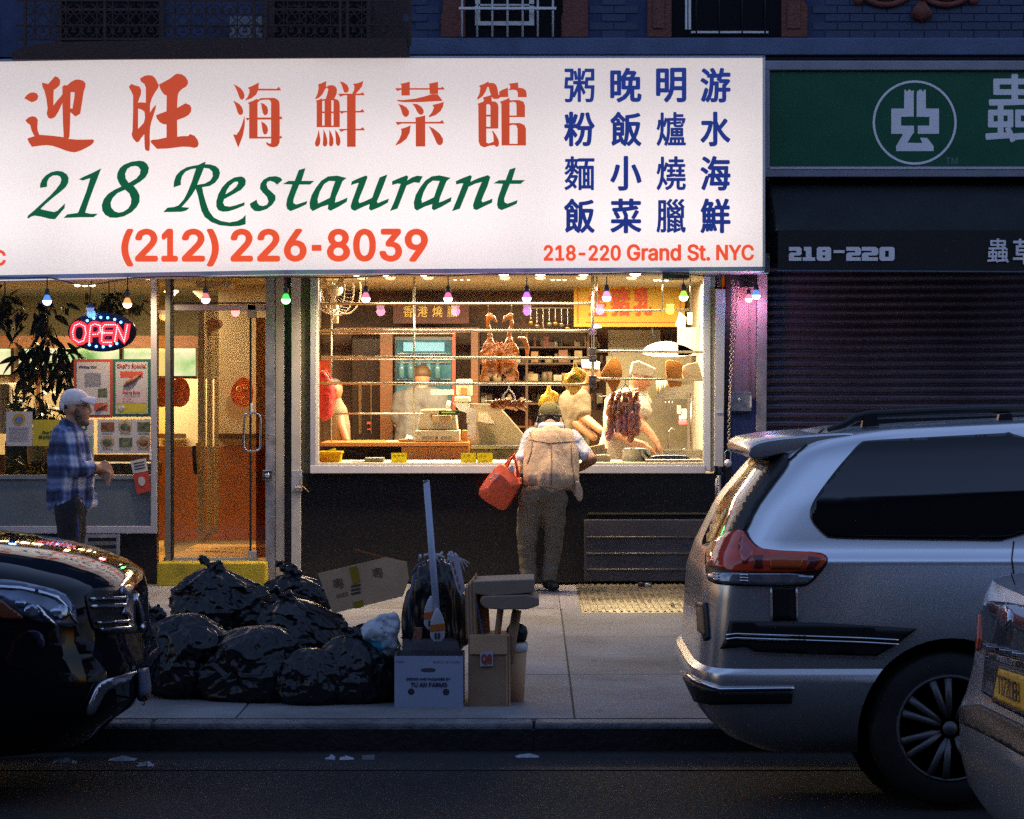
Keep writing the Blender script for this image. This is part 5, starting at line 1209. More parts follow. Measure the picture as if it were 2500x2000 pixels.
for a, b, lab, chs in ((955, 993, 'yellow price card standing on the dark part of the sill', '燒鴨飯'), (1125, 1162, 'yellow price card in front of the counter, left of a pair', '叉燒'), (1165, 1203, 'yellow price card right beside another, left of the red tote', '油雞')):
    t = thing('price_card', lab, 'price card', tuple(P((a+b)/2, 1132, 21.55))); t['group'] = 'yellow price cards on the sill'
    MB().pbox(a, b, 1106, 1131.5, 21.55, 21.556).build('card', M_card, t)
    for i, ch in enumerate(chs): text('character', ch, a+5+i*10, 1110, a+13+i*10, 1117, 21.55, ink, t, thick=.001)
    MB().tube([P((a+b)/2+7*math.cos(u), 1130-5*math.sin(u), 21.547) for u in [PI*i/8 for i in range(9)]], .003, 4).build('price_ring', ink, t)
tb_ = thing('yellow_tub', 'yellow plastic tub with printed lid at the left end of the sill', 'tub', tuple(P(803, 1132, 21.8)))
MB().pprism([(780, 1107), (832, 1106), (828, 1133), (784, 1133)], 21.6, 21.85).build('tub_body', paper('yellow_tub_plastic', (.88, .65, .04), .5), tb_, bevel=.01)
MB().pprism([(776, 1103), (834, 1103), (833, 1109), (777, 1109)], 21.58, 21.87).build('rim', MATS['yellow_tub_plastic'], tb_, bevel=.006)
MB().pprism([(785, 1105), (818, 1094), (822, 1104)], 21.7, 21.71).build('loose_card', M_card, tb_); MB().pbox(782, 797, 1119, 1124, 21.59, 21.6).build('red_print', rl_, tb_)
thing1('clear_food_tub', 'clear grey food container standing on the sill', 'container', mk('cloudy_plastic', (.30, .28, .20), .3, var=.3), mb=MB().pbox(890, 936, 1118, 1133, 21.6, 21.8), bevel=.006)
thing1('flat_food_tray', 'flat grey tray lying left of the clear container', 'tray', mk('grey_tray', (.28, .24, .18), .4), mb=MB().pbox(858, 889, 1127, 1133, 21.6, 21.8), bevel=.003)
# pots and pans at right
pt = thing('steel_pot', 'round stainless pot with lid beside the tray', 'pot', tuple(P(1550, 1133, 21.9)))
MB().lathe([(.125, 0), (.125, .13), (.132, .135), (.10, .145), (.02, .15)], P(1553, 1133, 21.95), 28).build('pot_body', M_steel, pt, True)
ty = thing('steel_tray', 'wide shallow stainless tray with dark contents at the right of the sill', 'tray', tuple(P(1640, 1133, 21.8)))
MB().pbox(1575, 1716, 1122, 1133, 21.6, 22.1, ref=21.6).build('tray_body', M_steel, ty, bevel=.006)
MB().pprism(smoothpoly([(1588, 1112), (1670, 1111), (1688, 1118), (1675, 1123), (1592, 1123)], 1), 21.75, 21.95).build('inner_pan', mk('dark_blue_steel', (.14, .17, .22), .25, metal=.8), ty, bevel=.006)
bxs = thing('paper_stack', 'stack of kraft paper sheets on a cream box right of the vest', 'stack', tuple(P(1462, 1133, 21.9)))
M_kr = mk('kraft_paper', (.62, .42, .20), .7, var=.1)
MB().pbox(1438, 1490, 1113, 1133, 21.8, 22.0).build('cream_box', mk('cream_carton', (.66, .52, .32), .6), bxs, bevel=.004)
for i in range(6): MB().pprism([(1440, 1111-i*2.4), (1482+i % 2*3, 1106-i*2.4), (1482+i % 2*3, 1107.6-i*2.4), (1440, 1112.6-i*2.4)], 21.8, 21.98).build('paper_sheet', M_kr if i % 2 else M_cream, bxs)
MB().pprism([(1438, 1092), (1476, 1084), (1478, 1099), (1442, 1102)], 21.82, 21.9).build('folded_sheet', M_kr, bxs)

# ================================================================== dining room and entrance
bm_ = MB().box(-8, XX(640), 25.2, 25.5, ZZ(850, 25.2), ZZ(820, 25.2)).build('ceiling_beam', M_wood, None); tag(bm_, 'brown timber beam across the dining room above lit panels', 'beam')
lit = mk('backlit_photo', (.6, .62, .5), .4, var=.5, scale=3, emit=(.80, .85, .55), estr=1.0)
nt = lit.node_tree; b_ = nt.nodes['Principled BSDF']
tcn = nt.nodes.new('ShaderNodeTexCoord'); nz = nt.nodes.new('ShaderNodeTexNoise'); nz.inputs['Scale'].default_value = 2.2; nz.inputs['Detail'].default_value = 5
crp = nt.nodes.new('ShaderNodeValToRGB'); crp.color_ramp.elements[0].position = .35; crp.color_ramp.elements[0].color = (.10, .40, .10, 1); crp.color_ramp.elements[1].position = .56; crp.color_ramp.elements[1].color = (1.0, .93, .55, 1)
el = crp.color_ramp.elements.new(.46); el.color = (.55, .8, .35, 1)
nt.links.new(tcn.outputs['Object'], nz.inputs[0]); nt.links.new(nz.outputs[0], crp.inputs[0]); nt.links.new(crp.outputs[0], b_.inputs['Emission Color']); b_.inputs['Emission Strength'].default_value = 1.05
for i, (a, b, c_, d) in enumerate(((-60, 24, 852, 915), (46, 86, 852, 905), (102, 290, 850, 905), (300, 368, 850, 905), (382, 404, 846, 918), (421, 476, 846, 918))):
    t = thing('backlit_landscape_panel', ['leftmost glowing landscape panel in the dining room', 'narrow glowing panel second from the left behind the leaves', 'wide glowing landscape panel behind the plants and neon sign', 'glowing landscape panel above the green framed menu', 'narrow glowing panel seen through the side of the door', 'glowing landscape panel seen through the glass door'][i], 'light panel', tuple(P((a+b)/2, d, 26.0)), group='backlit landscape panels')
    MB().pbox(a, b, c_, d, 26.0, 26.05).build('lit_photo', lit, t); MB().pbox(a-2, b+2, d, d+10, 25.97, 26.05).build('frame', M_wood, t)
for a in (30, 92, 295):
    tag(MB().pbox(a-4, a+4, 850, 1000, 25.9, 26.1).build('wooden_post', M_wood, None), {30: 'brown timber post near the left edge of the dining room', 92: 'brown timber post behind the leafy plant', 295: 'brown timber post between the two right glowing panels'}[a], 'post', 'timber posts between the glowing panels')
tag(MB().box(-8, XX(400, 25.95), 25.95, 26.1, .16, ZZ(918, 25.95)).build('cream_partition', M_tan, None), 'tan half wall below the glowing panels', 'wall')
# seats and a diner
bo = thing('dining_booth', 'dark booth bench and table edge low in the dining window', 'booth', tuple(P(100, 1166, 22.6)))
MB().pbox(10, 78, 1075, 1170, 22.6, 23.0).build('seat_back', mk('dark_green_vinyl', (.03, .04, .025), .4), bo, bevel=.03); MB().pbox(70, 380, 1130, 1166, 22.3, 22.7).build('table_edge', mk('dark_table', (.05, .035, .02), .3), bo, bevel=.01)
MB().pbox(-60, 380, 1110, 1166, 23.5, 23.6).build('bench_back', mk('brown_bench', (.10, .05, .02), .5), bo)
tag(MB().lathe([(.10, 0), (.12, .02), (.13, .14), (.07, .30)], P(100, 1136, 22.5), 20).build('lampshade', mk('olive_lampshade', (.38, .30, .14), .6), None, True), 'olive bell shaped lampshade on the table behind the plaid shirt', 'lampshade')
tag(MB().pbox(-4, 25, 935, 1060, 22.9, 23.3).build('white_appliance', M_cream, None, bevel=.03), 'cream water cooler at the left edge of the dining window', 'water cooler')
# plants
M_leaf = mk('dark_glossy_leaf', (.015, .045, .012), .35, var=.5, scale=3)
M_leaf2 = mk('fresh_green_leaf', (.03, .11, .03), .4, var=.5, scale=3)
M_stem = mk('woody_stem', (.08, .05, .02), .7)
def leaf_mesh(L=.2, w=.06, curl=.04, m=None, nm='leaf'):
    mb = MB(); n = 6
    for i in range(n+1):
        t = i/n; ww = w*math.sin(PI*min(1, t*1.02))**.8*(1-.25*t); z = -curl*t*t
        mb.v += [(t*L, -ww, z+.006), (t*L, 0, z), (t*L, ww, z+.006)]
    for i in range(n):
        k = i*3; mb.f += [(k, k+1, k+4, k+3), (k+1, k+2, k+5, k+4)]
    me = mb.mesh(nm); me.materials.append(m); 
    for p in me.polygons: p.use_smooth = True
    return me
LM = [leaf_mesh(.20, .038, .05, M_leaf), leaf_mesh(.15, .032, .02, M_leaf2), leaf_mesh(.24, .045, .09, M_leaf)]
def plant(name, lab, cat, Y, stems, leaves, kinds=(0, 2), pot=None, sc=1.0, hang_down=.5, loc=None):
    t = thing(name, lab, cat, tuple(P(*(loc or stems[0][0]), Y)))
    for s_ in stems:
        MB().tube([P(a, b, Y+.03*math.sin(a)) for a, b in s_], .006, 5).build('stem', M_stem, t, True)
    for (px, py, n, sp) in leaves:
        for i in range(n):
            o = bpy.data.objects.new('leaf', LM[R.choice(kinds)]); COL.objects.link(o); o.parent = t
            a = R.uniform(0, 2*PI)
            o.location = OFF[t.name]+P(px+R.gauss(0, sp*.5), py+R.gauss(0, sp*.5), Y+R.uniform(-.12, .12))
            o.rotation_euler = (R.uniform(-.9, .9), R.uniform(.0, 1.25)*(1 if R.random() < .85 else -1), a)
            o.scale = (sc*R.uniform(.7, 1.25),)*3
    return t
plant('tall_leafy_plant', 'tall dark leafy plant climbing behind the glass left of the neon sign', 'plant', 22.1, [[(110, 1060), (104, 960), (96, 870), (110, 790), (128, 740)], [(165, 900), (150, 850), (130, 800)], [(60, 930), (80, 890)]],
      [(105, 760, 26, 34), (95, 830, 30, 36), (120, 880, 30, 40), (70, 905, 22, 34), (160, 915, 20, 30), (170, 870, 10, 24), (60, 880, 8, 20)], sc=.85)
plant('bushy_plant', 'bushy dark green plant standing behind the man in the plaid shirt', 'plant', 22.2, [[(110, 1080), (100, 1000), (96, 960)]], [(95, 980, 46, 36), (110, 1030, 46, 36), (60, 1000, 26, 24), (150, 1010, 20, 24)], kinds=(0, 0, 2), sc=.6)
plant('small_light_plant', 'fresh green small leaved plant at the left edge of the window', 'plant', 21.9, [[(30, 1080), (34, 1000), (30, 950)]], [(35, 985, 34, 22), (28, 1020, 30, 24), (40, 955, 14, 16)], kinds=(1,), sc=.42)
plant('hanging_plant', 'hanging basket plant at the top left corner of the dining window', 'plant', 22.3, [[(12, 672), (12, 735)], [(12, 740), (0, 780)]], [(15, 745, 40, 30), (10, 780, 20, 26), (50, 760, 10, 20)], kinds=(0, 0), sc=.7)
plant('hanging_plant', 'hanging basket plant above the neon sign in the dining window', 'plant', 22.3, [[(266, 672), (266, 725)], [(225, 672), (216, 760)]], [(265, 745, 50, 30), (300, 740, 26, 26), (335, 745, 18, 20), (225, 750, 14, 20), (160, 745, 10, 18)], kinds=(0, 1), sc=.65)
plant('low_window_plant', 'dark low plant along the bottom of the dining window', 'plant', 21.95, [[(40, 1166), (44, 1120)], [(100, 1166), (100, 1140)]], [(40, 1130, 26, 26), (90, 1150, 26, 24), (130, 1150, 16, 20)], kinds=(0, 0), sc=.5)
# entrance hall
hall = thing('entrance_hall', 'tan walled entrance hall with red wainscot behind the glass door', 'hall', tuple(P(520, 1300, 24.0)), kind='structure')
M_red = mk('red_wainscot', (.34, .125, .055), .5, var=.15, scale=4); M_pk = mk('peach_wall', (.74, .60, .36), .6, var=.12)
MB().pbox(533, 660, 640, 1092, 24.0, 24.06).build('wall', M_pk, hall); MB().pbox(383, 533, 925, 1096, 24.6, 24.66).build('wall', M_pk, hall)
MB().pbox(383, 660, 1090, 1320, 23.98, 24.0).build('wainscot', M_red, hall)
MB().pbox(531, 640, 1059, 1071, 23.93, 24.0).build('dark_rail', M_dw, hall); MB().pbox(383, 452, 1059, 1070, 24.5, 24.58).build('dark_rail', M_dw, hall)
MB().box(XX(383), XX(655), YF+.12, 24.0, .17, .33).build('raised_floor', mk('ochre_floor_tile', (.50, .29, .10), .4, var=.15), hall)
df = thing('inner_glass_door', 'aluminium framed inner door standing ajar in the entrance', 'door', tuple(P(505, 1325, 23.0)))
M_df = mk('tan_door_frame', (.52, .42, .24), .45, var=.1, metal=.2)
MB().pprism([(483, 758), (499, 758), (499, 1318), (483, 1326)], 22.9, 23.0).build('stile', M_df, df, bevel=.004); MB().pprism([(505, 758), (516, 758), (516, 1290), (505, 1296)], 23.3, 23.4).build('stile', M_df, df, bevel=.004)
MB().pprism([(523, 758), (531, 758), (531, 1288), (523, 1284)], 23.5, 23.6).build('stile', M_df, df, bevel=.004); MB().pprism([(484, 1322), (499, 1326), (531, 1298), (531, 1285), (499, 1306)], 23.0, 23.04).build('bottom_rail', M_df, df)
MB().pprism([(500, 785), (520, 775), (536, 782), (538, 795), (522, 808), (502, 792)], 23.1, 23.3).build('closer', M_wood, df, bevel=.01)
MB().pprism([(478, 1082), (491, 1080), (487, 1150), (483, 1150)], 22.8, 22.85).build('pull_plate', mk('ochre_pull', (.62, .38, .10), .4), df); MB().pprism([(468, 1090), (477, 1088), (481, 1160), (472, 1155)], 22.84, 22.88).build('pull_back', M_rubber, df)
M_fish = mk('red_gold_papercut', (.65, .13, .035), .5, var=.7, scale=22); M_fg = mk('gold_papercut', (.75, .42, .06), .5, var=.3)
for cx, lab in ((590, 'red and gold round new year decoration on the right entrance wall'), (435, 'red and gold round new year decoration left of the inner door'), (392, 'partly hidden red new year decoration at the left of the entrance')):
    Yq = 23.9 if cx > 500 else 23.6
    t = thing('paper_decoration', lab, 'decoration', tuple(P(cx, 1000, Yq)), group='red new year decorations in the entrance')
    f = smoothpoly([(cx-28, 955), (cx-18, 935), (cx+2, 918), (cx+26, 932), (cx+30, 970), (cx+16, 994), (cx-12, 994), (cx-24, 978)], 2)
    MB().pprism(f, Yq-.012, Yq).build('paper', M_fish, t)
    for r_, dx, dy in ((9, 8, 22), (6, -6, -8), (5, 10, -12)):
        MB().tube([P(cx+dx+r_*math.cos(u), 958+dy+r_*math.sin(u), Yq-.016) for u in [2*PI*i/14 for i in range(12)]], .006, 5).build('gold_scroll', M_fg, t, True)
for a in (400, 470, 590, 620): MB().pprism([(a, 712), (a+18, 696), (a+36, 712), (a+18, 730)], 24.2, 24.22).build('lattice_piece', M_cream, hall)
tag(MB().pbox(478, 566, 676, 704, 23.2, 23.6).build('ceiling_vent', M_cream, None, bevel=.01), 'boxy cream air unit above the entrance door', 'air unit')

# ================================================================== papers and posters stuck inside the glass
Yp = YF+.03
M_paper = paper('white_paper', (.66, .64, .62), .3)
def poster(name, lab, x0, y0, x1, y1, frame=None, fw=5, cat='poster', base=None):
    t = thing(name, lab, cat, tuple(P((x0+x1)/2, y1, Yp)))
    if frame:
        MB().pbox(x0, x1, y0, y1, Yp-.004, Yp).build('frame', frame, t); MB().pbox(x0+fw, x1-fw, y0+fw, y1-fw, Yp-.008, Yp-.0045).build('sheet', base or M_paper, t)
    else: MB().pbox(x0, x1, y0, y1, Yp-.006, Yp-.001).build('sheet', base or M_paper, t)
    return t
grey_ink = mk('grey_ink', (.30, .32, .32), .6); dk = mk('near_black_ink', (.03, .03, .03), .6); redk = mk('brick_red_ink', (.45, .07, .035), .6)
fd = [mk('food_photo_brown', (.22, .10, .05), .4, var=.8, scale=30), mk('food_photo_green', (.12, .14, .08), .4, var=.8, scale=28), mk('food_photo_pale', (.40, .30, .18), .4, var=.7, scale=26)]
redfr = mk('brick_red_frame', (.42, .07, .03), .5); grfr = mk('bottle_green_frame', (.015, .12, .08), .5)
t = poster('dining_out_poster', 'white article poster in a red frame headed Dining Out', 180, 877, 275, 1020, redfr, 7)
text('lettering', 'Dining Out', 194, 893, 236, 900, Yp-.008, dk, t, bold=.02, thick=.001)
for i in range(22): MB().pbox(207, 246, 911+i*1.55, 911.8+i*1.55, Yp-.0095, Yp-.0085).build('text_line', grey_ink, t)
MB().pbox(239, 262, 949, 970, Yp-.0095, Yp-.0085).build('food_photo', fd[1], t); MB().pbox(230, 263, 984, 1003, Yp-.0095, Yp-.0085).build('food_photo', mk('red_photo_ground', (.50, .09, .05), .5), t)
o = ORG(); o.chain([(P(235, 1003, Yp-.012), .008), (P(246, 996, Yp-.012), .016), (P(258, 988, Yp-.012), .010)]); o.build('duck_print', fd[0], t, vox=.006, sm=2)
t = poster('chefs_special_poster', 'menu poster in a green frame headed Chef\'s Special with a roast duck picture', 275, 877, 368, 1018, grfr, 7)
text('lettering', "Chef's Special", 286, 889, 357, 901, Yp-.008, redk, t, bold=.02, thick=.001)
MB().pbox(294, 349, 907, 922, Yp-.0095, Yp-.0085).build('red_band', MATS['red_photo_ground'], t)
o = ORG(); o.chain([(P(303, 942, Yp-.014), .010), (P(312, 935, Yp-.014), .022), (P(324, 928, Yp-.014), .024), (P(336, 920, Yp-.014), .012), (P(343, 914, Yp-.014), .010)]); o.build('duck_print', fd[0], t, vox=.007, sm=2)
MB().pbox(285, 358, 953, 984, Yp-.0095, Yp-.0085).build('pink_panel', mk('pale_pink_print', (.55, .42, .42), .6), t)
text('lettering', 'Peking Duck', 300, 955, 342, 963, Yp-.0096, redk, t, bold=.01, thick=.001)
text('lettering', 'Half Duck', 299, 972, 320, 976, Yp-.0096, redk, t, thick=.001); text('lettering', 'Whole Duck', 299, 978, 325, 982, Yp-.0096, redk, t, thick=.001)
for i in range(3): MB().pbox(302, 341, 965+i*2, 965.7+i*2, Yp-.0105, Yp-.0096).build('text_line', grey_ink, t)
MB().pbox(285, 358, 985, 1008, Yp-.0095, Yp-.0085).build('yellow_panel', mk('mustard_print', (.48, .42, .03), .6, var=.15), t); MB().ball(P(296, 997, Yp-.011), (.03, .003, .03)).build('flower_print', mk('grey_flower_print', (.4, .4, .36), .6, var=.7, scale=40), t, True)
t = poster('dish_photo_sheet', 'white sheet with six photographed dishes in two rows', 238, 1024, 367, 1107)
for r_ in range(2):
    for c_ in range(3):
        cx, cy = 262+c_*44, 1042+r_*38
        if (r_ + c_) % 2: MB().lathe([(.055, 0), (.062, .003)], P(cx, cy, Yp-.009), 18, 'y').build('dish_photo', fd[2], t); MB().ball(P(cx, cy, Yp-.011), (.042, .003, .032)).build('dish_food', fd[(r_+c_) % 3], t, True)
        else: MB().pbox(cx-15, cx+17, cy-11, cy+12, Yp-.0085, Yp-.0065).build('dish_photo', fd[0 if c_ == 0 else 1], t)
        for k in range(2): MB().pbox(cx-13, cx+13, cy+15+k*2.2, cy+15.8+k*2.2, Yp-.0085, Yp-.0065).build('text_line', grey_ink, t)
t = poster('emblem_notice', 'white notice with a gold ring and blue centre emblem', 15, 1005, 79, 1089)
MB().lathe([(.054, 0), (.054, .003)], P(47, 1024, Yp-.0095), 24, 'y').build('gold_ring', mk('gold_ink', (.55, .33, .04), .5), t); MB().lathe([(.032, 0), (.032, .003)], P(47, 1025, Yp-.0125), 20, 'y').build('blue_disc', mk('steel_blue_ink', (.14, .22, .38), .5, var=.4, scale=40), t)
for i in range(10): MB().pbox(21+(i % 3), 73-(i*5) % 9, 1044+i*3.6, 1044.9+i*3.6, Yp-.0085, Yp-.0065).build('text_line', [grey_ink, redk, grey_ink][i % 3], t)
t = poster('yellow_special_notice', 'mustard yellow notice half hidden behind the man in plaid', 80, 1025, 188, 1089, base=mk('mustard_paper', (.50, .40, .025), .6, var=.06))
for i, (a, b) in enumerate(((104, 132), (96, 134))): text('lettering', ['One 2L', 'Bottle'][i], a, 1052+i*11, b, 1060+i*11, Yp-.006, dk, t, bold=.01, thick=.001)
t = poster('green_emblem_notice', 'white notice with a green round emblem just behind the man\'s shoulder', 194, 1025, 229, 1150)
MB().lathe([(.034, 0), (.034, .003)], P(204, 1044, Yp-.0095), 20, 'y').build('green_disc', mk('dark_green_ink', (.02, .13, .06), .5), t); MB().lathe([(.014, 0), (.014, .003)], P(204, 1044, Yp-.0125), 16, 'y').build('pale_disc', M_paper, t)
MB().pbox(200, 226, 1064, 1140, Yp-.0085, Yp-.0065).build('green_print', mk('pale_green_print', (.20, .35, .28), .6, var=.2), t)
t = thing('hanging_red_card', 'tilted red and white card hanging in the corner of the dining window', 'card', tuple(P(345, 1200, YF-.03)))
def rot_poly(pts, cx, cy, a): return [(cx+(x-cx)*math.cos(a)-(y-cy)*math.sin(a), cy+(x-cx)*math.sin(a)+(y-cy)*math.cos(a)) for x, y in pts]
MB().pprism([(318, 1126), (356, 1119), (361, 1150), (325, 1156)], YF-.034, YF-.03).build('white_half', M_paper, t); MB().pprism([(325, 1157), (361, 1151), (369, 1198), (334, 1207)], YF-.034, YF-.03).build('red_half', mk('dark_red_card', (.45, .05, .03), .5), t)
MB().pprism(smoothpoly([(336, 1166), (352, 1163), (355, 1184), (340, 1188)], 2), YF-.038, YF-.0345).build('white_emblem', M_paper, t)
for i in range(3): MB().pprism([(326+i, 1131+i*7), (352+i, 1126+i*7), (352+i, 1129+i*7), (326+i, 1134+i*7)], YF-.037, YF-.0345).build('text_line', dk, t)
tag(MB().pbox(365, 370, 1104, 1123, YF-.04, YF-.03).build('white_door_sticker', M_white, None), 'small white sticker on the edge of the window post', 'sticker')
# ================================================================== people
M_skin = mk('warm_skin', (.50, .25, .14), .5, var=.12, scale=20)
M_skin2 = mk('tanned_skin', (.32, .15, .08), .5, var=.12, scale=20)
M_hair = mk('dark_hair', (.02, .014, .01), .6, var=.4, scale=60, bump=.4, bscale=200)
def hand(o, wrist, tip, curl=(0, 0, 0), s=1.0, spread=None, thumb=None):
    """palm + four unequal bent fingers + thumb melted into the skin"""
    w = Vector(wrist); t = Vector(tip); d = (t-w).normalized(); sp = Vector(spread or (0, 1, 0)); sp = (sp-d*sp.dot(d)).normalized()
    palm = w+d*.075*s
    for k in (-1, 0, 1): o.cap(w+sp*.008*k, palm+sp*.022*k*s, .020*s, .017*s)
    cu = Vector(curl)
    for k, L in zip((-1.5, -.5, .5, 1.5), (.062, .078, .074, .056)):
        a = palm+sp*.018*k*s; b = a+(d*1.0+cu*.5).normalized()*L*.5*s; c = b+(d*.6+cu).normalized()*L*.5*s
        o.chain([(a, .0105*s), (b, .0098*s), (c, .0085*s)])
    th = Vector(thumb) if thumb else (d+sp*1.2).normalized()
    a = w+d*.025*s+sp*.018*s; b = a+(th*.8+d*.3).normalized()*.035*s; c = b+(d*.8+cu*.6+th*.2).normalized()*.03*s
    o.chain([(a, .013*s), (b, .011*s), (c, .009*s)])
# ---------------------------------------------------------------- man in the vest, seen from behind
Yv = 20.72
v = thing('person', 'man in a tan vest, dark cap and headphones bending to look into the window', 'person', tuple(P(1320, 1440, Yv)))
q = lambda a, b, d=0: P(a, b, Yv+d)
o = ORG()
o.ell(q(1342, 1016, .50), (.085, .105, .115)); o.cap(q(1343, 1030, .45), q(1344, 1060, .30), .062, .075)      # head, neck
o.ell(q(1322, 1022, .50), (.012, .025, .03)); o.ell(q(1365, 1022, .50), (.012, .025, .03))
o.chain([(q(1345, 1085, .25), .11), (q(1342, 1140, .12), .11), (q(1328, 1205, 0), .09)]); o.cap(q(1304, 1066, .25), q(1392, 1074, .25), .055, .055)
o.chain([(q(1298, 1066, .24), .048), (q(1274, 1120, .20), .048), (q(1266, 1138, .10), .042), (q(1262, 1158, -.02), .030)]); hand(o, q(1262, 1158, -.02), q(1258, 1172, -.06), (0, .3, -.3), 1.0, (1, 0, 0), (.7, -.5, 0))
o.chain([(q(1400, 1076, .24), .048), (q(1432, 1108, .16), .050), (q(1446, 1122, .10), .045), (q(1420, 1140, .22), .036), (q(1408, 1146, .30), .028)]); hand(o, q(1408, 1146, .30), q(1394, 1150, .42), (-.2, .5, -.2), 1.0, (0, .2, 1))
o.chain([(q(1302, 1220, 0), .08), (q(1286, 1310, .03), .065), (q(1288, 1400, 0), .045)]); o.chain([(q(1348, 1220, 0), .08), (q(1352, 1310, .03), .065), (q(1340, 1405, .02), .045)])
o.build('body', M_skin2, v, vox=.0095, sm=3)
M_vest = mk('tan_vest_cloth', (.46, .33, .21), .85, var=.14, scale=5, bump=.25, bscale=30, sheen=.2)
o = ORG()
o.ell(q(1344, 1076, .25), (.20, .15, .105)); o.cap(q(1304, 1066, .23), q(1392, 1074, .23), .078, .078)
for (a, b, c, r0, r1, d0, d1) in ((1318, 1305, 0, .125, .10, .22, .0), (1344, 1345, 0, .15, .14, .18, -.03), (1376, 1385, 0, .125, .10, .22, .02)):
    o.chain([(q(a, 1080, d0), r0), (q((a*2+b)/3, 1120, d0*.6), r0*1.03), (q(b, 1170, d1), r1*1.03)])
o.cap(q(1294, 1160, .0), q(1288, 1178, .0), .055, .035); o.cap(q(1330, 1168, 0), q(1330, 1182, 0), .11, .05); o.cap(q(1360, 1172, 0), q(1368, 1198, 0), .10, .045); o.cap(q(1396, 1172, .02), q(1410, 1208, .02), .065, .035)
o.build('vest', M_vest, v, vox=.010, sm=8, wrinkle=.012, wscale=9, seed=3, stretch=(1.5, 1, .22))
vt_ = bvh_of([x for x in v.children if x.name.startswith('vest')][0]); M_seam = mk('vest_seam_thread', (.20, .13, .08), .9)
for nm, pl in (('yoke_seam', [(1292, 1074), (1340, 1082), (1404, 1078)]), ('back_seam', [(1345, 1084), (1347, 1130), (1345, 1186)]), ('side_seam', [(1394, 1084), (1396, 1130), (1404, 1186)]), ('armhole_seam', [(1292, 1050), (1300, 1074), (1298, 1104), (1288, 1132)]), ('hem_seam', [(1292, 1182), (1320, 1187), (1350, 1192), (1384, 1206)])):
    decal(nm, [(a-1.1, b-.8) for a, b in pl]+[(a+1.1, b+.8) for a, b in pl[::-1]], vt_, M_seam, v, .003, 6, smooth=0)
MB().pprism(smoothpoly([(1404, 1172), (1414, 1176), (1423, 1196), (1423, 1222), (1412, 1226), (1404, 1210)], 2), Yv-.07, Yv-.02).build('vest_pocket', M_vest, v, bevel=.012, smooth=True)
M_sh = mk('white_shirt_cloth', (.62, .63, .68), .8, var=.06, scale=9, bump=.2, bscale=20)
o = ORG(); o.chain([(q(1298, 1064, .24), .074), (q(1284, 1100, .21), .070), (q(1274, 1122, .16), .068)]); o.build('sleeve', M_sh, v, vox=.010, sm=4, wrinkle=.010, wscale=14, seed=1)
o = ORG(); o.chain([(q(1398, 1070, .24), .075), (q(1416, 1092, .20), .072), (q(1432, 1112, .15), .064)]); o.build('sleeve', M_sh, v, vox=.010, sm=4, wrinkle=.010, wscale=14, seed=5)
o = ORG(); o.cap(q(1326, 1044, .27), q(1364, 1044, .27), .048, .048); o.build('collar', M_sh, v, vox=.009, sm=4)
MB().tube([q(1334, 1040, .26), q(1344, 1036, .27), q(1352, 1041, .26), q(1344, 1042, .255), q(1346, 1050, .26)], .004, 5).build('neck_cord', M_hair, v)
M_tr = mk('dark_olive_trousers', (.15, .115, .075), .85, var=.18, scale=7, bump=.3, bscale=25)
o = ORG(); o.ell(q(1330, 1205, -.01), (.185, .145, .13)); 
o.chain([(q(1302, 1215, -.01), .125), (q(1288, 1290, .0), .098), (q(1287, 1350, .02), .078), (q(1290, 1398, .0), .074), (q(1292, 1410, -.02), .070)])
o.chain([(q(1350, 1215, -.01), .125), (q(1352, 1290, .02), .095), (q(1350, 1350, .03), .076), (q(1342, 1398, .02), .070), (q(1338, 1412, .01), .066)])
o.build('trousers', M_tr, v, vox=.011, sm=5, wrinkle=.014, wscale=8, seed=9, stretch=(1, 1, 1.6))
M_shoe = mk('black_shoe_leather', (.012, .011, .011), .4, var=.3)
o = ORG(); o.chain([(q(1335, 1424, .0), .045), (q(1350, 1430, -.08), .045), (q(1356, 1432, -.14), .035)]); o.build('shoe', M_shoe, v, vox=.009, sm=4)
o = ORG(); o.chain([(q(1292, 1422, .02), .045), (q(1288, 1427, -.08), .045), (q(1286, 1430, -.14), .035)]); o.build('shoe', M_shoe, v, vox=.009, sm=4)
M_cap = mk('dark_olive_cap', (.10, .09, .03), .9, var=.25, scale=20, bump=.3)
o = ORG(); o.ell(q(1342, 1009, .50), (.100, .12, .105)); c_ = o.build('cap', M_cap, v, vox=.009, sm=3); 
MB().tube([q(1343+31*math.cos(t), 1018-6*math.sin(t), .38) for t in [PI*i/10 for i in range(1, 10)]], .008, 6).build('cap_band', M_hair, v, True)
o = ORG(); o.ell(q(1342, 1026, .47), (.092, .10, .07)); o.build('hair', M_hair, v, vox=.009, sm=2, wrinkle=.006, wscale=40)
hp_ = MB().tube([q(1343+33*math.cos(t), 1036-34*math.sin(t), .43) for t in [PI*i/12 for i in range(13)]], .006, 6).build('headphone_band', mk('silver_plastic', (.45, .44, .46), .25, metal=.6), v, True)
for a in (1310, 1374): o = MB().ball(q(a, 1042, .43), (.022, .04, .038), 14, 10).build('ear_cup', MATS['silver_plastic'], v, True); MB().ball(q(a+(6 if a < 1340 else -6), 1042, .43), (.02, .038, .036), 12, 8).build('ear_pad', M_rubber, o, True)
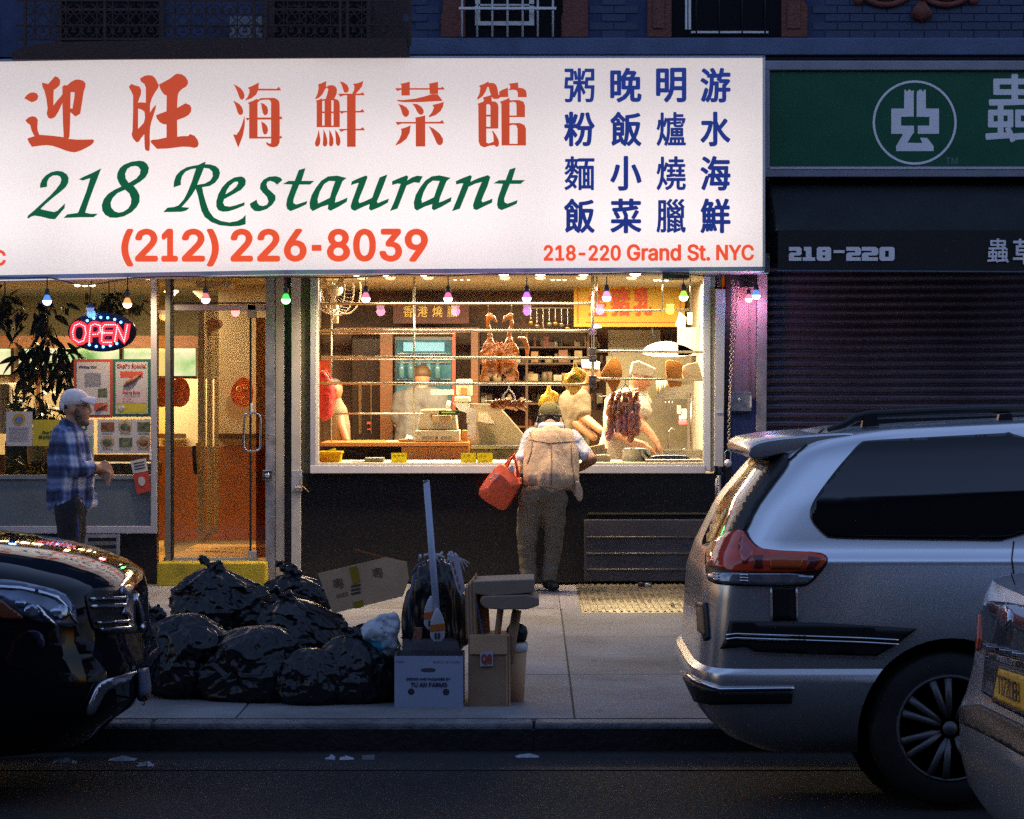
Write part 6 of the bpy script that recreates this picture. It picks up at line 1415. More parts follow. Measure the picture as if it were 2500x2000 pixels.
# tote
tt_ = thing('red_tote_bag', 'bright orange red tote bag with white round logo held in the vest man\'s left hand', 'bag', tuple(P(1222, 1245, Yv-.1)))
M_tote = mk('orange_red_tote', (.90, .12, .035), .6, var=.08, scale=5, bump=.25, bscale=14)
Yt = Yv-.12
o = MB()
F_ = [(1217, 1130), (1238, 1142), (1272, 1178), (1262, 1196), (1233, 1244), (1226, 1248), (1178, 1220), (1166, 1204), (1180, 1178)]
fp = smoothpoly(F_, 1)
mbt = MB(); n = len(fp); c0 = P(1218, 1190, Yt-.09)
front = [P(a, b, Yt-.03) for a, b in fp]; back = [P(a+6, b-3, Yt+.10) for a, b in fp]
inner = [P(1218+(a-1218)*.55, 1190+(b-1190)*.55, Yt-.075) for a, b in fp]
mbt.add(front+back+inner+[c0], [(i, (i+1) % n, n+(i+1) % n, n+i) for i in range(n)]+[tuple(range(n, 2*n))]+[(i, (i+1) % n, 2*n+(i+1) % n, 2*n+i) for i in range(n)]+[(2*n+i, 2*n+(i+1) % n, 3*n) for i in range(n)])
mbt.build('bag_body', M_tote, tt_, bevel=.004, smooth=False)
MB().tube([P(1236, 1146, Yt-.02), P(1246, 1124, Yt), P(1256, 1108, Yt+.02), P(1260, 1130, Yt), P(1264, 1166, Yt-.01)], .010, 6).build('handle', M_tote, tt_, True)
MB().tube([P(1230, 1140, Yt+.07), P(1240, 1126, Yt+.06), P(1254, 1112, Yt+.05), P(1262, 1136, Yt+.06), P(1268, 1168, Yt+.06)], .010, 6).build('handle', M_tote, tt_, True)
MB().pprism([(1234, 1148), (1252, 1136), (1256, 1154), (1244, 1162)], Yt+.0, Yt+.06).build('paper_in_bag', M_white, tt_)
wp = mk('white_bag_print', (.75, .66, .60), .6)
lg = MB(); lg.tube([P(1205+10*math.cos(u)-4*math.sin(u), 1167+8*math.sin(u)-4*math.cos(u), Yt-.085) for u in [2*PI*i/16 for i in range(16)]], .0045, 5, True); lg.tube([P(1198, 1172, Yt-.086), P(1204, 1160, Yt-.088), P(1208, 1172, Yt-.088), P(1212, 1162, Yt-.086)], .0045, 5); lg.build('logo', wp, tt_)
for i in range(4): MB().tube([P(1182+i*1.5, 1184+i*5, Yt-.058), P(1196-i*1.0, 1193+i*4, Yt-.072)], .0022, 4).build('print_line', wp, tt_)

# ---------------------------------------------------------------- man in plaid, in profile
Yq_ = 19.9
m_ = thing('person', 'bearded man in a blue plaid shirt and pale cap walking right past the dining window', 'person', tuple(P(175, 1462, Yq_)))
q = lambda a, b, d=0: P(a, b, Yq_+d)
o = ORG()
o.ell(q(184, 992), (.105, .085, .10)); o.cap(q(196, 1006), q(202, 1026), .066, .045); o.ell(q(206, 1010), (.045, .06, .065))
o.chain([(q(213, 992), .022), (q(222, 1003), .013), (q(215, 1008), .014)])      # nose
o.ell(q(212, 1019), (.022, .03, .010)); o.ell(q(210, 1030), (.028, .035, .022)); o.ell(q(213, 985), (.018, .05, .014))
o.ell(q(178, 1002, -.085), (.018, .012, .030)); o.cap(q(180, 1015), q(172, 1052), .062, .075)
o.chain([(q(168, 1085), .13), (q(170, 1150), .13), (q(172, 1230), .13)])
o.chain([(q(168, 1075, -.16), .06), (q(182, 1145, -.20), .048), (q(216, 1145, -.16), .038), (q(236, 1142, -.12), .029)]); hand(o, q(238, 1140, -.10), q(264, 1144, -.05), (-.3, .3, -.9), 1.2, (0, .3, 1), (.4, .2, .8))
o.chain([(q(172, 1075, .16), .06), (q(190, 1148, .18), .048), (q(222, 1148, .08), .036), (q(242, 1148, .02), .028)]); hand(o, q(240, 1148, -.02), q(260, 1160, -.06), (-.4, -.3, -.6), 1.2, (0, .4, 1), (.3, -.6, .4))
o.chain([(q(172, 1235, -.08), .105), (q(168, 1340, -.10), .065), (q(165, 1430, -.10), .045), (q(190, 1452, -.10), .035)]); o.chain([(q(172, 1235, .08), .105), (q(178, 1340, .10), .065), (q(182, 1430, .10), .045), (q(206, 1452, .10), .035)])
o.build('body', M_skin, m_, vox=.0095, sm=2)
o = ORG(); o.chain([(q(188, 1018, -.045), .026), (q(197, 1029, -.03), .030), (q(210, 1033, 0), .028)]); o.chain([(q(190, 1012, -.068), .02), (q(186, 1000, -.078), .014)]); o.ell(q(215, 1014, -.0), (.018, .030, .007)); o.ell(q(204, 1032, 0), (.036, .050, .020))
o.build('beard', mk('grey_brown_beard', (.16, .11, .08), .9, var=.6, scale=60, bump=.5, bscale=200), m_, vox=.007, sm=1, wrinkle=.006, wscale=50)
o = ORG(); o.ell(q(170, 992, 0), (.058, .076, .046)); o.build('hair', M_hair, m_, vox=.008, sm=2, wrinkle=.006, wscale=40)
MB().tube([q(212, 990, -.078), q(186, 990, -.092)], .004, 5).build('glasses_arm', M_hair, m_)
MB().tube([q(215, 990, -.05)+Vector((.008*math.cos(u)-.0, .02*math.cos(u)-.0, .018*math.sin(u))) for u in [2*PI*i/12 for i in range(12)]], .0035, 5, True).build('glasses_rim', M_hair, m_)
MB().ball(q(213, 992, -.052), (.008, .012, .010), 8, 6).build('eye', mk('eye_white', (.5, .45, .42), .3), m_, True)
M_cp2 = mk('pale_cotton_cap', (.92, .82, .82), .8, var=.08, scale=20, bump=.25, bscale=60)
o = ORG(); o.ell(q(182, 974), (.118, .098, .085)); o.cap(q(158, 988), q(168, 986), .05, .07); o.build('cap', M_cp2, m_, vox=.008, sm=4)
br = MB(); 
def brim(u, w): 
    a = -1+2*w; x = 196+u*(40-6*a*a); return q(x, 962+u*9+16*a*a*(.9+.3*u), a*.088*(1-.25*u*u))
br.grid(brim, 10, 12); ob = br.build('cap_brim', M_cp2, m_, True); s_ = ob.modifiers.new('t', 'SOLIDIFY'); s_.thickness = .006
# plaid cloth
def plaid():
    m = bpy.data.materials.new('blue_plaid_flannel'); m.use_nodes = True; nt = m.node_tree; b = nt.nodes['Principled BSDF']; b.inputs['Roughness'].default_value = .9
    tc = nt.nodes.new('ShaderNodeTexCoord'); sp = nt.nodes.new('ShaderNodeSeparateXYZ'); nt.links.new(tc.outputs['Object'], sp.inputs[0])
    nz = nt.nodes.new('ShaderNodeTexNoise'); nz.inputs['Scale'].default_value = 5; nt.links.new(tc.outputs['Object'], nz.inputs[0])
    def M_(op, a, b_=None, c=None):
        n = nt.nodes.new('ShaderNodeMath'); n.operation = op
        for i, v_ in enumerate((a, b_, c)):
            if v_ is None: continue
            if isinstance(v_, (int, float)): n.inputs[i].default_value = v_
            else: nt.links.new(v_, n.inputs[i])
        return n.outputs[0]
    h = M_('ADD', M_('MULTIPLY', sp.outputs[0], 1.0), M_('MULTIPLY', sp.outputs[1], .8))
    h = M_('ADD', h, M_('MULTIPLY', nz.outputs[0], .07)); vz = M_('ADD', sp.outputs[2], M_('MULTIPLY', nz.outputs[0], .06))
    def band(x, per, ph): return M_('SINE', M_('ADD', M_('MULTIPLY', x, 2*PI/per), ph))
    tot = M_('ADD', M_('ADD', M_('MULTIPLY', band(h, .165, .6), .5), M_('MULTIPLY', band(h, .055, 1), .18)), M_('ADD', M_('MULTIPLY', band(vz, .19, 2.2), .5), M_('MULTIPLY', band(vz, .063, 0), .18)))
    tot = M_('ADD', M_('MULTIPLY', tot, .42), .45)
    cr_ = nt.nodes.new('ShaderNodeValToRGB'); e_ = cr_.color_ramp.elements
    e_[0].position = .08; e_[0].color = (.02, .028, .07, 1); e_[1].position = .85; e_[1].color = (.74, .70, .74, 1)
    x = e_.new(.38); x.color = (.07, .11, .26, 1); x = e_.new(.60); x.color = (.26, .32, .52, 1)
    nt.links.new(tot, cr_.inputs[0]); nt.links.new(cr_.outputs[0], b.inputs['Base Color']); return m
M_plaid = plaid()
o = ORG()
o.ell(q(168, 1062), (.135, .19, .09)); 
o.chain([(q(160, 1070), .125), (q(156, 1130), .13), (q(150, 1200), .125), (q(143, 1228), .10)])
o.chain([(q(180, 1075), .12), (q(188, 1130), .135), (q(190, 1200), .125), (q(205, 1222), .09)])
for d in (-.12, .12): o.chain([(q(165, 1080, d), .09), (q(168, 1140, d), .10), (q(160, 1232, d*.9), .07)]); 
o.cap(q(132, 1225, 0), q(130, 1238, 0), .05, .03); o.cap(q(228, 1215, .05), q(232, 1232, .05), .045, .03)
o.build('shirt', M_plaid, m_, vox=.011, sm=6, wrinkle=.014, wscale=8, seed=2, stretch=(1.4, 1, .6))
o = ORG(); o.chain([(q(166, 1068, -.16), .085), (q(174, 1110, -.20), .078), (q(184, 1142, -.22), .076), (q(204, 1146, -.20), .062), (q(222, 1142, -.17), .052)]); o.build('sleeve', M_plaid, m_, vox=.010, sm=4, wrinkle=.012, wscale=12, seed=4)
o = ORG(); o.chain([(q(172, 1072, .16), .08), (q(192, 1145, .18), .07), (q(226, 1146, .08), .05)]); o.build('sleeve', M_plaid, m_, vox=.011, sm=4)
o = ORG(); o.chain([(q(158, 1036, -.04), .05), (q(172, 1044, -.07), .045), (q(190, 1052, -.03), .04)]); o.chain([(q(158, 1036, .04), .05), (q(176, 1046, .07), .045), (q(192, 1054, .02), .035)]); o.build('collar', M_plaid, m_, vox=.009, sm=3)
o = ORG(); o.ell(q(172, 1236, 0), (.15, .16, .10)); o.chain([(q(170, 1240, -.08), .12), (q(168, 1340, -.10), .085), (q(166, 1440, -.10), .07)]); o.chain([(q(176, 1240, .08), .12), (q(182, 1340, .10), .085), (q(184, 1440, .10), .07)])
o.build('trousers', mk('black_denim', (.014, .014, .017), .85, var=.3), m_, vox=.012, sm=5, wrinkle=.01)
MB().tube([q(188, 1260, -.20), q(191, 1280, -.20), q(192, 1310, -.19)], .004, 5).build('blue_lanyard', mk('bright_blue_cord', (.02, .07, .4), .5), m_)
for a, d in ((184, -.1), (198, .1)): o = ORG(); o.chain([(q(a-12, 1452, d), .045), (q(a+12, 1454, d), .042), (q(a+24, 1456, d), .03)]); o.build('shoe', M_shoe, m_, vox=.01, sm=3)

# ---------------------------------------------------------------- kitchen staff
M_coat = mk('white_cook_coat', (.56, .52, .45), .8, var=.06, bump=.2, bscale=20)
Yk = 22.75
k1 = thing('person', 'cook in white coat and paper hat bending over the pots behind the roast pork', 'person', tuple(P(1530, 1300, Yk)))
q = lambda a, b, d=0: P(a, b, Yk+d)
o = ORG(); o.ell(q(1562, 925), (.105, .10, .125)); o.ell(q(1582, 935, -.03), (.03, .03, .03)); o.cap(q(1556, 940), q(1545, 962), .06, .07)
o.chain([(q(1530, 985), .11), (q(1510, 1060), .10), (q(1500, 1140), .10)])
o.chain([(q(1560, 985, -.15), .06), (q(1562, 1030, -.22), .048), (q(1590, 1062, -.30), .038), (q(1603, 1080, -.35), .03)]); hand(o, q(1603, 1080, -.35), q(1616, 1104, -.38), (.0, -.1, -.6), 1.1, (0, 1, 0), (-.6, .4, 0))
o.chain([(q(1492, 985, -.1), .06), (q(1490, 1050, -.25), .05), (q(1540, 1078, -.35), .04), (q(1572, 1086, -.38), .03)]); hand(o, q(1572, 1086, -.38), q(1600, 1104, -.40), (.1, -.1, -.6), 1.1, (0, 1, 0), (-.2, .4, .6))
o.chain([(q(1500, 1150), .13), (q(1500, 1300), .08)]); o.build('body', M_skin, k1, vox=.010, sm=2)
o = ORG(); o.ell(q(1535, 985), (.22, .15, .13)); o.chain([(q(1530, 990), .17), (q(1510, 1060), .155), (q(1495, 1140), .15)]); o.chain([(q(1560, 982, -.12), .085), (q(1570, 1005, -.17), .085)]); o.chain([(q(1498, 985, -.08), .085), (q(1490, 1030, -.18), .075), (q(1492, 1055, -.22), .07)]); o.cap(q(1548, 958), q(1570, 962), .06, .05)
o.build('coat', M_coat, k1, vox=.012, sm=5, wrinkle=.012, wscale=10, seed=6)
o = ORG(); o.chain([(q(1490, 1080, -.16), .10), (q(1485, 1140, -.16), .15)]); o.build('apron', mk('cream_apron', (.72, .66, .52), .8), k1, vox=.012, sm=5)
MB().pprism([(1544, 884), (1560, 880), (1602, 900), (1596, 922), (1590, 920), (1538, 912)], Yk-.10, Yk+.08).build('paper_hat', M_coat, k1, bevel=.012)
for a, b in ((1576, 922), (1590, 924)): MB().ball(q(a, b, -.10), (.012, .01, .008), 8, 6).build('eye', M_hair, k1, True)
MB().tube([q(1577, 940, -.105), q(1584, 941, -.11), q(1590, 939, -.10)], .004, 5).build('mouth', mk('lip_brown', (.2, .06, .04), .5), k1)
o = ORG(); o.ell(q(1553, 921, .02), (.085, .10, .07)); o.build('hair', M_hair, k1, vox=.012, sm=2)
o = ORG(); o.chain([(q(1536, 1010, -.17), .014), (q(1520, 960, -.18), .012), (q(1556, 950, -.15), .012)]); o.build('apron_strap', M_coat, k1, vox=.007, sm=2)
Yk = 23.3
k2 = thing('person', 'second cook in tan shirt and paper hat working behind the yellow chicken', 'person', tuple(P(1410, 1300, Yk)))
q = lambda a, b, d=0: P(a, b, Yk+d)
o = ORG(); o.ell(q(1443, 910), (.09, .09, .115)); o.cap(q(1436, 925), q(1420, 950), .055, .07); o.chain([(q(1405, 985), .11), (q(1405, 1100), .11)]); o.chain([(q(1420, 975, -.12), .06), (q(1425, 1018, -.15), .05), (q(1468, 1052, -.3), .035)]); hand(o, q(1468, 1052, -.3), q(1486, 1066, -.32), (.2, 0, -.5), 1.0, (0, 1, 0)); o.chain([(q(1385, 975, .1), .06), (q(1400, 1030, -.1), .05), (q(1450, 1068, -.2), .036)])
o.chain([(q(1405, 1110), .12), (q(1405, 1290), .07)]); o.build('body', M_skin2, k2, vox=.011, sm=2)
o = ORG(); o.ell(q(1408, 976), (.145, .13, .11)); o.cap(q(1418, 955), q(1412, 975), .06, .10); o.chain([(q(1402, 985), .155), (q(1400, 1120), .15)]); o.chain([(q(1420, 970, -.10), .08), (q(1424, 1006, -.14), .078)]); o.build('shirt', mk('tan_work_shirt', (.12, .09, .055), .85, var=.15), k2, vox=.012, sm=5, wrinkle=.01, wscale=10)
MB().pprism([(1420, 878), (1428, 874), (1466, 884), (1463, 904), (1422, 900)], Yk-.10, Yk+.08).build('paper_hat', M_coat, k2, bevel=.012)
Yk = 24.5
k3 = thing('person', 'man in a grey shirt seen from behind, standing beyond the cash register', 'person', tuple(P(1025, 1320, Yk)))
q = lambda a, b, d=0: P(a, b, Yk+d)
o = ORG(); o.ell(q(1030, 918), (.085, .09, .11)); o.cap(q(1030, 930), q(1030, 950), .055, .07); o.chain([(q(1028, 1000), .10), (q(1028, 1090), .10)]); o.chain([(q(978, 985), .07), (q(972, 1035), .05), (q(985, 1060, .15), .04)]); o.chain([(q(1078, 985), .07), (q(1086, 1035), .05), (q(1070, 1060, .15), .04)]); o.chain([(q(1028, 1100), .15), (q(1028, 1300), .08)]); o.build('body', M_skin, k3, vox=.012, sm=2)
o = ORG(); o.ell(q(1026, 975), (.26, .14, .13)); o.chain([(q(1005, 980), .15), (q(1000, 1085), .15)]); o.chain([(q(1050, 980), .15), (q(1055, 1085), .15)]); o.chain([(q(982, 975), .10), (q(974, 1020), .085)]); o.chain([(q(1072, 975), .10), (q(1084, 1020), .085)]); o.build('shirt', mk('grey_cotton_shirt', (.13, .125, .12), .85, var=.2), k3, vox=.013, sm=6, wrinkle=.012, wscale=8)
o = ORG(); o.ell(q(1030, 912, .0), (.092, .095, .09)); o.build('hair', mk('brown_hair', (.08, .04, .015), .6, var=.3), k3, vox=.011, sm=2)
Yk = 23.2
k4 = thing('person', 'person in a cream shirt mostly hidden behind the red bag at the left', 'person', tuple(P(830, 1300, Yk)))
q = lambda a, b, d=0: P(a-9, b, Yk+d)
o = ORG(); o.ell(q(828, 952), (.07, .09, .10)); o.cap(q(828, 965), q(832, 985), .045, .05); o.chain([(q(836, 1010), .07), (q(838, 1080), .07)]); o.chain([(q(838, 1000), .05), (q(845, 1045, -.1), .04), (q(856, 1075, -.15), .032)]); o.chain([(q(838, 1085), .08), (q(838, 1290), .06)]); o.build('body', M_skin2, k4, vox=.011, sm=2)
o = ORG(); o.ell(q(826, 944, .01), (.075, .095, .08)); o.build('hair', M_hair, k4, vox=.011, sm=2)
o = ORG(); o.chain([(q(830, 982), .06), (q(836, 1005), .085), (q(840, 1040), .095), (q(842, 1085), .09)]); o.build('shirt', mk('cream_shirt_cloth', (.17, .14, .09), .85), k4, vox=.011, sm=3)
# ================================================================== refuse on the kerb
def bagmat():
    m = mk('black_bin_liner', (.007, .007, .010), .30, var=.3, scale=5, coat=.0, spec=.45)
    nt = m.node_tree; b = nt.nodes['Principled BSDF']
    tc = nt.nodes.new('ShaderNodeTexCoord'); mp = nt.nodes.new('ShaderNodeMapping'); mp.inputs['Scale'].default_value = (1.4, 1.4, .7)
    nz = nt.nodes.new('ShaderNodeTexNoise'); nz.inputs['Scale'].default_value = 4.2; nz.inputs['Detail'].default_value = 3; nz.inputs['Distortion'].default_value = 1.4
    try: nz.noise_type = 'RIDGED_MULTIFRACTAL'
    except Exception: pass
    bp = nt.nodes.new('ShaderNodeBump'); bp.inputs['Strength'].default_value = .5; bp.inputs['Distance'].default_value = .06
    nt.links.new(tc.outputs['Object'], mp.inputs[0]); nt.links.new(mp.outputs[0], nz.inputs['Vector']); nt.links.new(nz.outputs[0], bp.inputs['Height']); nt.links.new(bp.outputs[0], b.inputs['Normal']); return m
M_bag = bagmat()
def trashbag(px, py, rx, ry, Y, lab, seed, knot=None, ky=0, lean=0.0):
    s = 6000/Y; c = P(px, py, Y); a, h = rx/s, ry/s; zb = .135
    t = thing('rubbish_bag', lab, 'rubbish bag', (c.x, c.y, max(.15, c.z-h)), group='black rubbish bags piled at the kerb')
    nu, nv = 170, 100; mb = MB(); vs = []
    kx = (knot if knot is not None else 0)
    for j in range(nv+1):
        v = j/nv; ph = PI*v
        for i in range(nu):
            th = 2*PI*i/nu
            rr = math.sin(ph)**.80; z = math.cos(ph)
            d = Vector((math.cos(th)*rr, math.sin(th)*rr, z))
            # gathers near the knot
            g = math.exp(-v*5.0); n1 = noise.noise(d*1.3+Vector((seed, 0, 0))); n2 = noise.noise(d*3.1+Vector((0, seed*1.7, 0)))
            rid = 1-abs(noise.noise(Vector((d.x*2.2, d.y*2.2, d.z*1.4))+Vector((seed*.7, 3, 1))))*2
            rid2 = 1-abs(noise.noise(Vector((d.x*5, d.y*5, d.z*3))+Vector((seed*.3, 1, 7))))*2
            rid3 = 1-abs(noise.noise(Vector((d.x*11, d.y*11, d.z*7))+Vector((seed*.9, 5, 2))))*2
            fold = g*.16*math.sin(th*9+seed+3*n2)
            r = 1+.22*n1+.07*n2+.10*rid**3+.075*rid2**3+.022*rid3**2+fold
            x = d.x*a*r; y = d.y*a*.85*r; zz = d.z*h*(1+.10*n1)+(.16*h*math.exp(-(v*7)**2))
            x += kx/s*math.exp(-v*4)
            vs.append((c.x+x+lean*zz, c.y+y, max(zb+.015+.004*n2, c.z+zz)))
    mb.add(vs, [(j*nu+i, j*nu+(i+1) % nu, (j+1)*nu+(i+1) % nu, (j+1)*nu+i) for j in range(nv) for i in range(nu)])
    mb.build('bag_body', M_bag, t, True)
    if knot is not None:
        top = Vector((c.x+kx/s, c.y-.02, c.z+h*1.12))
        o = ORG(); o.chain([(top-Vector((0, 0, .03)), .035), (top+Vector((0, 0, .02)), .018), (top+Vector((.03, 0, .03)), .03)]); o.cap(top+Vector((0, 0, .02)), top+Vector((-.05, .01, .065)), .02, .022); o.cap(top+Vector((0, 0, .02)), top+Vector((.06, -.01, .0)), .02, .026)
        o.build('knot', M_bag, t, vox=.007, sm=1, wrinkle=.02, wscale=30, seed=seed)
    return t
trashbag(535, 1486, 116, 84, 14.5, 'largest rubbish bag on top of the pile, its tall knot before the yellow step', 1, knot=-20)
trashbag(728, 1458, 84, 50, 15.0, 'black rubbish bag at the back of the pile left of the tilted carton', 2, knot=-25)
trashbag(752, 1560, 108, 84, 14.2, 'black rubbish bag in the middle right, under the tilted carton', 3, knot=-60)
trashbag(455, 1616, 118, 100, 13.75, 'black rubbish bag at the lower left with a broad blue sheen', 4)
trashbag(625, 1640, 125, 98, 13.65, 'black rubbish bag in the front centre of the pile', 5)
trashbag(868, 1655, 98, 88, 13.55, 'rubbish bag in front right beside the white produce box', 6, knot=-10)
trashbag(368, 1560, 52, 52, 13.9, 'small black rubbish bag with a knot at the far left beside the black car', 7, knot=5)
trashbag(760, 1665, 80, 70, 13.45, 'low slumped rubbish bag between the front two', 8)
trashbag(905, 1590, 66, 60, 14.2, 'black rubbish bag behind the clear cup bag', 9)
# tilted cardboard box
M_card2 = mk('brown_cardboard', (.74, .44, .24), .85, var=.14, scale=6, bump=.15, bscale=80)
M_card3 = mk('dark_cardboard', (.42, .25, .14), .85, var=.2, scale=6, bump=.15, bscale=80)
Yx = 14.25
cb_ = thing('cardboard_box', 'opened brown cardboard box tipped on top of the rubbish bags', 'cardboard box', tuple(P(890, 1490, Yx)))
MB().pprism([(776, 1401), (943, 1361), (992, 1372), (998, 1414), (984, 1456), (813, 1498)], Yx-.01, Yx+.006).build('front_panel', M_card2, cb_)
bk = [P(800, 1408, Yx+.30), P(950, 1372, Yx+.30), P(990, 1440, Yx+.30), P(826, 1480, Yx+.30)]; fr_ = [P(776, 1401, Yx+.006), P(992, 1372, Yx+.006), P(984, 1456, Yx+.006), P(813, 1498, Yx+.006)]
MB().add(fr_+bk, [(0, 3, 7, 4), (2, 3, 7, 6), (1, 2, 6, 5), (4, 5, 6, 7)]).build('box_walls', M_card3, cb_)
MB().add([P(992, 1371, Yx), P(940, 1359, Yx), P(861, 1338, Yx+.12), P(866, 1343, Yx+.2), P(950, 1368, Yx+.25)], [(0, 1, 2, 3, 4)]).build('open_flap', M_card2, cb_)
tp_ = mk('yellow_packing_tape', (.42, .27, .02), .4)
MB().pprism([(853, 1386), (872, 1381), (880, 1420), (862, 1427)], Yx-.014, Yx-.0105).build('tape_strip', tp_, cb_); MB().pprism([(862, 1470), (886, 1464), (888, 1482), (866, 1487)], Yx-.014, Yx-.0105).build('tape_strip', tp_, cb_)
bl = mk('faded_box_print', (.12, .075, .05), .8, var=.5, scale=40)
for (a, b) in ((812, 1412), (908, 1386)): text('character', '粵', a, b, a+28, b+26, Yx-.011, bl, cb_, rot=.22, thick=.001)
for k in range(3): MB().pprism([(857, 1430+k*9), (880, 1425+k*9), (881, 1430+k*9), (858, 1435+k*9)], Yx-.013, Yx-.0105).build('print_mark', bl, cb_)
text('lettering', 'MADE', 822, 1448, 850, 1458, Yx-.011, bl, cb_, rot=.2, thick=.001)
# clear bag with blue cups
cbg = thing('clear_cup_bag', 'clear plastic bag with white and turquoise packaging beside the bundle', 'plastic bag', tuple(P(925, 1600, 13.5)))
o = ORG(); q = lambda a, b, d=0: P(a, b, 13.55+d)
o.chain([(q(930, 1520), .05), (q(915, 1550), .085), (q(925, 1580), .07)]); o.cap(q(955, 1530), q(945, 1570), .05, .06); o.cap(q(930, 1512), q(960, 1508), .03, .03)
b1 = mk('white_turquoise_film', (.45, .55, .60), .3, var=.2, scale=6, coat=.4)
nt = b1.node_tree; b_ = nt.nodes['Principled BSDF']; tc = nt.nodes.new('ShaderNodeTexCoord'); wv = nt.nodes.new('ShaderNodeTexNoise'); wv.inputs['Scale'].default_value = 7; crr = nt.nodes.new('ShaderNodeValToRGB')
crr.color_ramp.elements[0].position = .42; crr.color_ramp.elements[0].color = (.06, .38, .50, 1); crr.color_ramp.elements[1].position = .52; crr.color_ramp.elements[1].color = (.55, .58, .62, 1)
nt.links.new(tc.outputs['Object'], wv.inputs[0]); nt.links.new(wv.outputs[0], crr.inputs[0]); nt.links.new(crr.outputs[0], b_.inputs['Base Color'])
o.build('film', b1, cbg, vox=.008, sm=2, wrinkle=.018, wscale=16, seed=3)
# tall dark wrapped bundle
Yw_ = 13.75
wb = thing('wrapped_bundle', 'tall dark bundle wrapped in black film with torn paper at the top', 'bundle', tuple(P(1060, 1700, Yw_)))
q = lambda a, b, d=0: P(a, b, Yw_+d)
o = ORG(); o.chain([(q(1062, 1390), .075), (q(1060, 1440), .13), (q(1062, 1540), .15), (q(1062, 1680), .14)]); o.chain([(q(1095, 1395), .05), (q(1115, 1470), .06), (q(1125, 1560), .05)]); o.chain([(q(1030, 1395), .04), (q(1005, 1480), .05), (q(1000, 1590), .05)])
o.build('film', M_bag, wb, vox=.010, sm=3, wrinkle=.022, wscale=9, seed=11, stretch=(2, 1, .4))
M_lab = mk('white_label_card', (.55, .52, .58), .6, var=.08)
MB().pprism([(1094, 1362), (1108, 1356), (1120, 1358), (1136, 1440), (1126, 1456), (1116, 1440)], Yw_-.20, Yw_-.195).build('label_card', M_lab, wb); 
for k in range(4): MB().pprism([(1104+k*5, 1372+k*18), (1107+k*5, 1371+k*18), (1109+k*5, 1384+k*18), (1106+k*5, 1385+k*18)], Yw_-.205, Yw_-.2005).build('print_mark', redk, wb)
cr_o = MB()
for i in range(14):
    a = R.uniform(1022, 1112); cr_o.tube([q(a, 1372+R.uniform(-4, 10), -.10), q(a+R.uniform(-9, 9), 1358+R.uniform(-10, 4), -.12), q(a+R.uniform(-22, 22), 1364+R.uniform(-14, 18), -.14)], [.006, .009, .002], 5)
tag(cr_o.build('torn_paper', M_lab, wb, True), kind='stuff')
for dx, dy in ((22, 20), (14, 28), (26, 12)): MB().tube([q(1120, 1362, -.14), q(1120+dx*.6, 1362+dy*.5, -.15), q(1120+dx, 1364+dy, -.15)], .003, 4).build('cable_tie', M_lab, wb)
MB().tube([q(1012, 1400, -.15), q(998, 1470, -.17), q(1002, 1560, -.17)], .008, 6).build('blue_edge', mk('slate_strip', (.08, .10, .2), .4), wb, True)
MB().tube([q(1008, 1400, -.15), q(1020, 1380, -.14), q(1040, 1370, -.13)], .008, 6).build('blue_edge', MATS['slate_strip'], wb, True)
pl2 = thing('white_tube', 'long pale tube standing upright in the refuse, leaning left', 'tube', tuple(P(1066, 1520, 13.45)))
MB().cone(P(1041, 1176, 13.55), P(1068, 1520, 13.4), .018, .020, 12).build('shaft', mk('pale_blue_white_plastic', (.50, .54, .66), .45, var=.1), pl2, True); MB().cone(P(1040, 1173, 13.55), P(1041, 1180, 13.55), .019, .019, 12).build('end_cap', mk('teal_cap', (.06, .16, .14), .5), pl2, True)
# snack bags
M_sb = mk('white_snack_bag', (.58, .57, .60), .35, var=.1, coat=.3); M_so = mk('orange_snack_print', (.62, .16, .03), .4, var=.15)
for (cx, cy, lab, Yy) in ((1052, 1500, 'white and orange snack bag leaning behind another one', 13.45), (1067, 1530, 'white and orange snack bag standing in front in the produce box', 13.38)):
    t = thing('snack_bag', lab, 'snack bag', tuple(P(cx, cy+38, Yy))); u = lambda a, b: (cx+a, cy+b)
    MB().pprism(smoothpoly([u(-18, -8), u(-4, -44), u(4, -44), u(20, -8), u(18, 38), u(-16, 38)], 1), Yy-.03, Yy+.03).build('foil', M_sb, t, bevel=.014, smooth=True)
    MB().pprism([u(-17, -4), u(19, -8), u(19, 8), u(-17, 12)], Yy-.034, Yy-.0305).build('orange_band', M_so, t)
    for k in range(2): MB().pprism([u(-6+k*8, 16), u(-1+k*8, 16), u(-1+k*8, 30), u(-6+k*8, 30)], Yy-.034, Yy-.0305).build('print_mark', dk, t)
t = thing('snack_carton', 'small patterned red brown carton poking out of the produce box', 'carton', tuple(P(1020, 1570, 13.5)))
MB().pprism([(1006, 1562), (1012, 1534), (1031, 1534), (1028, 1566)], 13.45, 13.5).build('carton', mk('patterned_red_card', (.35, .14, .09), .6, var=.8, scale=60), t)
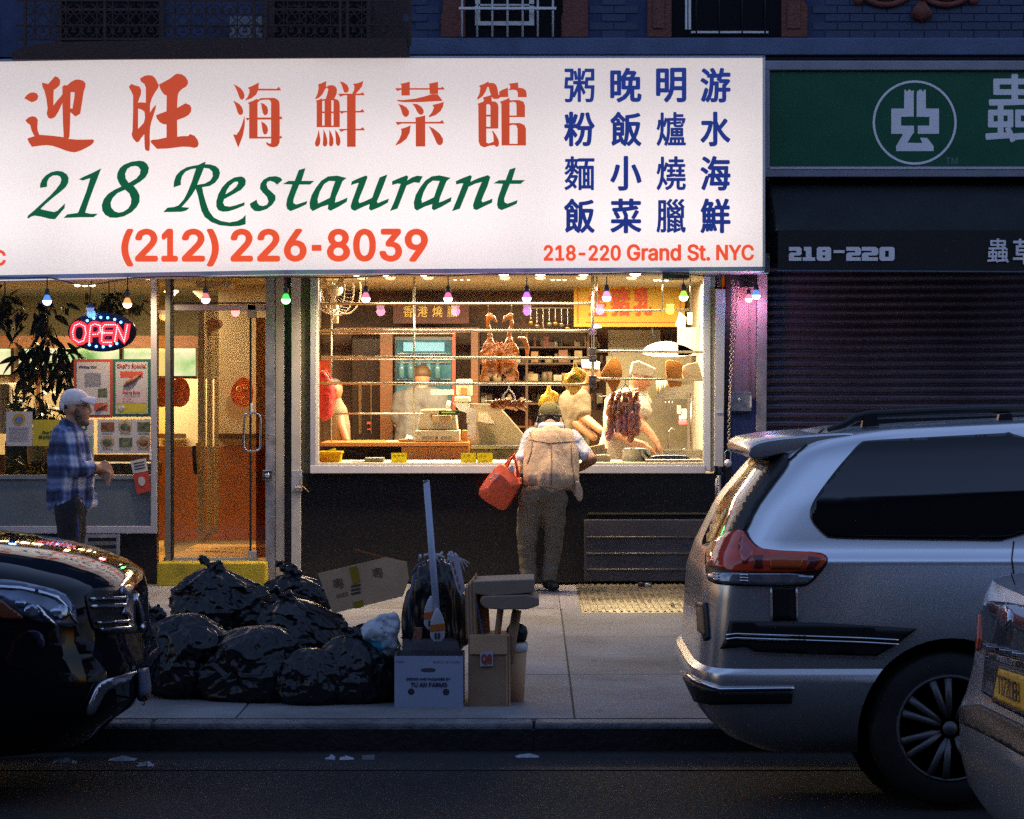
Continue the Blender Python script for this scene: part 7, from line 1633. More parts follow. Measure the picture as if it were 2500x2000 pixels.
# white produce box
Ybx = 13.26
wb2 = thing('produce_box', 'white open produce box with hand slot and farm lettering at the kerb', 'cardboard box', tuple(P(1047, 1727, Ybx)))
M_wbx = mk('bluish_white_carton', (.42, .45, .58), .7, var=.08, scale=5)
fpoly = [(963, 1602), (1131, 1602), (1131, 1727), (963, 1727)]
slot = smoothpoly([(1027, 1631), (1064, 1631), (1064, 1642), (1027, 1642)], 2)
circ = lambda cx, cy, r: [(cx+r*math.cos(2*PI*i/16), cy+r*math.sin(2*PI*i/16)) for i in range(16)]
outline('front_panel', [(fpoly, [slot, circ(1004, 1689, 8.5), circ(1089, 1690, 8.5)])], Ybx, M_wbx, wb2, thick=.005)
a = P(963, 1602, Ybx); b = P(1131, 1727, Ybx); w_ = .004
bb = MB(); bb.box(a.x, a.x+w_, Ybx+.0005, Ybx+.30, b.z, a.z); bb.box(b.x-w_, b.x, Ybx+.0005, Ybx+.30, b.z, a.z); bb.box(a.x+w_+.0005, b.x-w_-.0005, Ybx+.29, Ybx+.30, b.z, a.z); bb.box(a.x+w_+.0005, b.x-w_-.0005, Ybx+.0015, Ybx+.289, b.z, b.z+.004)
bb.build('box_walls', mk('grey_carton_inside', (.16, .15, .16), .8), wb2)
MB().add([P(980, 1603, Ybx+.29), P(1126, 1603, Ybx+.29), P(1118, 1566, Ybx+.33), P(1104, 1558, Ybx+.33), P(985, 1560, Ybx+.33)], [(0, 1, 2, 3, 4)]).build('open_flap', MATS['grey_carton_inside'], wb2)
navy = mk('navy_box_print', (.04, .05, .12), .6)
text('lettering', 'GROWN AND PACKAGED BY', 992, 1655, 1099, 1661, Ybx-.005, navy, wb2, bold=.01, thick=.001); text('lettering', 'TU AN FARMS', 1003, 1667, 1091, 1677, Ybx-.005, navy, wb2, bold=.03, thick=.001)
text('lettering', 'PRODUCT OF CANADA', 1057, 1614, 1124, 1620, Ybx-.005, mk('faded_red_print', (.28, .12, .14), .6), wb2, thick=.001); text('lettering', 'FARM', 968, 1613, 986, 1619, Ybx-.005, MATS['faded_red_print'], wb2, thick=.001)
# brown carton with flattened cartons
Yz = 13.3
bc = thing('tall_brown_carton', 'tall brown carton at the kerb right of the white produce box', 'cardboard box', tuple(P(1195, 1727, Yz)))
MB().pbox(1143, 1245, 1553, 1727, Yz, Yz+.30).build('carton', M_card3, bc, bevel=.004); MB().pbox(1147, 1238, 1550, 1598, Yz-.012, Yz-.0005).build('front_flap', M_card2, bc, bevel=.003)
for px in (1236, 1243): MB().pbox(px, px+3, 1600, 1727, Yz-.006, Yz-.0005).build('corner_fold', M_card2, bc)
MB().pprism([(1172, 1594), (1204, 1590), (1204, 1626), (1172, 1627)], Yz-.016, Yz-.0125).build('sticker', M_lab, bc); text('lettering', 'Q8', 1176, 1598, 1200, 1622, Yz-.016, redk, bc, bold=.03, thick=.001)
st = thing('flattened_cartons', 'upright bundle of folded cardboard behind the brown carton', 'cardboard', tuple(P(1160, 1600, Yz+.2)))
for i in range(7): MB().pprism([(1134+i*4, 1440-i*5), (1138+i*4, 1436-i*5+(i % 2)*4), (1142+i*4, 1560), (1138+i*4, 1560)], Yz+.1, Yz+.34).build('sheet', M_card2 if i % 2 else M_card3, st)
MB().pprism([(1150, 1428), (1190, 1440), (1198, 1560), (1150, 1560)], Yz+.2, Yz+.23).build('sheet', M_card3, st)
tb1 = thing('long_flat_carton', 'upper long flat carton lying across the upright cardboard', 'cardboard', tuple(P(1230, 1455, Yz)), group='long cartons lying across the refuse')
MB().pprism([(1155, 1420), (1304, 1414), (1305, 1447), (1200, 1456), (1158, 1450)], Yz-.02, Yz+.35).build('carton', mk('mauve_brown_cardboard', (.40, .27, .19), .85, var=.12), tb1, bevel=.006)
tb2 = thing('long_flat_carton', 'lower long flat carton with a rounded left end under the upper one', 'cardboard', tuple(P(1250, 1488, Yz)), group='long cartons lying across the refuse')
MB().pprism(smoothpoly([(1170, 1468), (1180, 1456), (1200, 1456), (1316, 1452), (1316, 1488), (1196, 1489), (1180, 1482)], 1), Yz-.05, Yz+.28).build('carton', MATS['mauve_brown_cardboard'], tb2, bevel=.006)
pr2 = thing('cardboard_core_tubes', 'two stiff cardboard tubes standing in the brown carton under the long cartons', 'tubes', tuple(P(1230, 1600, Yz+.1)))
MB().cone(P(1213, 1560, Yz+.12), P(1222, 1488, Yz+.12), .018, .018, 10).build('core_tube', M_card2, pr2, True); MB().cone(P(1240, 1620, Yz+.1), P(1262, 1489, Yz+.12), .028, .026, 10).build('core_tube', M_card3, pr2, True)
MB().cone(P(1180, 1560, Yz+.0), P(1164, 1470, Yz+.0), .004, .004, 6).build('blue_wire', mk('blue_wire', (.05, .1, .3), .5), pr2)
bk_ = thing('paper_bin', 'tapered tan paper bin with a white rim band at the right end of the refuse', 'bin', tuple(P(1258, 1722, Yz+.2)))
Yu = Yz+.22; c = P(1254, 1722, Yu)
MB().lathe([(.055, 0), (.075, .35), (.068, .35), (.05, .02)], c, 24).build('bin_body', M_card2, bk_, True); MB().lathe([(.0765, .30), (.0785, .345), (.0775, .345), (.0755, .30)], c, 24).build('rim_band', M_white, bk_, True)
o = ORG(); o.ell(P(1262, 1545, Yu), (.06, .05, .06)); o.build('black_liner', M_bag, bk_, vox=.009, sm=2, wrinkle=.01, wscale=20)
# litter in the gutter and on the pavement
def scrap(px, py, w, h, Y, lab, m, n=6, cat='litter', z=0.004):
    t = MB(); pts = []
    x0 = XX(px, Y); 
    s = Y/F
    for i in range(n+1):
        u = i/n; x = x0+(u-.5)*w*s; hh = h*s*(math.sin(PI*min(max(u, .08), .92)))*R.uniform(.7, 1.1)
        pts += [(x, Y+R.uniform(-.01, .01), z+.001), (x+R.uniform(-.01, .01), Y+R.uniform(.02, .05), z+hh)]
    t.add(pts, [(2*i, 2*i+2, 2*i+3, 2*i+1) for i in range(n)])
    o = t.build('litter_scrap', m, None); so = o.modifiers.new('t', 'SOLIDIFY'); so.thickness = .002
    return tag(o, lab, cat, 'litter scraps along the kerb')
M_ls = mk('pale_litter_paper', (.42, .44, .50), .6, var=.1)
Ygut = lambda py: 11400/(py-935)
for px, py, w, h, lab in ((156, 1866, 60, 14, 'dim grey scrap near the left edge of the roadway'), (295, 1861, 64, 12, 'long pale curved scrap of paper left in the roadway'), (354, 1874, 44, 10, 'pale tapering scrap just right of the curved one'), (806, 1857, 24, 12, 'small dark scrap left of the crumpled strip'),
                          (846, 1858, 34, 8, 'thin crumpled white strip left of the flat card'), (1288, 1853, 56, 10, 'crumpled silver wrapper in the gutter below the brown carton')):
    scrap(px, py, w, h, Ygut(py), lab, M_ls)
o = MB().pprism([(884, 1845), (915, 1843), (914, 1855), (885, 1857)], Ygut(1857)-.0, Ygut(1857)+.003).build('litter_card', M_ls, None); tag(o, 'flat white card standing against the kerb below the produce box', 'litter')
t = thing('crushed_can', 'small dark and silver crushed can lying at the edge of the cellar hatch', 'can', tuple(P(1575, 1430, 20.9)))
MB().cone((XX(1558, 20.9), 20.9, .185), (XX(1572, 20.9), 20.9, .185), .022, .020, 12).build('can_body', M_rubber, t, True); MB().cone((XX(1573, 20.9), 20.9, .183), (XX(1590, 20.9), 20.92, .183), .018, .020, 12).build('can_end', M_steel, t, True)
o = MB().add([(XX(1632, 19.3), 19.3, .16), (XX(1640, 19.3), 19.25, .175), (XX(1650, 19.3), 19.3, .162), (XX(1640, 19.3), 19.36, .165)], [(0, 1, 2, 3)]).build('fallen_leaf', mk('tan_dry_leaf', (.5, .28, .12), .6), None); tag(o, 'curled dry leaf lying on the ribbed hatch', 'leaf')
# ================================================================== vehicles
def interp(tab, z):
    if z <= tab[0][0]: return tab[0][1]
    for (a, b), (c, d) in zip(tab, tab[1:]):
        if z <= c: return b+(d-b)*(z-a)/(c-a)
    return tab[-1][1]
def carbody(name, mat, parent, Yc, zs, xr, xf, hw, Lr, Lf, p=4.0, deform=None, n=14, ns=40):
    rings = []
    for z in zs:
        a, b, h = interp(xr, z), interp(xf, z), interp(hw, z); lr, lf = interp(Lr, z), interp(Lf, z)
        half = []
        for i in range(n+1):
            t = (PI/2)*i/n; half.append((a+lr*(1-abs(math.cos(t))**(2/p)), -h*abs(math.sin(t))**(2/p)))
        x0 = a+lr; x1 = b-lf
        for i in range(1, ns): half.append((x0+(x1-x0)*i/ns, -h))
        for i in range(n+1):
            t = (PI/2)*(1-i/n); half.append((b-lf*(1-abs(math.cos(t))**(2/p)), -h*abs(math.sin(t))**(2/p)))
        ring = half+[(x, -y) for x, y in half[-2:0:-1]]
        rings.append([Vector((x, Yc+y, z)) for x, y in ring])
    if deform: rings = [[deform(v) for v in r_] for r_ in rings]
    m = len(rings[0]); mb = MB(); vs = [v for r_ in rings for v in r_]
    fs = [(j*m+i, j*m+(i+1) % m, (j+1)*m+(i+1) % m, (j+1)*m+i) for j in range(len(rings)-1) for i in range(m)]
    fs += [tuple(range(m)), tuple((len(rings)-1)*m+i for i in range(m))]
    mb.add(vs, fs); return mb.build(name, mat, parent, smooth=True)
def cutwheel(o, c, r, y0, y1):
    me = MB().cone((c[0], y0, c[2]), (c[0], y1, c[2]), r, r, 48).mesh('cut'); k = bpy.data.objects.new('cut', me); COL.objects.link(k)
    k.location = (0, 0, 0)
    # operate in the body's own space
    bpy.context.view_layer.update(); k.matrix_world = Matrix.Identity(4)
    b = o.modifiers.new('arch', 'BOOLEAN'); b.operation = 'DIFFERENCE'; b.object = k; b.solver = 'EXACT'
    bpy.context.view_layer.update(); dg = bpy.context.evaluated_depsgraph_get(); me2 = bpy.data.meshes.new_from_object(o.evaluated_get(dg)); o.modifiers.clear(); old = o.data; o.data = me2
    bpy.data.objects.remove(k); bpy.data.meshes.remove(me); bpy.data.meshes.remove(old)
def shade(o, ang=30):
    for p_ in o.data.polygons: p_.use_smooth = True
    try: o.data.set_sharp_from_angle(angle=math.radians(ang))
    except Exception: pass
def wheel(parent, c, R_=.335, r=.236, w=.21, spokes=5, m=None, dbl=True):
    t = MB().lathe([(r+.005, 0), (R_-.03, -.0), (R_-.005, .03), (R_, .07), (R_, w-.05), (R_-.02, w), (r, w)], (c[0], c[1], c[2]), 40, 'y').build('tyre', M_rubber, parent, True)
    rm = MB().lathe([(r, .0), (r-.012, -.004), (r-.025, .012), (r-.03, .06), (r-.04, .10), (.04, .12)], (c[0], c[1], c[2]), 40, 'y').build('rim', m, parent, True)
    for i in range(spokes):
        for s_ in ((-.16, .16) if dbl else (0,)):
            a = 2*PI*i/spokes+PI/2+s_+.2; a2 = 2*PI*i/spokes+PI/2+s_*.8+.2
            p0 = Vector((c[0]+.05*math.cos(a2), c[1]+.0, c[2]+.05*math.sin(a2))); p1 = Vector((c[0]+(r-.02)*math.cos(a), c[1]+.0, c[2]+(r-.02)*math.sin(a)))
            MB().tube([p0+Vector((0, .02, 0)), (p0+p1)/2+Vector((0, .005, 0)), p1+Vector((0, .01, 0))], [.022, .017, .021], 8).build('spoke', m, rm, True)
    MB().cone((c[0], c[1]-.004, c[2]), (c[0], c[1]+.05, c[2]), .032, .038, 20).build('hub_cap', m, rm, True)
    for i in range(5):
        a = 2*PI*i/5+.5; MB().cone((c[0]+.065*math.cos(a), c[1]+.01, c[2]+.065*math.sin(a)), (c[0]+.065*math.cos(a), c[1]+.04, c[2]+.065*math.sin(a)), .009, .009, 6).build('wheel_nut', M_chrome, rm, True)
M_silver = mk('silver_metallic_paint', (.80, .81, .83), .28, metal=.85, var=.03, scale=2, coat=.6, bump=.0)
M_silver.node_tree.nodes['Principled BSDF'].inputs['Coat Roughness'].default_value = .08
M_tint = mk('tinted_car_glass', (.006, .006, .008), .05, var=0, spec=.6)
M_trim = mk('black_car_trim', (.010, .010, .011), .45, var=.15)
M_alloy = mk('grey_alloy', (.14, .14, .155), .45, metal=.5, var=.1)
M_lred = mk('red_lamp_lens', (.80, .065, .015), .12, var=.2, scale=30, coat=1.0, emit=(.5, .02, .01), estr=.0)
M_lens = mk('clear_lamp_lens', (.34, .36, .42), .15, metal=.6, var=.5, scale=40, coat=1.0)
# ---- minivan
van = thing('minivan', 'silver minivan parked at the kerb with dark side glass and red tail lamp', 'minivan', (3.2, 11.71, 0))
xr = [(.24, 1.0), (.30, .87), (.38, .78), (.45, .735), (.56, .70), (.615, .705), (.64, .735), (.80, .745), (1.0, .76), (1.12, .80), (1.25, .86), (1.344, .905), (1.5, 1.03), (1.60, 1.12), (1.66, 1.22), (1.70, 1.38), (1.715, 1.7)]
xf = [(.24, 5.6), (.5, 5.75), (.7, 5.76), (.9, 5.6), (1.02, 5.2), (1.12, 4.95), (1.3, 4.6), (1.5, 4.15), (1.64, 3.8), (1.70, 3.5), (1.715, 3.2)]
hw = [(.24, .66), (.30, .76), (.38, .83), (.48, .88), (.56, .898), (.60, .90), (.64, .885), (.80, .90), (1.0, .902), (1.105, .900), (1.125, .893), (1.15, .872), (1.25, .842), (1.4, .795), (1.52, .750), (1.60, .715), (1.65, .68), (1.69, .60), (1.71, .48), (1.715, .3)]
Lr = [(.24, .25), (.6, .30), (.64, .24), (1.1, .26), (1.3, .30), (1.6, .30), (1.7, .5)]; Lf = [(.24, .6), (1, .9), (1.7, .8)]
zs = [.24, .27, .30, .36, .42, .48, .54, .58, .605, .618, .63, .64, .66, .70, .76, .82, .88, .94, 1.0, 1.05, 1.09, 1.105, 1.118, 1.13, 1.145, 1.17, 1.21, 1.26, 1.31, 1.36, 1.41, 1.46, 1.51, 1.55, 1.59, 1.62, 1.65, 1.67, 1.69, 1.70, 1.71, 1.715]
def vdef(v):
    t = max(0, min(1, (v.z-1.15)/.55)); return Vector((v.x, v.y, v.z+t*max(-.3, min(1.5, v.x-1.7))*.045))
vb = carbody('body', M_silver, van, 11.71, zs, xr, xf, hw, Lr, Lf, 4.2, vdef)
WC = (1.847, 10.87, .372)
bv = bvh_of(vb)
cutwheel(vb, WC, .405, 10.6, 11.25); shade(vb, 22)
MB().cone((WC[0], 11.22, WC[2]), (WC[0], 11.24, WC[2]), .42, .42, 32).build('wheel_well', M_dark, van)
wheel(van, WC, .355, .240, spokes=7, m=M_alloy)
wheel(van, (4.9, 10.87, .372), .355, .240, m=M_alloy)
win_ = decal('side_window', [(2110, 1080), (2099, 1086), (2083, 1101), (2035, 1155), (1990, 1216), (1978, 1240), (1977, 1259), (1987, 1280), (2014, 1307), (2030, 1314), (2250, 1317), (2560, 1321), (2560, 1056), (2300, 1070)], bv, M_tint, van, .010, 10)
decal('rear_window', [(1822, 1152), (1850, 1114), (1903, 1108), (1926, 1118), (1921, 1136), (1880, 1190), (1842, 1245), (1824, 1288), (1812, 1300), (1770, 1314), (1725, 1333), (1714, 1331), (1727, 1298), (1762, 1222)], bv, mk('gloss_rear_glass', (.008, .007, .006), .07, var=0, spec=.8, coat=.5), van, .005, 8)
decal('pillar_trim', [(1895, 1107), (1912, 1108), (1928, 1118), (1923, 1137), (1882, 1191), (1844, 1246), (1826, 1290), (1814, 1302), (1778, 1312), (1800, 1262), (1832, 1206), (1862, 1160), (1884, 1128)], bv, M_trim, van, .009, 8, smooth=1)
tl = decal('tail_lamp', [(1733, 1336), (1784, 1305), (1819, 1297), (1828, 1316), (1843, 1336), (1866, 1348), (1998, 1354), (2016, 1364), (2016, 1374), (1990, 1397), (1731, 1397)], bv, M_lred, van, .014, 8, smooth=1)
decal('reversing_lens', [(1732, 1399), (1990, 1399), (1972, 1425), (1940, 1429), (1790, 1427), (1742, 1421)], bv, M_lens, tl, .013, 8, smooth=1)
decal('lamp_surround', [(1727, 1333), (1784, 1300), (1822, 1292), (1832, 1314), (1847, 1333), (1868, 1344), (2002, 1350), (2021, 1362), (2020, 1378), (1976, 1430), (1944, 1433), (1785, 1431), (1736, 1425), (1726, 1400)], bv, M_trim, tl, .006, 8, smooth=1)
M_rd = mk('dark_red_reflector', (.12, .01, .008), .3, var=.3, scale=60, coat=.8); M_or = mk('orange_lamp_panel', (.60, .10, .02), .25, var=.1, coat=.8)
decal('amber_panel', [(1880, 1360), (1962, 1363), (1954, 1388), (1880, 1388)], bv, M_or, tl, .018, 8, smooth=0); decal('dark_reflector', [(1840, 1362), (1862, 1362), (1862, 1386), (1840, 1386)], bv, M_rd, tl, .018, 8, smooth=0); decal('dark_reflector', [(1972, 1364), (2004, 1368), (1984, 1388), (1966, 1388)], bv, M_rd, tl, .018, 8, smooth=0)
decal('pink_reflector', [(1820, 1305), (1832, 1335), (1845, 1352), (1818, 1385), (1806, 1350)], bv, mk('pale_red_reflector', (.55, .12, .12), .15, metal=.4, coat=1), tl, .018, 8, smooth=1)
for a, b in ((1808, 1826), (1752, 1766)):
    for k in range(3): decal('bulb_glint', [(a, 1402+k*7), (b, 1402+k*7), (b-2, 1406+k*7), (a+2, 1406+k*7)], bv, M_chrome, tl, .0165, 6, smooth=0)
decal('black_side_panel', [(1884, 1434), (1941, 1434), (1944, 1516), (1886, 1516)], bv, M_trim, van, .006, 12, smooth=0)  # plain black patch on the rear side
for a in (1880, 1942): decal('panel_edge', [(a, 1434), (a+4, 1434), (a+6, 1516), (a+2, 1516)], bv, mk('bright_edge_paint', (.75, .77, .8), .25, metal=.7, var=0), van, .009, 12, smooth=0)
rs = decal('street_reflection', [(1784, 1515), (2000, 1520), (2238, 1534), (2188, 1572), (2140, 1600), (1990, 1596), (1843, 1590), (1820, 1578), (1762, 1584), (1776, 1552)], bv, M_trim, van, .010, 12, smooth=0)  # dark patch paints the street's reflection on the van side
for y0_ in (1544, 1554): decal('reflection_line', [(1778, y0_+3), (1800, y0_), (2100, y0_+10), (2192, y0_+15), (2192, y0_+19), (2100, y0_+14), (1800, y0_+4), (1776, y0_+8)], bv, M_chrome, rs, .016, 12, smooth=0)  # bright lines of the same painted reflection
decal('bumper_highlight', [(1668, 1636), (1700, 1656), (1760, 1678), (1938, 1676), (1938, 1681), (1762, 1684), (1700, 1664), (1668, 1644)], bv, M_chrome, van, .012, 10, smooth=0)  # chrome strip draws the highlight along the bumper ledge
decal('bumper_cladding', [(1672, 1652), (1700, 1668), (1762, 1686), (1936, 1683), (1932, 1716), (1740, 1718), (1700, 1710)], bv, M_trim, van, .008, 10, smooth=0)
decal('number_plate', [(1709, 1484), (1722, 1484), (1727, 1552), (1712, 1540)], bv, mk('tan_number_plate', (.42, .22, .09), .5), van, .012, 8, smooth=0); decal('plate_recess', [(1690, 1470), (1728, 1472), (1734, 1560), (1722, 1566), (1700, 1470)], bv, M_trim, van, .006, 8, smooth=0)
for nm, pts_ in (('tailgate_gap', [(2011, 1048), (1988, 1070), (1950, 1104), (1928, 1124)]), ('door_gap', [(2475, 1322), (2470, 1366), (2474, 1395), (2484, 1440), (2486, 1560)])):
    pl = [(a-1.6, b) for a, b in pts_]+[(a+1.6, b) for a, b in pts_[::-1]]; decal(nm, pl, bv, M_trim, van, .004, 8, smooth=0)
# spoiler
ys0, ys1 = 11.10, 12.32
sp_ = [(1784, 1088), (1788, 1076), (1812, 1064), (1880, 1055), (1990, 1047), (2030, 1048), (1985, 1085), (1930, 1100), (1900, 1088), (1850, 1096), (1800, 1108), (1786, 1100)]
o = MB().pprism(smoothpoly(sp_, 1), ys0, ys1, ref=12.1).build('spoiler', M_silver, van, bevel=.02, smooth=True, seg=3)
o = MB().pprism([(1812, 1108), (1850, 1098), (1905, 1092), (1926, 1104), (1920, 1116), (1840, 1112)], ys0+.06, ys1-.06, ref=12.0).build('spoiler_underside', M_trim, van, bevel=.01)
MB().tube([P(2020, 1050, 11.25), P(2060, 1038, 11.25), P(2090, 1020, 11.25), P(2125, 1012, 11.25), P(2300, 1004, 11.25), P(2560, 996, 11.25)], [.010, .016, .019, .019, .018, .018], 8).build('roof_rail', M_trim, van, True)
MB().pprism([(2095, 1030), (2130, 1024), (2560, 1012), (2560, 1026), (2150, 1040), (2060, 1048)], 11.5, 11.9).build('roof_rail_shadow', M_trim, van)  # dark block for the roof rail and the shade below it
for px in (2110, 2440): MB().pprism([(px, 1012), (px+30, 1010), (px+36, 1040), (px-6, 1044)], 11.23, 11.28).build('rail_foot', M_trim, van)
# ---- black suv (left)
suv = thing('black_suv', 'black car parked at the left kerb, its chrome grille and headlamp facing right', 'car', (-4.2, 11.75, 0))
M_bp = mk('black_car_paint', (.005, .005, .007), .04, var=.0, coat=.0, spec=.35)
xr = [(.25, -6.4), (.6, -6.6), (1.2, -6.55), (1.7, -6.1), (1.8, -5.8)]
xf = [(.24, -2.06), (.32, -1.97), (.40, -1.85), (.45, -1.825), (.60, -1.825), (.66, -1.86), (.75, -1.88), (.90, -1.885), (.97, -1.905), (1.0, -1.94), (1.03, -1.99), (1.06, -2.06), (1.09, -2.14), (1.12, -2.26), (1.145, -2.40), (1.165, -2.56), (1.18, -2.8), (1.20, -3.2), (1.28, -3.4), (1.5, -3.9), (1.7, -4.3), (1.78, -4.9)]
hw = [(.24, .86), (.35, .91), (.6, .94), (.9, .94), (1.0, .92), (1.06, .90), (1.12, .87), (1.18, .84), (1.3, .80), (1.6, .70), (1.75, .6), (1.80, .4)]
Lr = [(.24, .3), (1.8, .3)]; Lf = [(.24, .55), (.9, .62), (1.05, .75), (1.15, 1.0), (1.2, 1.0), (1.8, .6)]
zs = [.24, .28, .32, .38, .45, .52, .6, .68, .75, .82, .88, .93, .97, .99, 1.01, 1.03, 1.045, 1.06, 1.075, 1.09, 1.105, 1.12, 1.135, 1.15, 1.165, 1.18, 1.19, 1.2, 1.24, 1.3, 1.4, 1.5, 1.6, 1.7, 1.75, 1.78, 1.8]
sb = carbody('body', M_bp, suv, 11.75, zs, xr, xf, hw, Lr, Lf, 3.0); bs = bvh_of(sb); shade(sb, 35)
wheel(suv, (-3.15, 10.86, .36), .36, .24, m=M_alloy); 
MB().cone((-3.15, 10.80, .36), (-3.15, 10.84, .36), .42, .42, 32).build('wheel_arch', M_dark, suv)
hl_ = decal('headlamp', [(-60, 1418), (18, 1416), (100, 1434), (145, 1446), (170, 1461), (182, 1490), (190, 1521), (178, 1529), (148, 1529), (110, 1522), (70, 1512), (30, 1484), (0, 1460), (-60, 1440)], bs, mk('headlamp_glass', (.10, .13, .20), .12, metal=.5, var=.7, scale=9, coat=1), suv, .006, 9)
decal('chrome_brow', [(-60, 1432), (30, 1434), (100, 1446), (150, 1462), (186, 1522), (180, 1522), (146, 1470), (100, 1453), (30, 1441), (-60, 1440)], bs, M_chrome, hl_, .011, 8, smooth=1)
for cx, cy, r_ in ((78, 1492, 20), (142, 1496, 24), (50, 1474, 14)):
    decal('reflector_bowl', [(cx+r_*math.cos(2*PI*i/14), cy+r_*.75*math.sin(2*PI*i/14)) for i in range(14)], bs, mk('dim_reflector', (.35, .4, .5), .12, metal=.9, var=.6, scale=30), hl_, .012, 7, smooth=1)
decal('bright_fin', [(84, 1478), (92, 1480), (124, 1515), (138, 1527), (128, 1526), (104, 1508)], bs, M_chrome, hl_, .014, 7, smooth=1)
decal('amber_lens', [(-60, 1452), (0, 1460), (30, 1486), (66, 1512), (20, 1512), (-60, 1500)], bs, mk('dull_amber_lens', (.18, .05, .015), .25, coat=.6), hl_, .008, 8, smooth=1)
gr_ = decal('grille', [(205, 1440), (286, 1432), (316, 1432), (338, 1450), (343, 1540), (330, 1548), (230, 1548), (214, 1500)], bs, M_trim, suv, .004, 8, smooth=1)
for poly in ([(214, 1462), (298, 1458), (300, 1464), (216, 1468)], [(216, 1480), (300, 1474), (300, 1480), (218, 1487)], [(230, 1518), (308, 1513), (310, 1519), (232, 1524)], [(236, 1534), (312, 1528), (312, 1535), (240, 1540)]):
    decal('grille_bar', poly, bs, M_chrome, gr_, .016, 6, smooth=0)
decal('grille_frame', [(289, 1436), (300, 1430), (314, 1432), (322, 1446), (320, 1500), (318, 1532), (300, 1538), (310, 1512), (296, 1496), (288, 1500), (300, 1470), (302, 1452), (286, 1452)], bs, mk('blue_tinted_chrome', (.42, .46, .58), .15, metal=.9, var=.1), gr_, .014, 6, smooth=1)
decal('grille_frame', [(322, 1448), (328, 1462), (338, 1500), (342, 1530), (336, 1545), (333, 1520), (326, 1490), (319, 1466)], bs, M_chrome, gr_, .020, 6, smooth=1)
decal('chrome_lower_trim', [(204, 1742), (216, 1706), (230, 1674), (246, 1660), (290, 1648), (332, 1636), (312, 1650), (306, 1664), (270, 1676), (248, 1690), (236, 1716), (222, 1738)], bs, mk('bright_bumper_trim', (.62, .64, .72), .14, metal=.9, var=.1), suv, .014, 7, smooth=1)
pt_ = decal('number_plate', [(331, 1636), (350, 1630), (361, 1708), (334, 1720)], bs, mk('dim_blue_plate', (.14, .17, .26), .5), suv, .016, 7, smooth=0)
wrap_text(text('lettering', '374', 334, 1692, 358, 1710, 11.0, M_trim, suv, bold=.02, skew=.1), bs, .034)
decal('painted_glint', [(60, 1538), (100, 1540), (110, 1568), (104, 1590), (92, 1578), (84, 1556)], bs, mk('blue_glint_colour', (.04, .05, .09), .25, metal=.5), suv, .006, 8)  # bluish patch laid on as a glint in the black bodywork
# ---- silver sedan at the right edge
sd = thing('silver_sedan', 'silver sedan passing at the right edge, only its tail and orange plate in view', 'car', (3.9, 8.3, 0))
xr = [(.30, 1.68), (.42, 1.58), (.55, 1.55), (.70, 1.548), (.76, 1.575), (.85, 1.60), (1.0, 1.62), (1.10, 1.635), (1.18, 1.66), (1.20, 1.74), (1.21, 2.0), (1.22, 2.3), (1.3, 2.6), (1.42, 3.0), (1.46, 3.4)]
xf = [(.30, 6.1), (.6, 6.2), (.8, 6.1), (.95, 5.6), (1.0, 5.0), (1.1, 4.9), (1.4, 4.3), (1.46, 4.0)]
hw = [(.30, .84), (.5, .90), (.9, .90), (1.10, .88), (1.19, .84), (1.23, .72), (1.4, .6), (1.46, .45)]
Lr = [(.3, .20), (1.1, .16), (1.16, .2), (1.46, .4)]; Lf = [(.3, .5), (1.46, .5)]
zs = [.30, .34, .38, .44, .5, .56, .62, .68, .72, .76, .8, .86, .92, .98, 1.04, 1.08, 1.12, 1.16, 1.18, 1.19, 1.20, 1.21, 1.22, 1.3, 1.36, 1.42, 1.46]
db = carbody('body', M_silver, sd, 8.3, zs, xr, xf, hw, Lr, Lf, 4.4); bd_ = bvh_of(db); shade(db, 30)
lp = decal('tail_lamp', [(2402, 1474), (2440, 1468), (2560, 1490), (2560, 1610), (2412, 1574), (2398, 1560), (2396, 1510)], bd_, mk('smoked_lamp_lens', (.12, .12, .13), .12, metal=.4, var=.6, scale=12, coat=1), sd, .008, 8, smooth=1)
decal('round_reflector', [(2462+16*math.cos(2*PI*i/14), 1508+28*math.sin(2*PI*i/14)) for i in range(14)], bd_, mk('bright_reflector', (.6, .58, .66), .12, metal=.9, var=.6, scale=30), lp, .013, 6, smooth=1)
decal('red_side_lens', [(2396, 1500), (2402, 1502), (2398, 1560), (2394, 1590), (2391, 1580)], bd_, M_lred, lp, .010, 6, smooth=0)
decal('chrome_strip', [(2408, 1572), (2560, 1608), (2560, 1626), (2408, 1584)], bd_, M_chrome, sd, .012, 8, smooth=0)
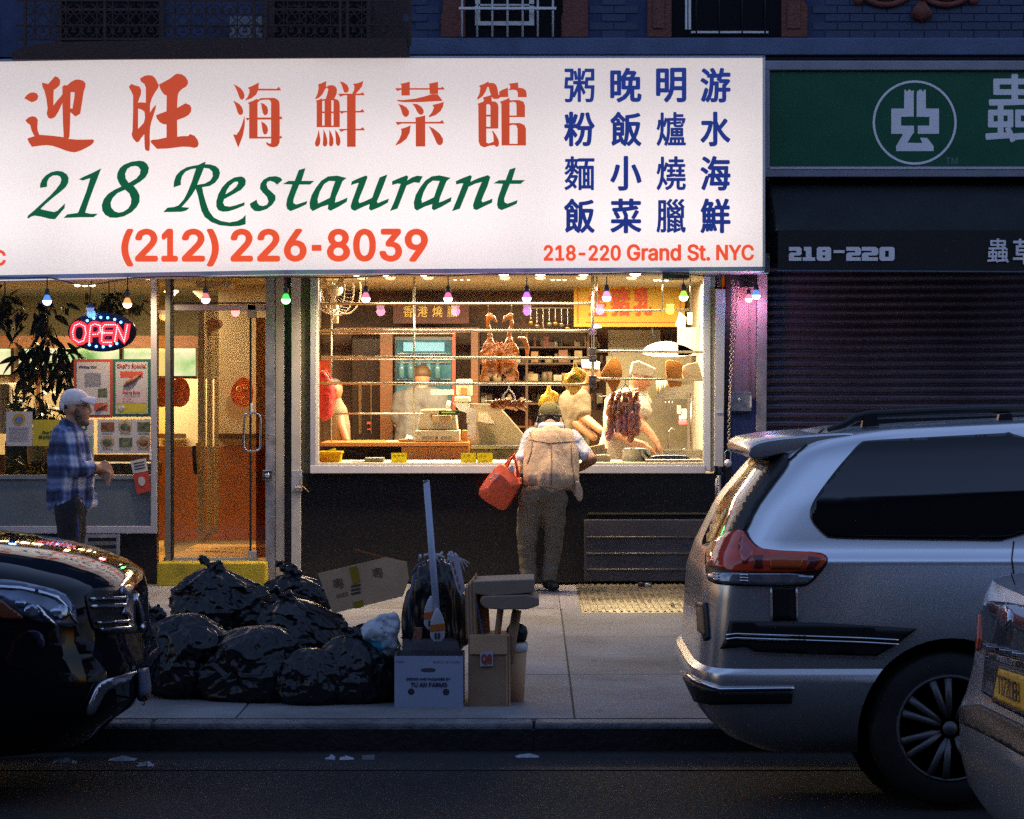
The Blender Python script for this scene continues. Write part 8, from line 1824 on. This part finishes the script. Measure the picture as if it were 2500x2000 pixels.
decal('dark_tail_panel', [(2412, 1588), (2560, 1630), (2560, 1770), (2434, 1712), (2400, 1690)], bd_, mk('dark_silver_panel', (.10, .10, .115), .3, metal=.6, coat=.5), sd, .005, 8, smooth=0)
decal('plate_surround', [(2444, 1622), (2560, 1660), (2560, 1780), (2432, 1716)], bd_, M_trim, sd, .010, 8, smooth=0)
decal('number_plate', [(2454, 1634), (2560, 1668), (2560, 1762), (2440, 1706)], bd_, mk('orange_yellow_plate', (.95, .48, .03), .5, var=.1, scale=20), sd, .014, 8, smooth=0)
for i, ch in enumerate('T718'): wrap_text(text('character', ch, 2456+i*14-i, 1652+i*5, 2467+i*14-i, 1700+i*6, 7, mk('plate_ink', (.10, .06, .04), .5), sd, bold=.01, skew=-.35), bd_, .032)
wrap_text(text('lettering', 'FREEST', 2456, 1612, 2502, 1622, 7, M_lab, sd, skew=-.3, bold=.02), bd_, .032)
decal('black_bumper_strip', [(2350, 1726), (2400, 1722), (2560, 1800), (2560, 1880), (2420, 1800), (2352, 1766)], bd_, M_trim, sd, .008, 10, smooth=0)
wheel(sd, (2.75, 7.5, .33), .32, .21, m=M_alloy)
MB().cone(P(2478, 1428, 8.6), P(2468, 1398, 8.6), .003, .002, 6).build('aerial', M_trim, sd)
# ================================================================== across the street, behind the camera: seen only in reflections
op = thing('opposite_row_house', 'dark grey row of houses on the near side of the street', 'building', (0, -9.2, 0))
M_ob = mk('dark_grey_brick_row', (.06, .062, .09), .85, var=.3)
MB().box(-45, 45, -12, -9.2, 0, 15).build('wall', M_ob, op); MB().box(-45, 45, -9.4, -8.9, 14.6, 15).build('cornice', M_mortar, op)
wm = MB().box(0, 1.1, -9.24, -9.18, 0, 1.9).mesh('window'); wm.materials.append(mk('dim_window', (.02, .025, .03), .1, var=0))
for f_ in range(3):
    for i in range(-8, 9):
        o = bpy.data.objects.new('window', wm); COL.objects.link(o); o.parent = op; o.location = OFF[op.name]+Vector((i*2.6, 0, 4.2+f_*2.9))
for o_ in list(SC.objects):
    if o_.name.startswith('lettering') and o_.parent is None: bpy.data.objects.remove(o_)
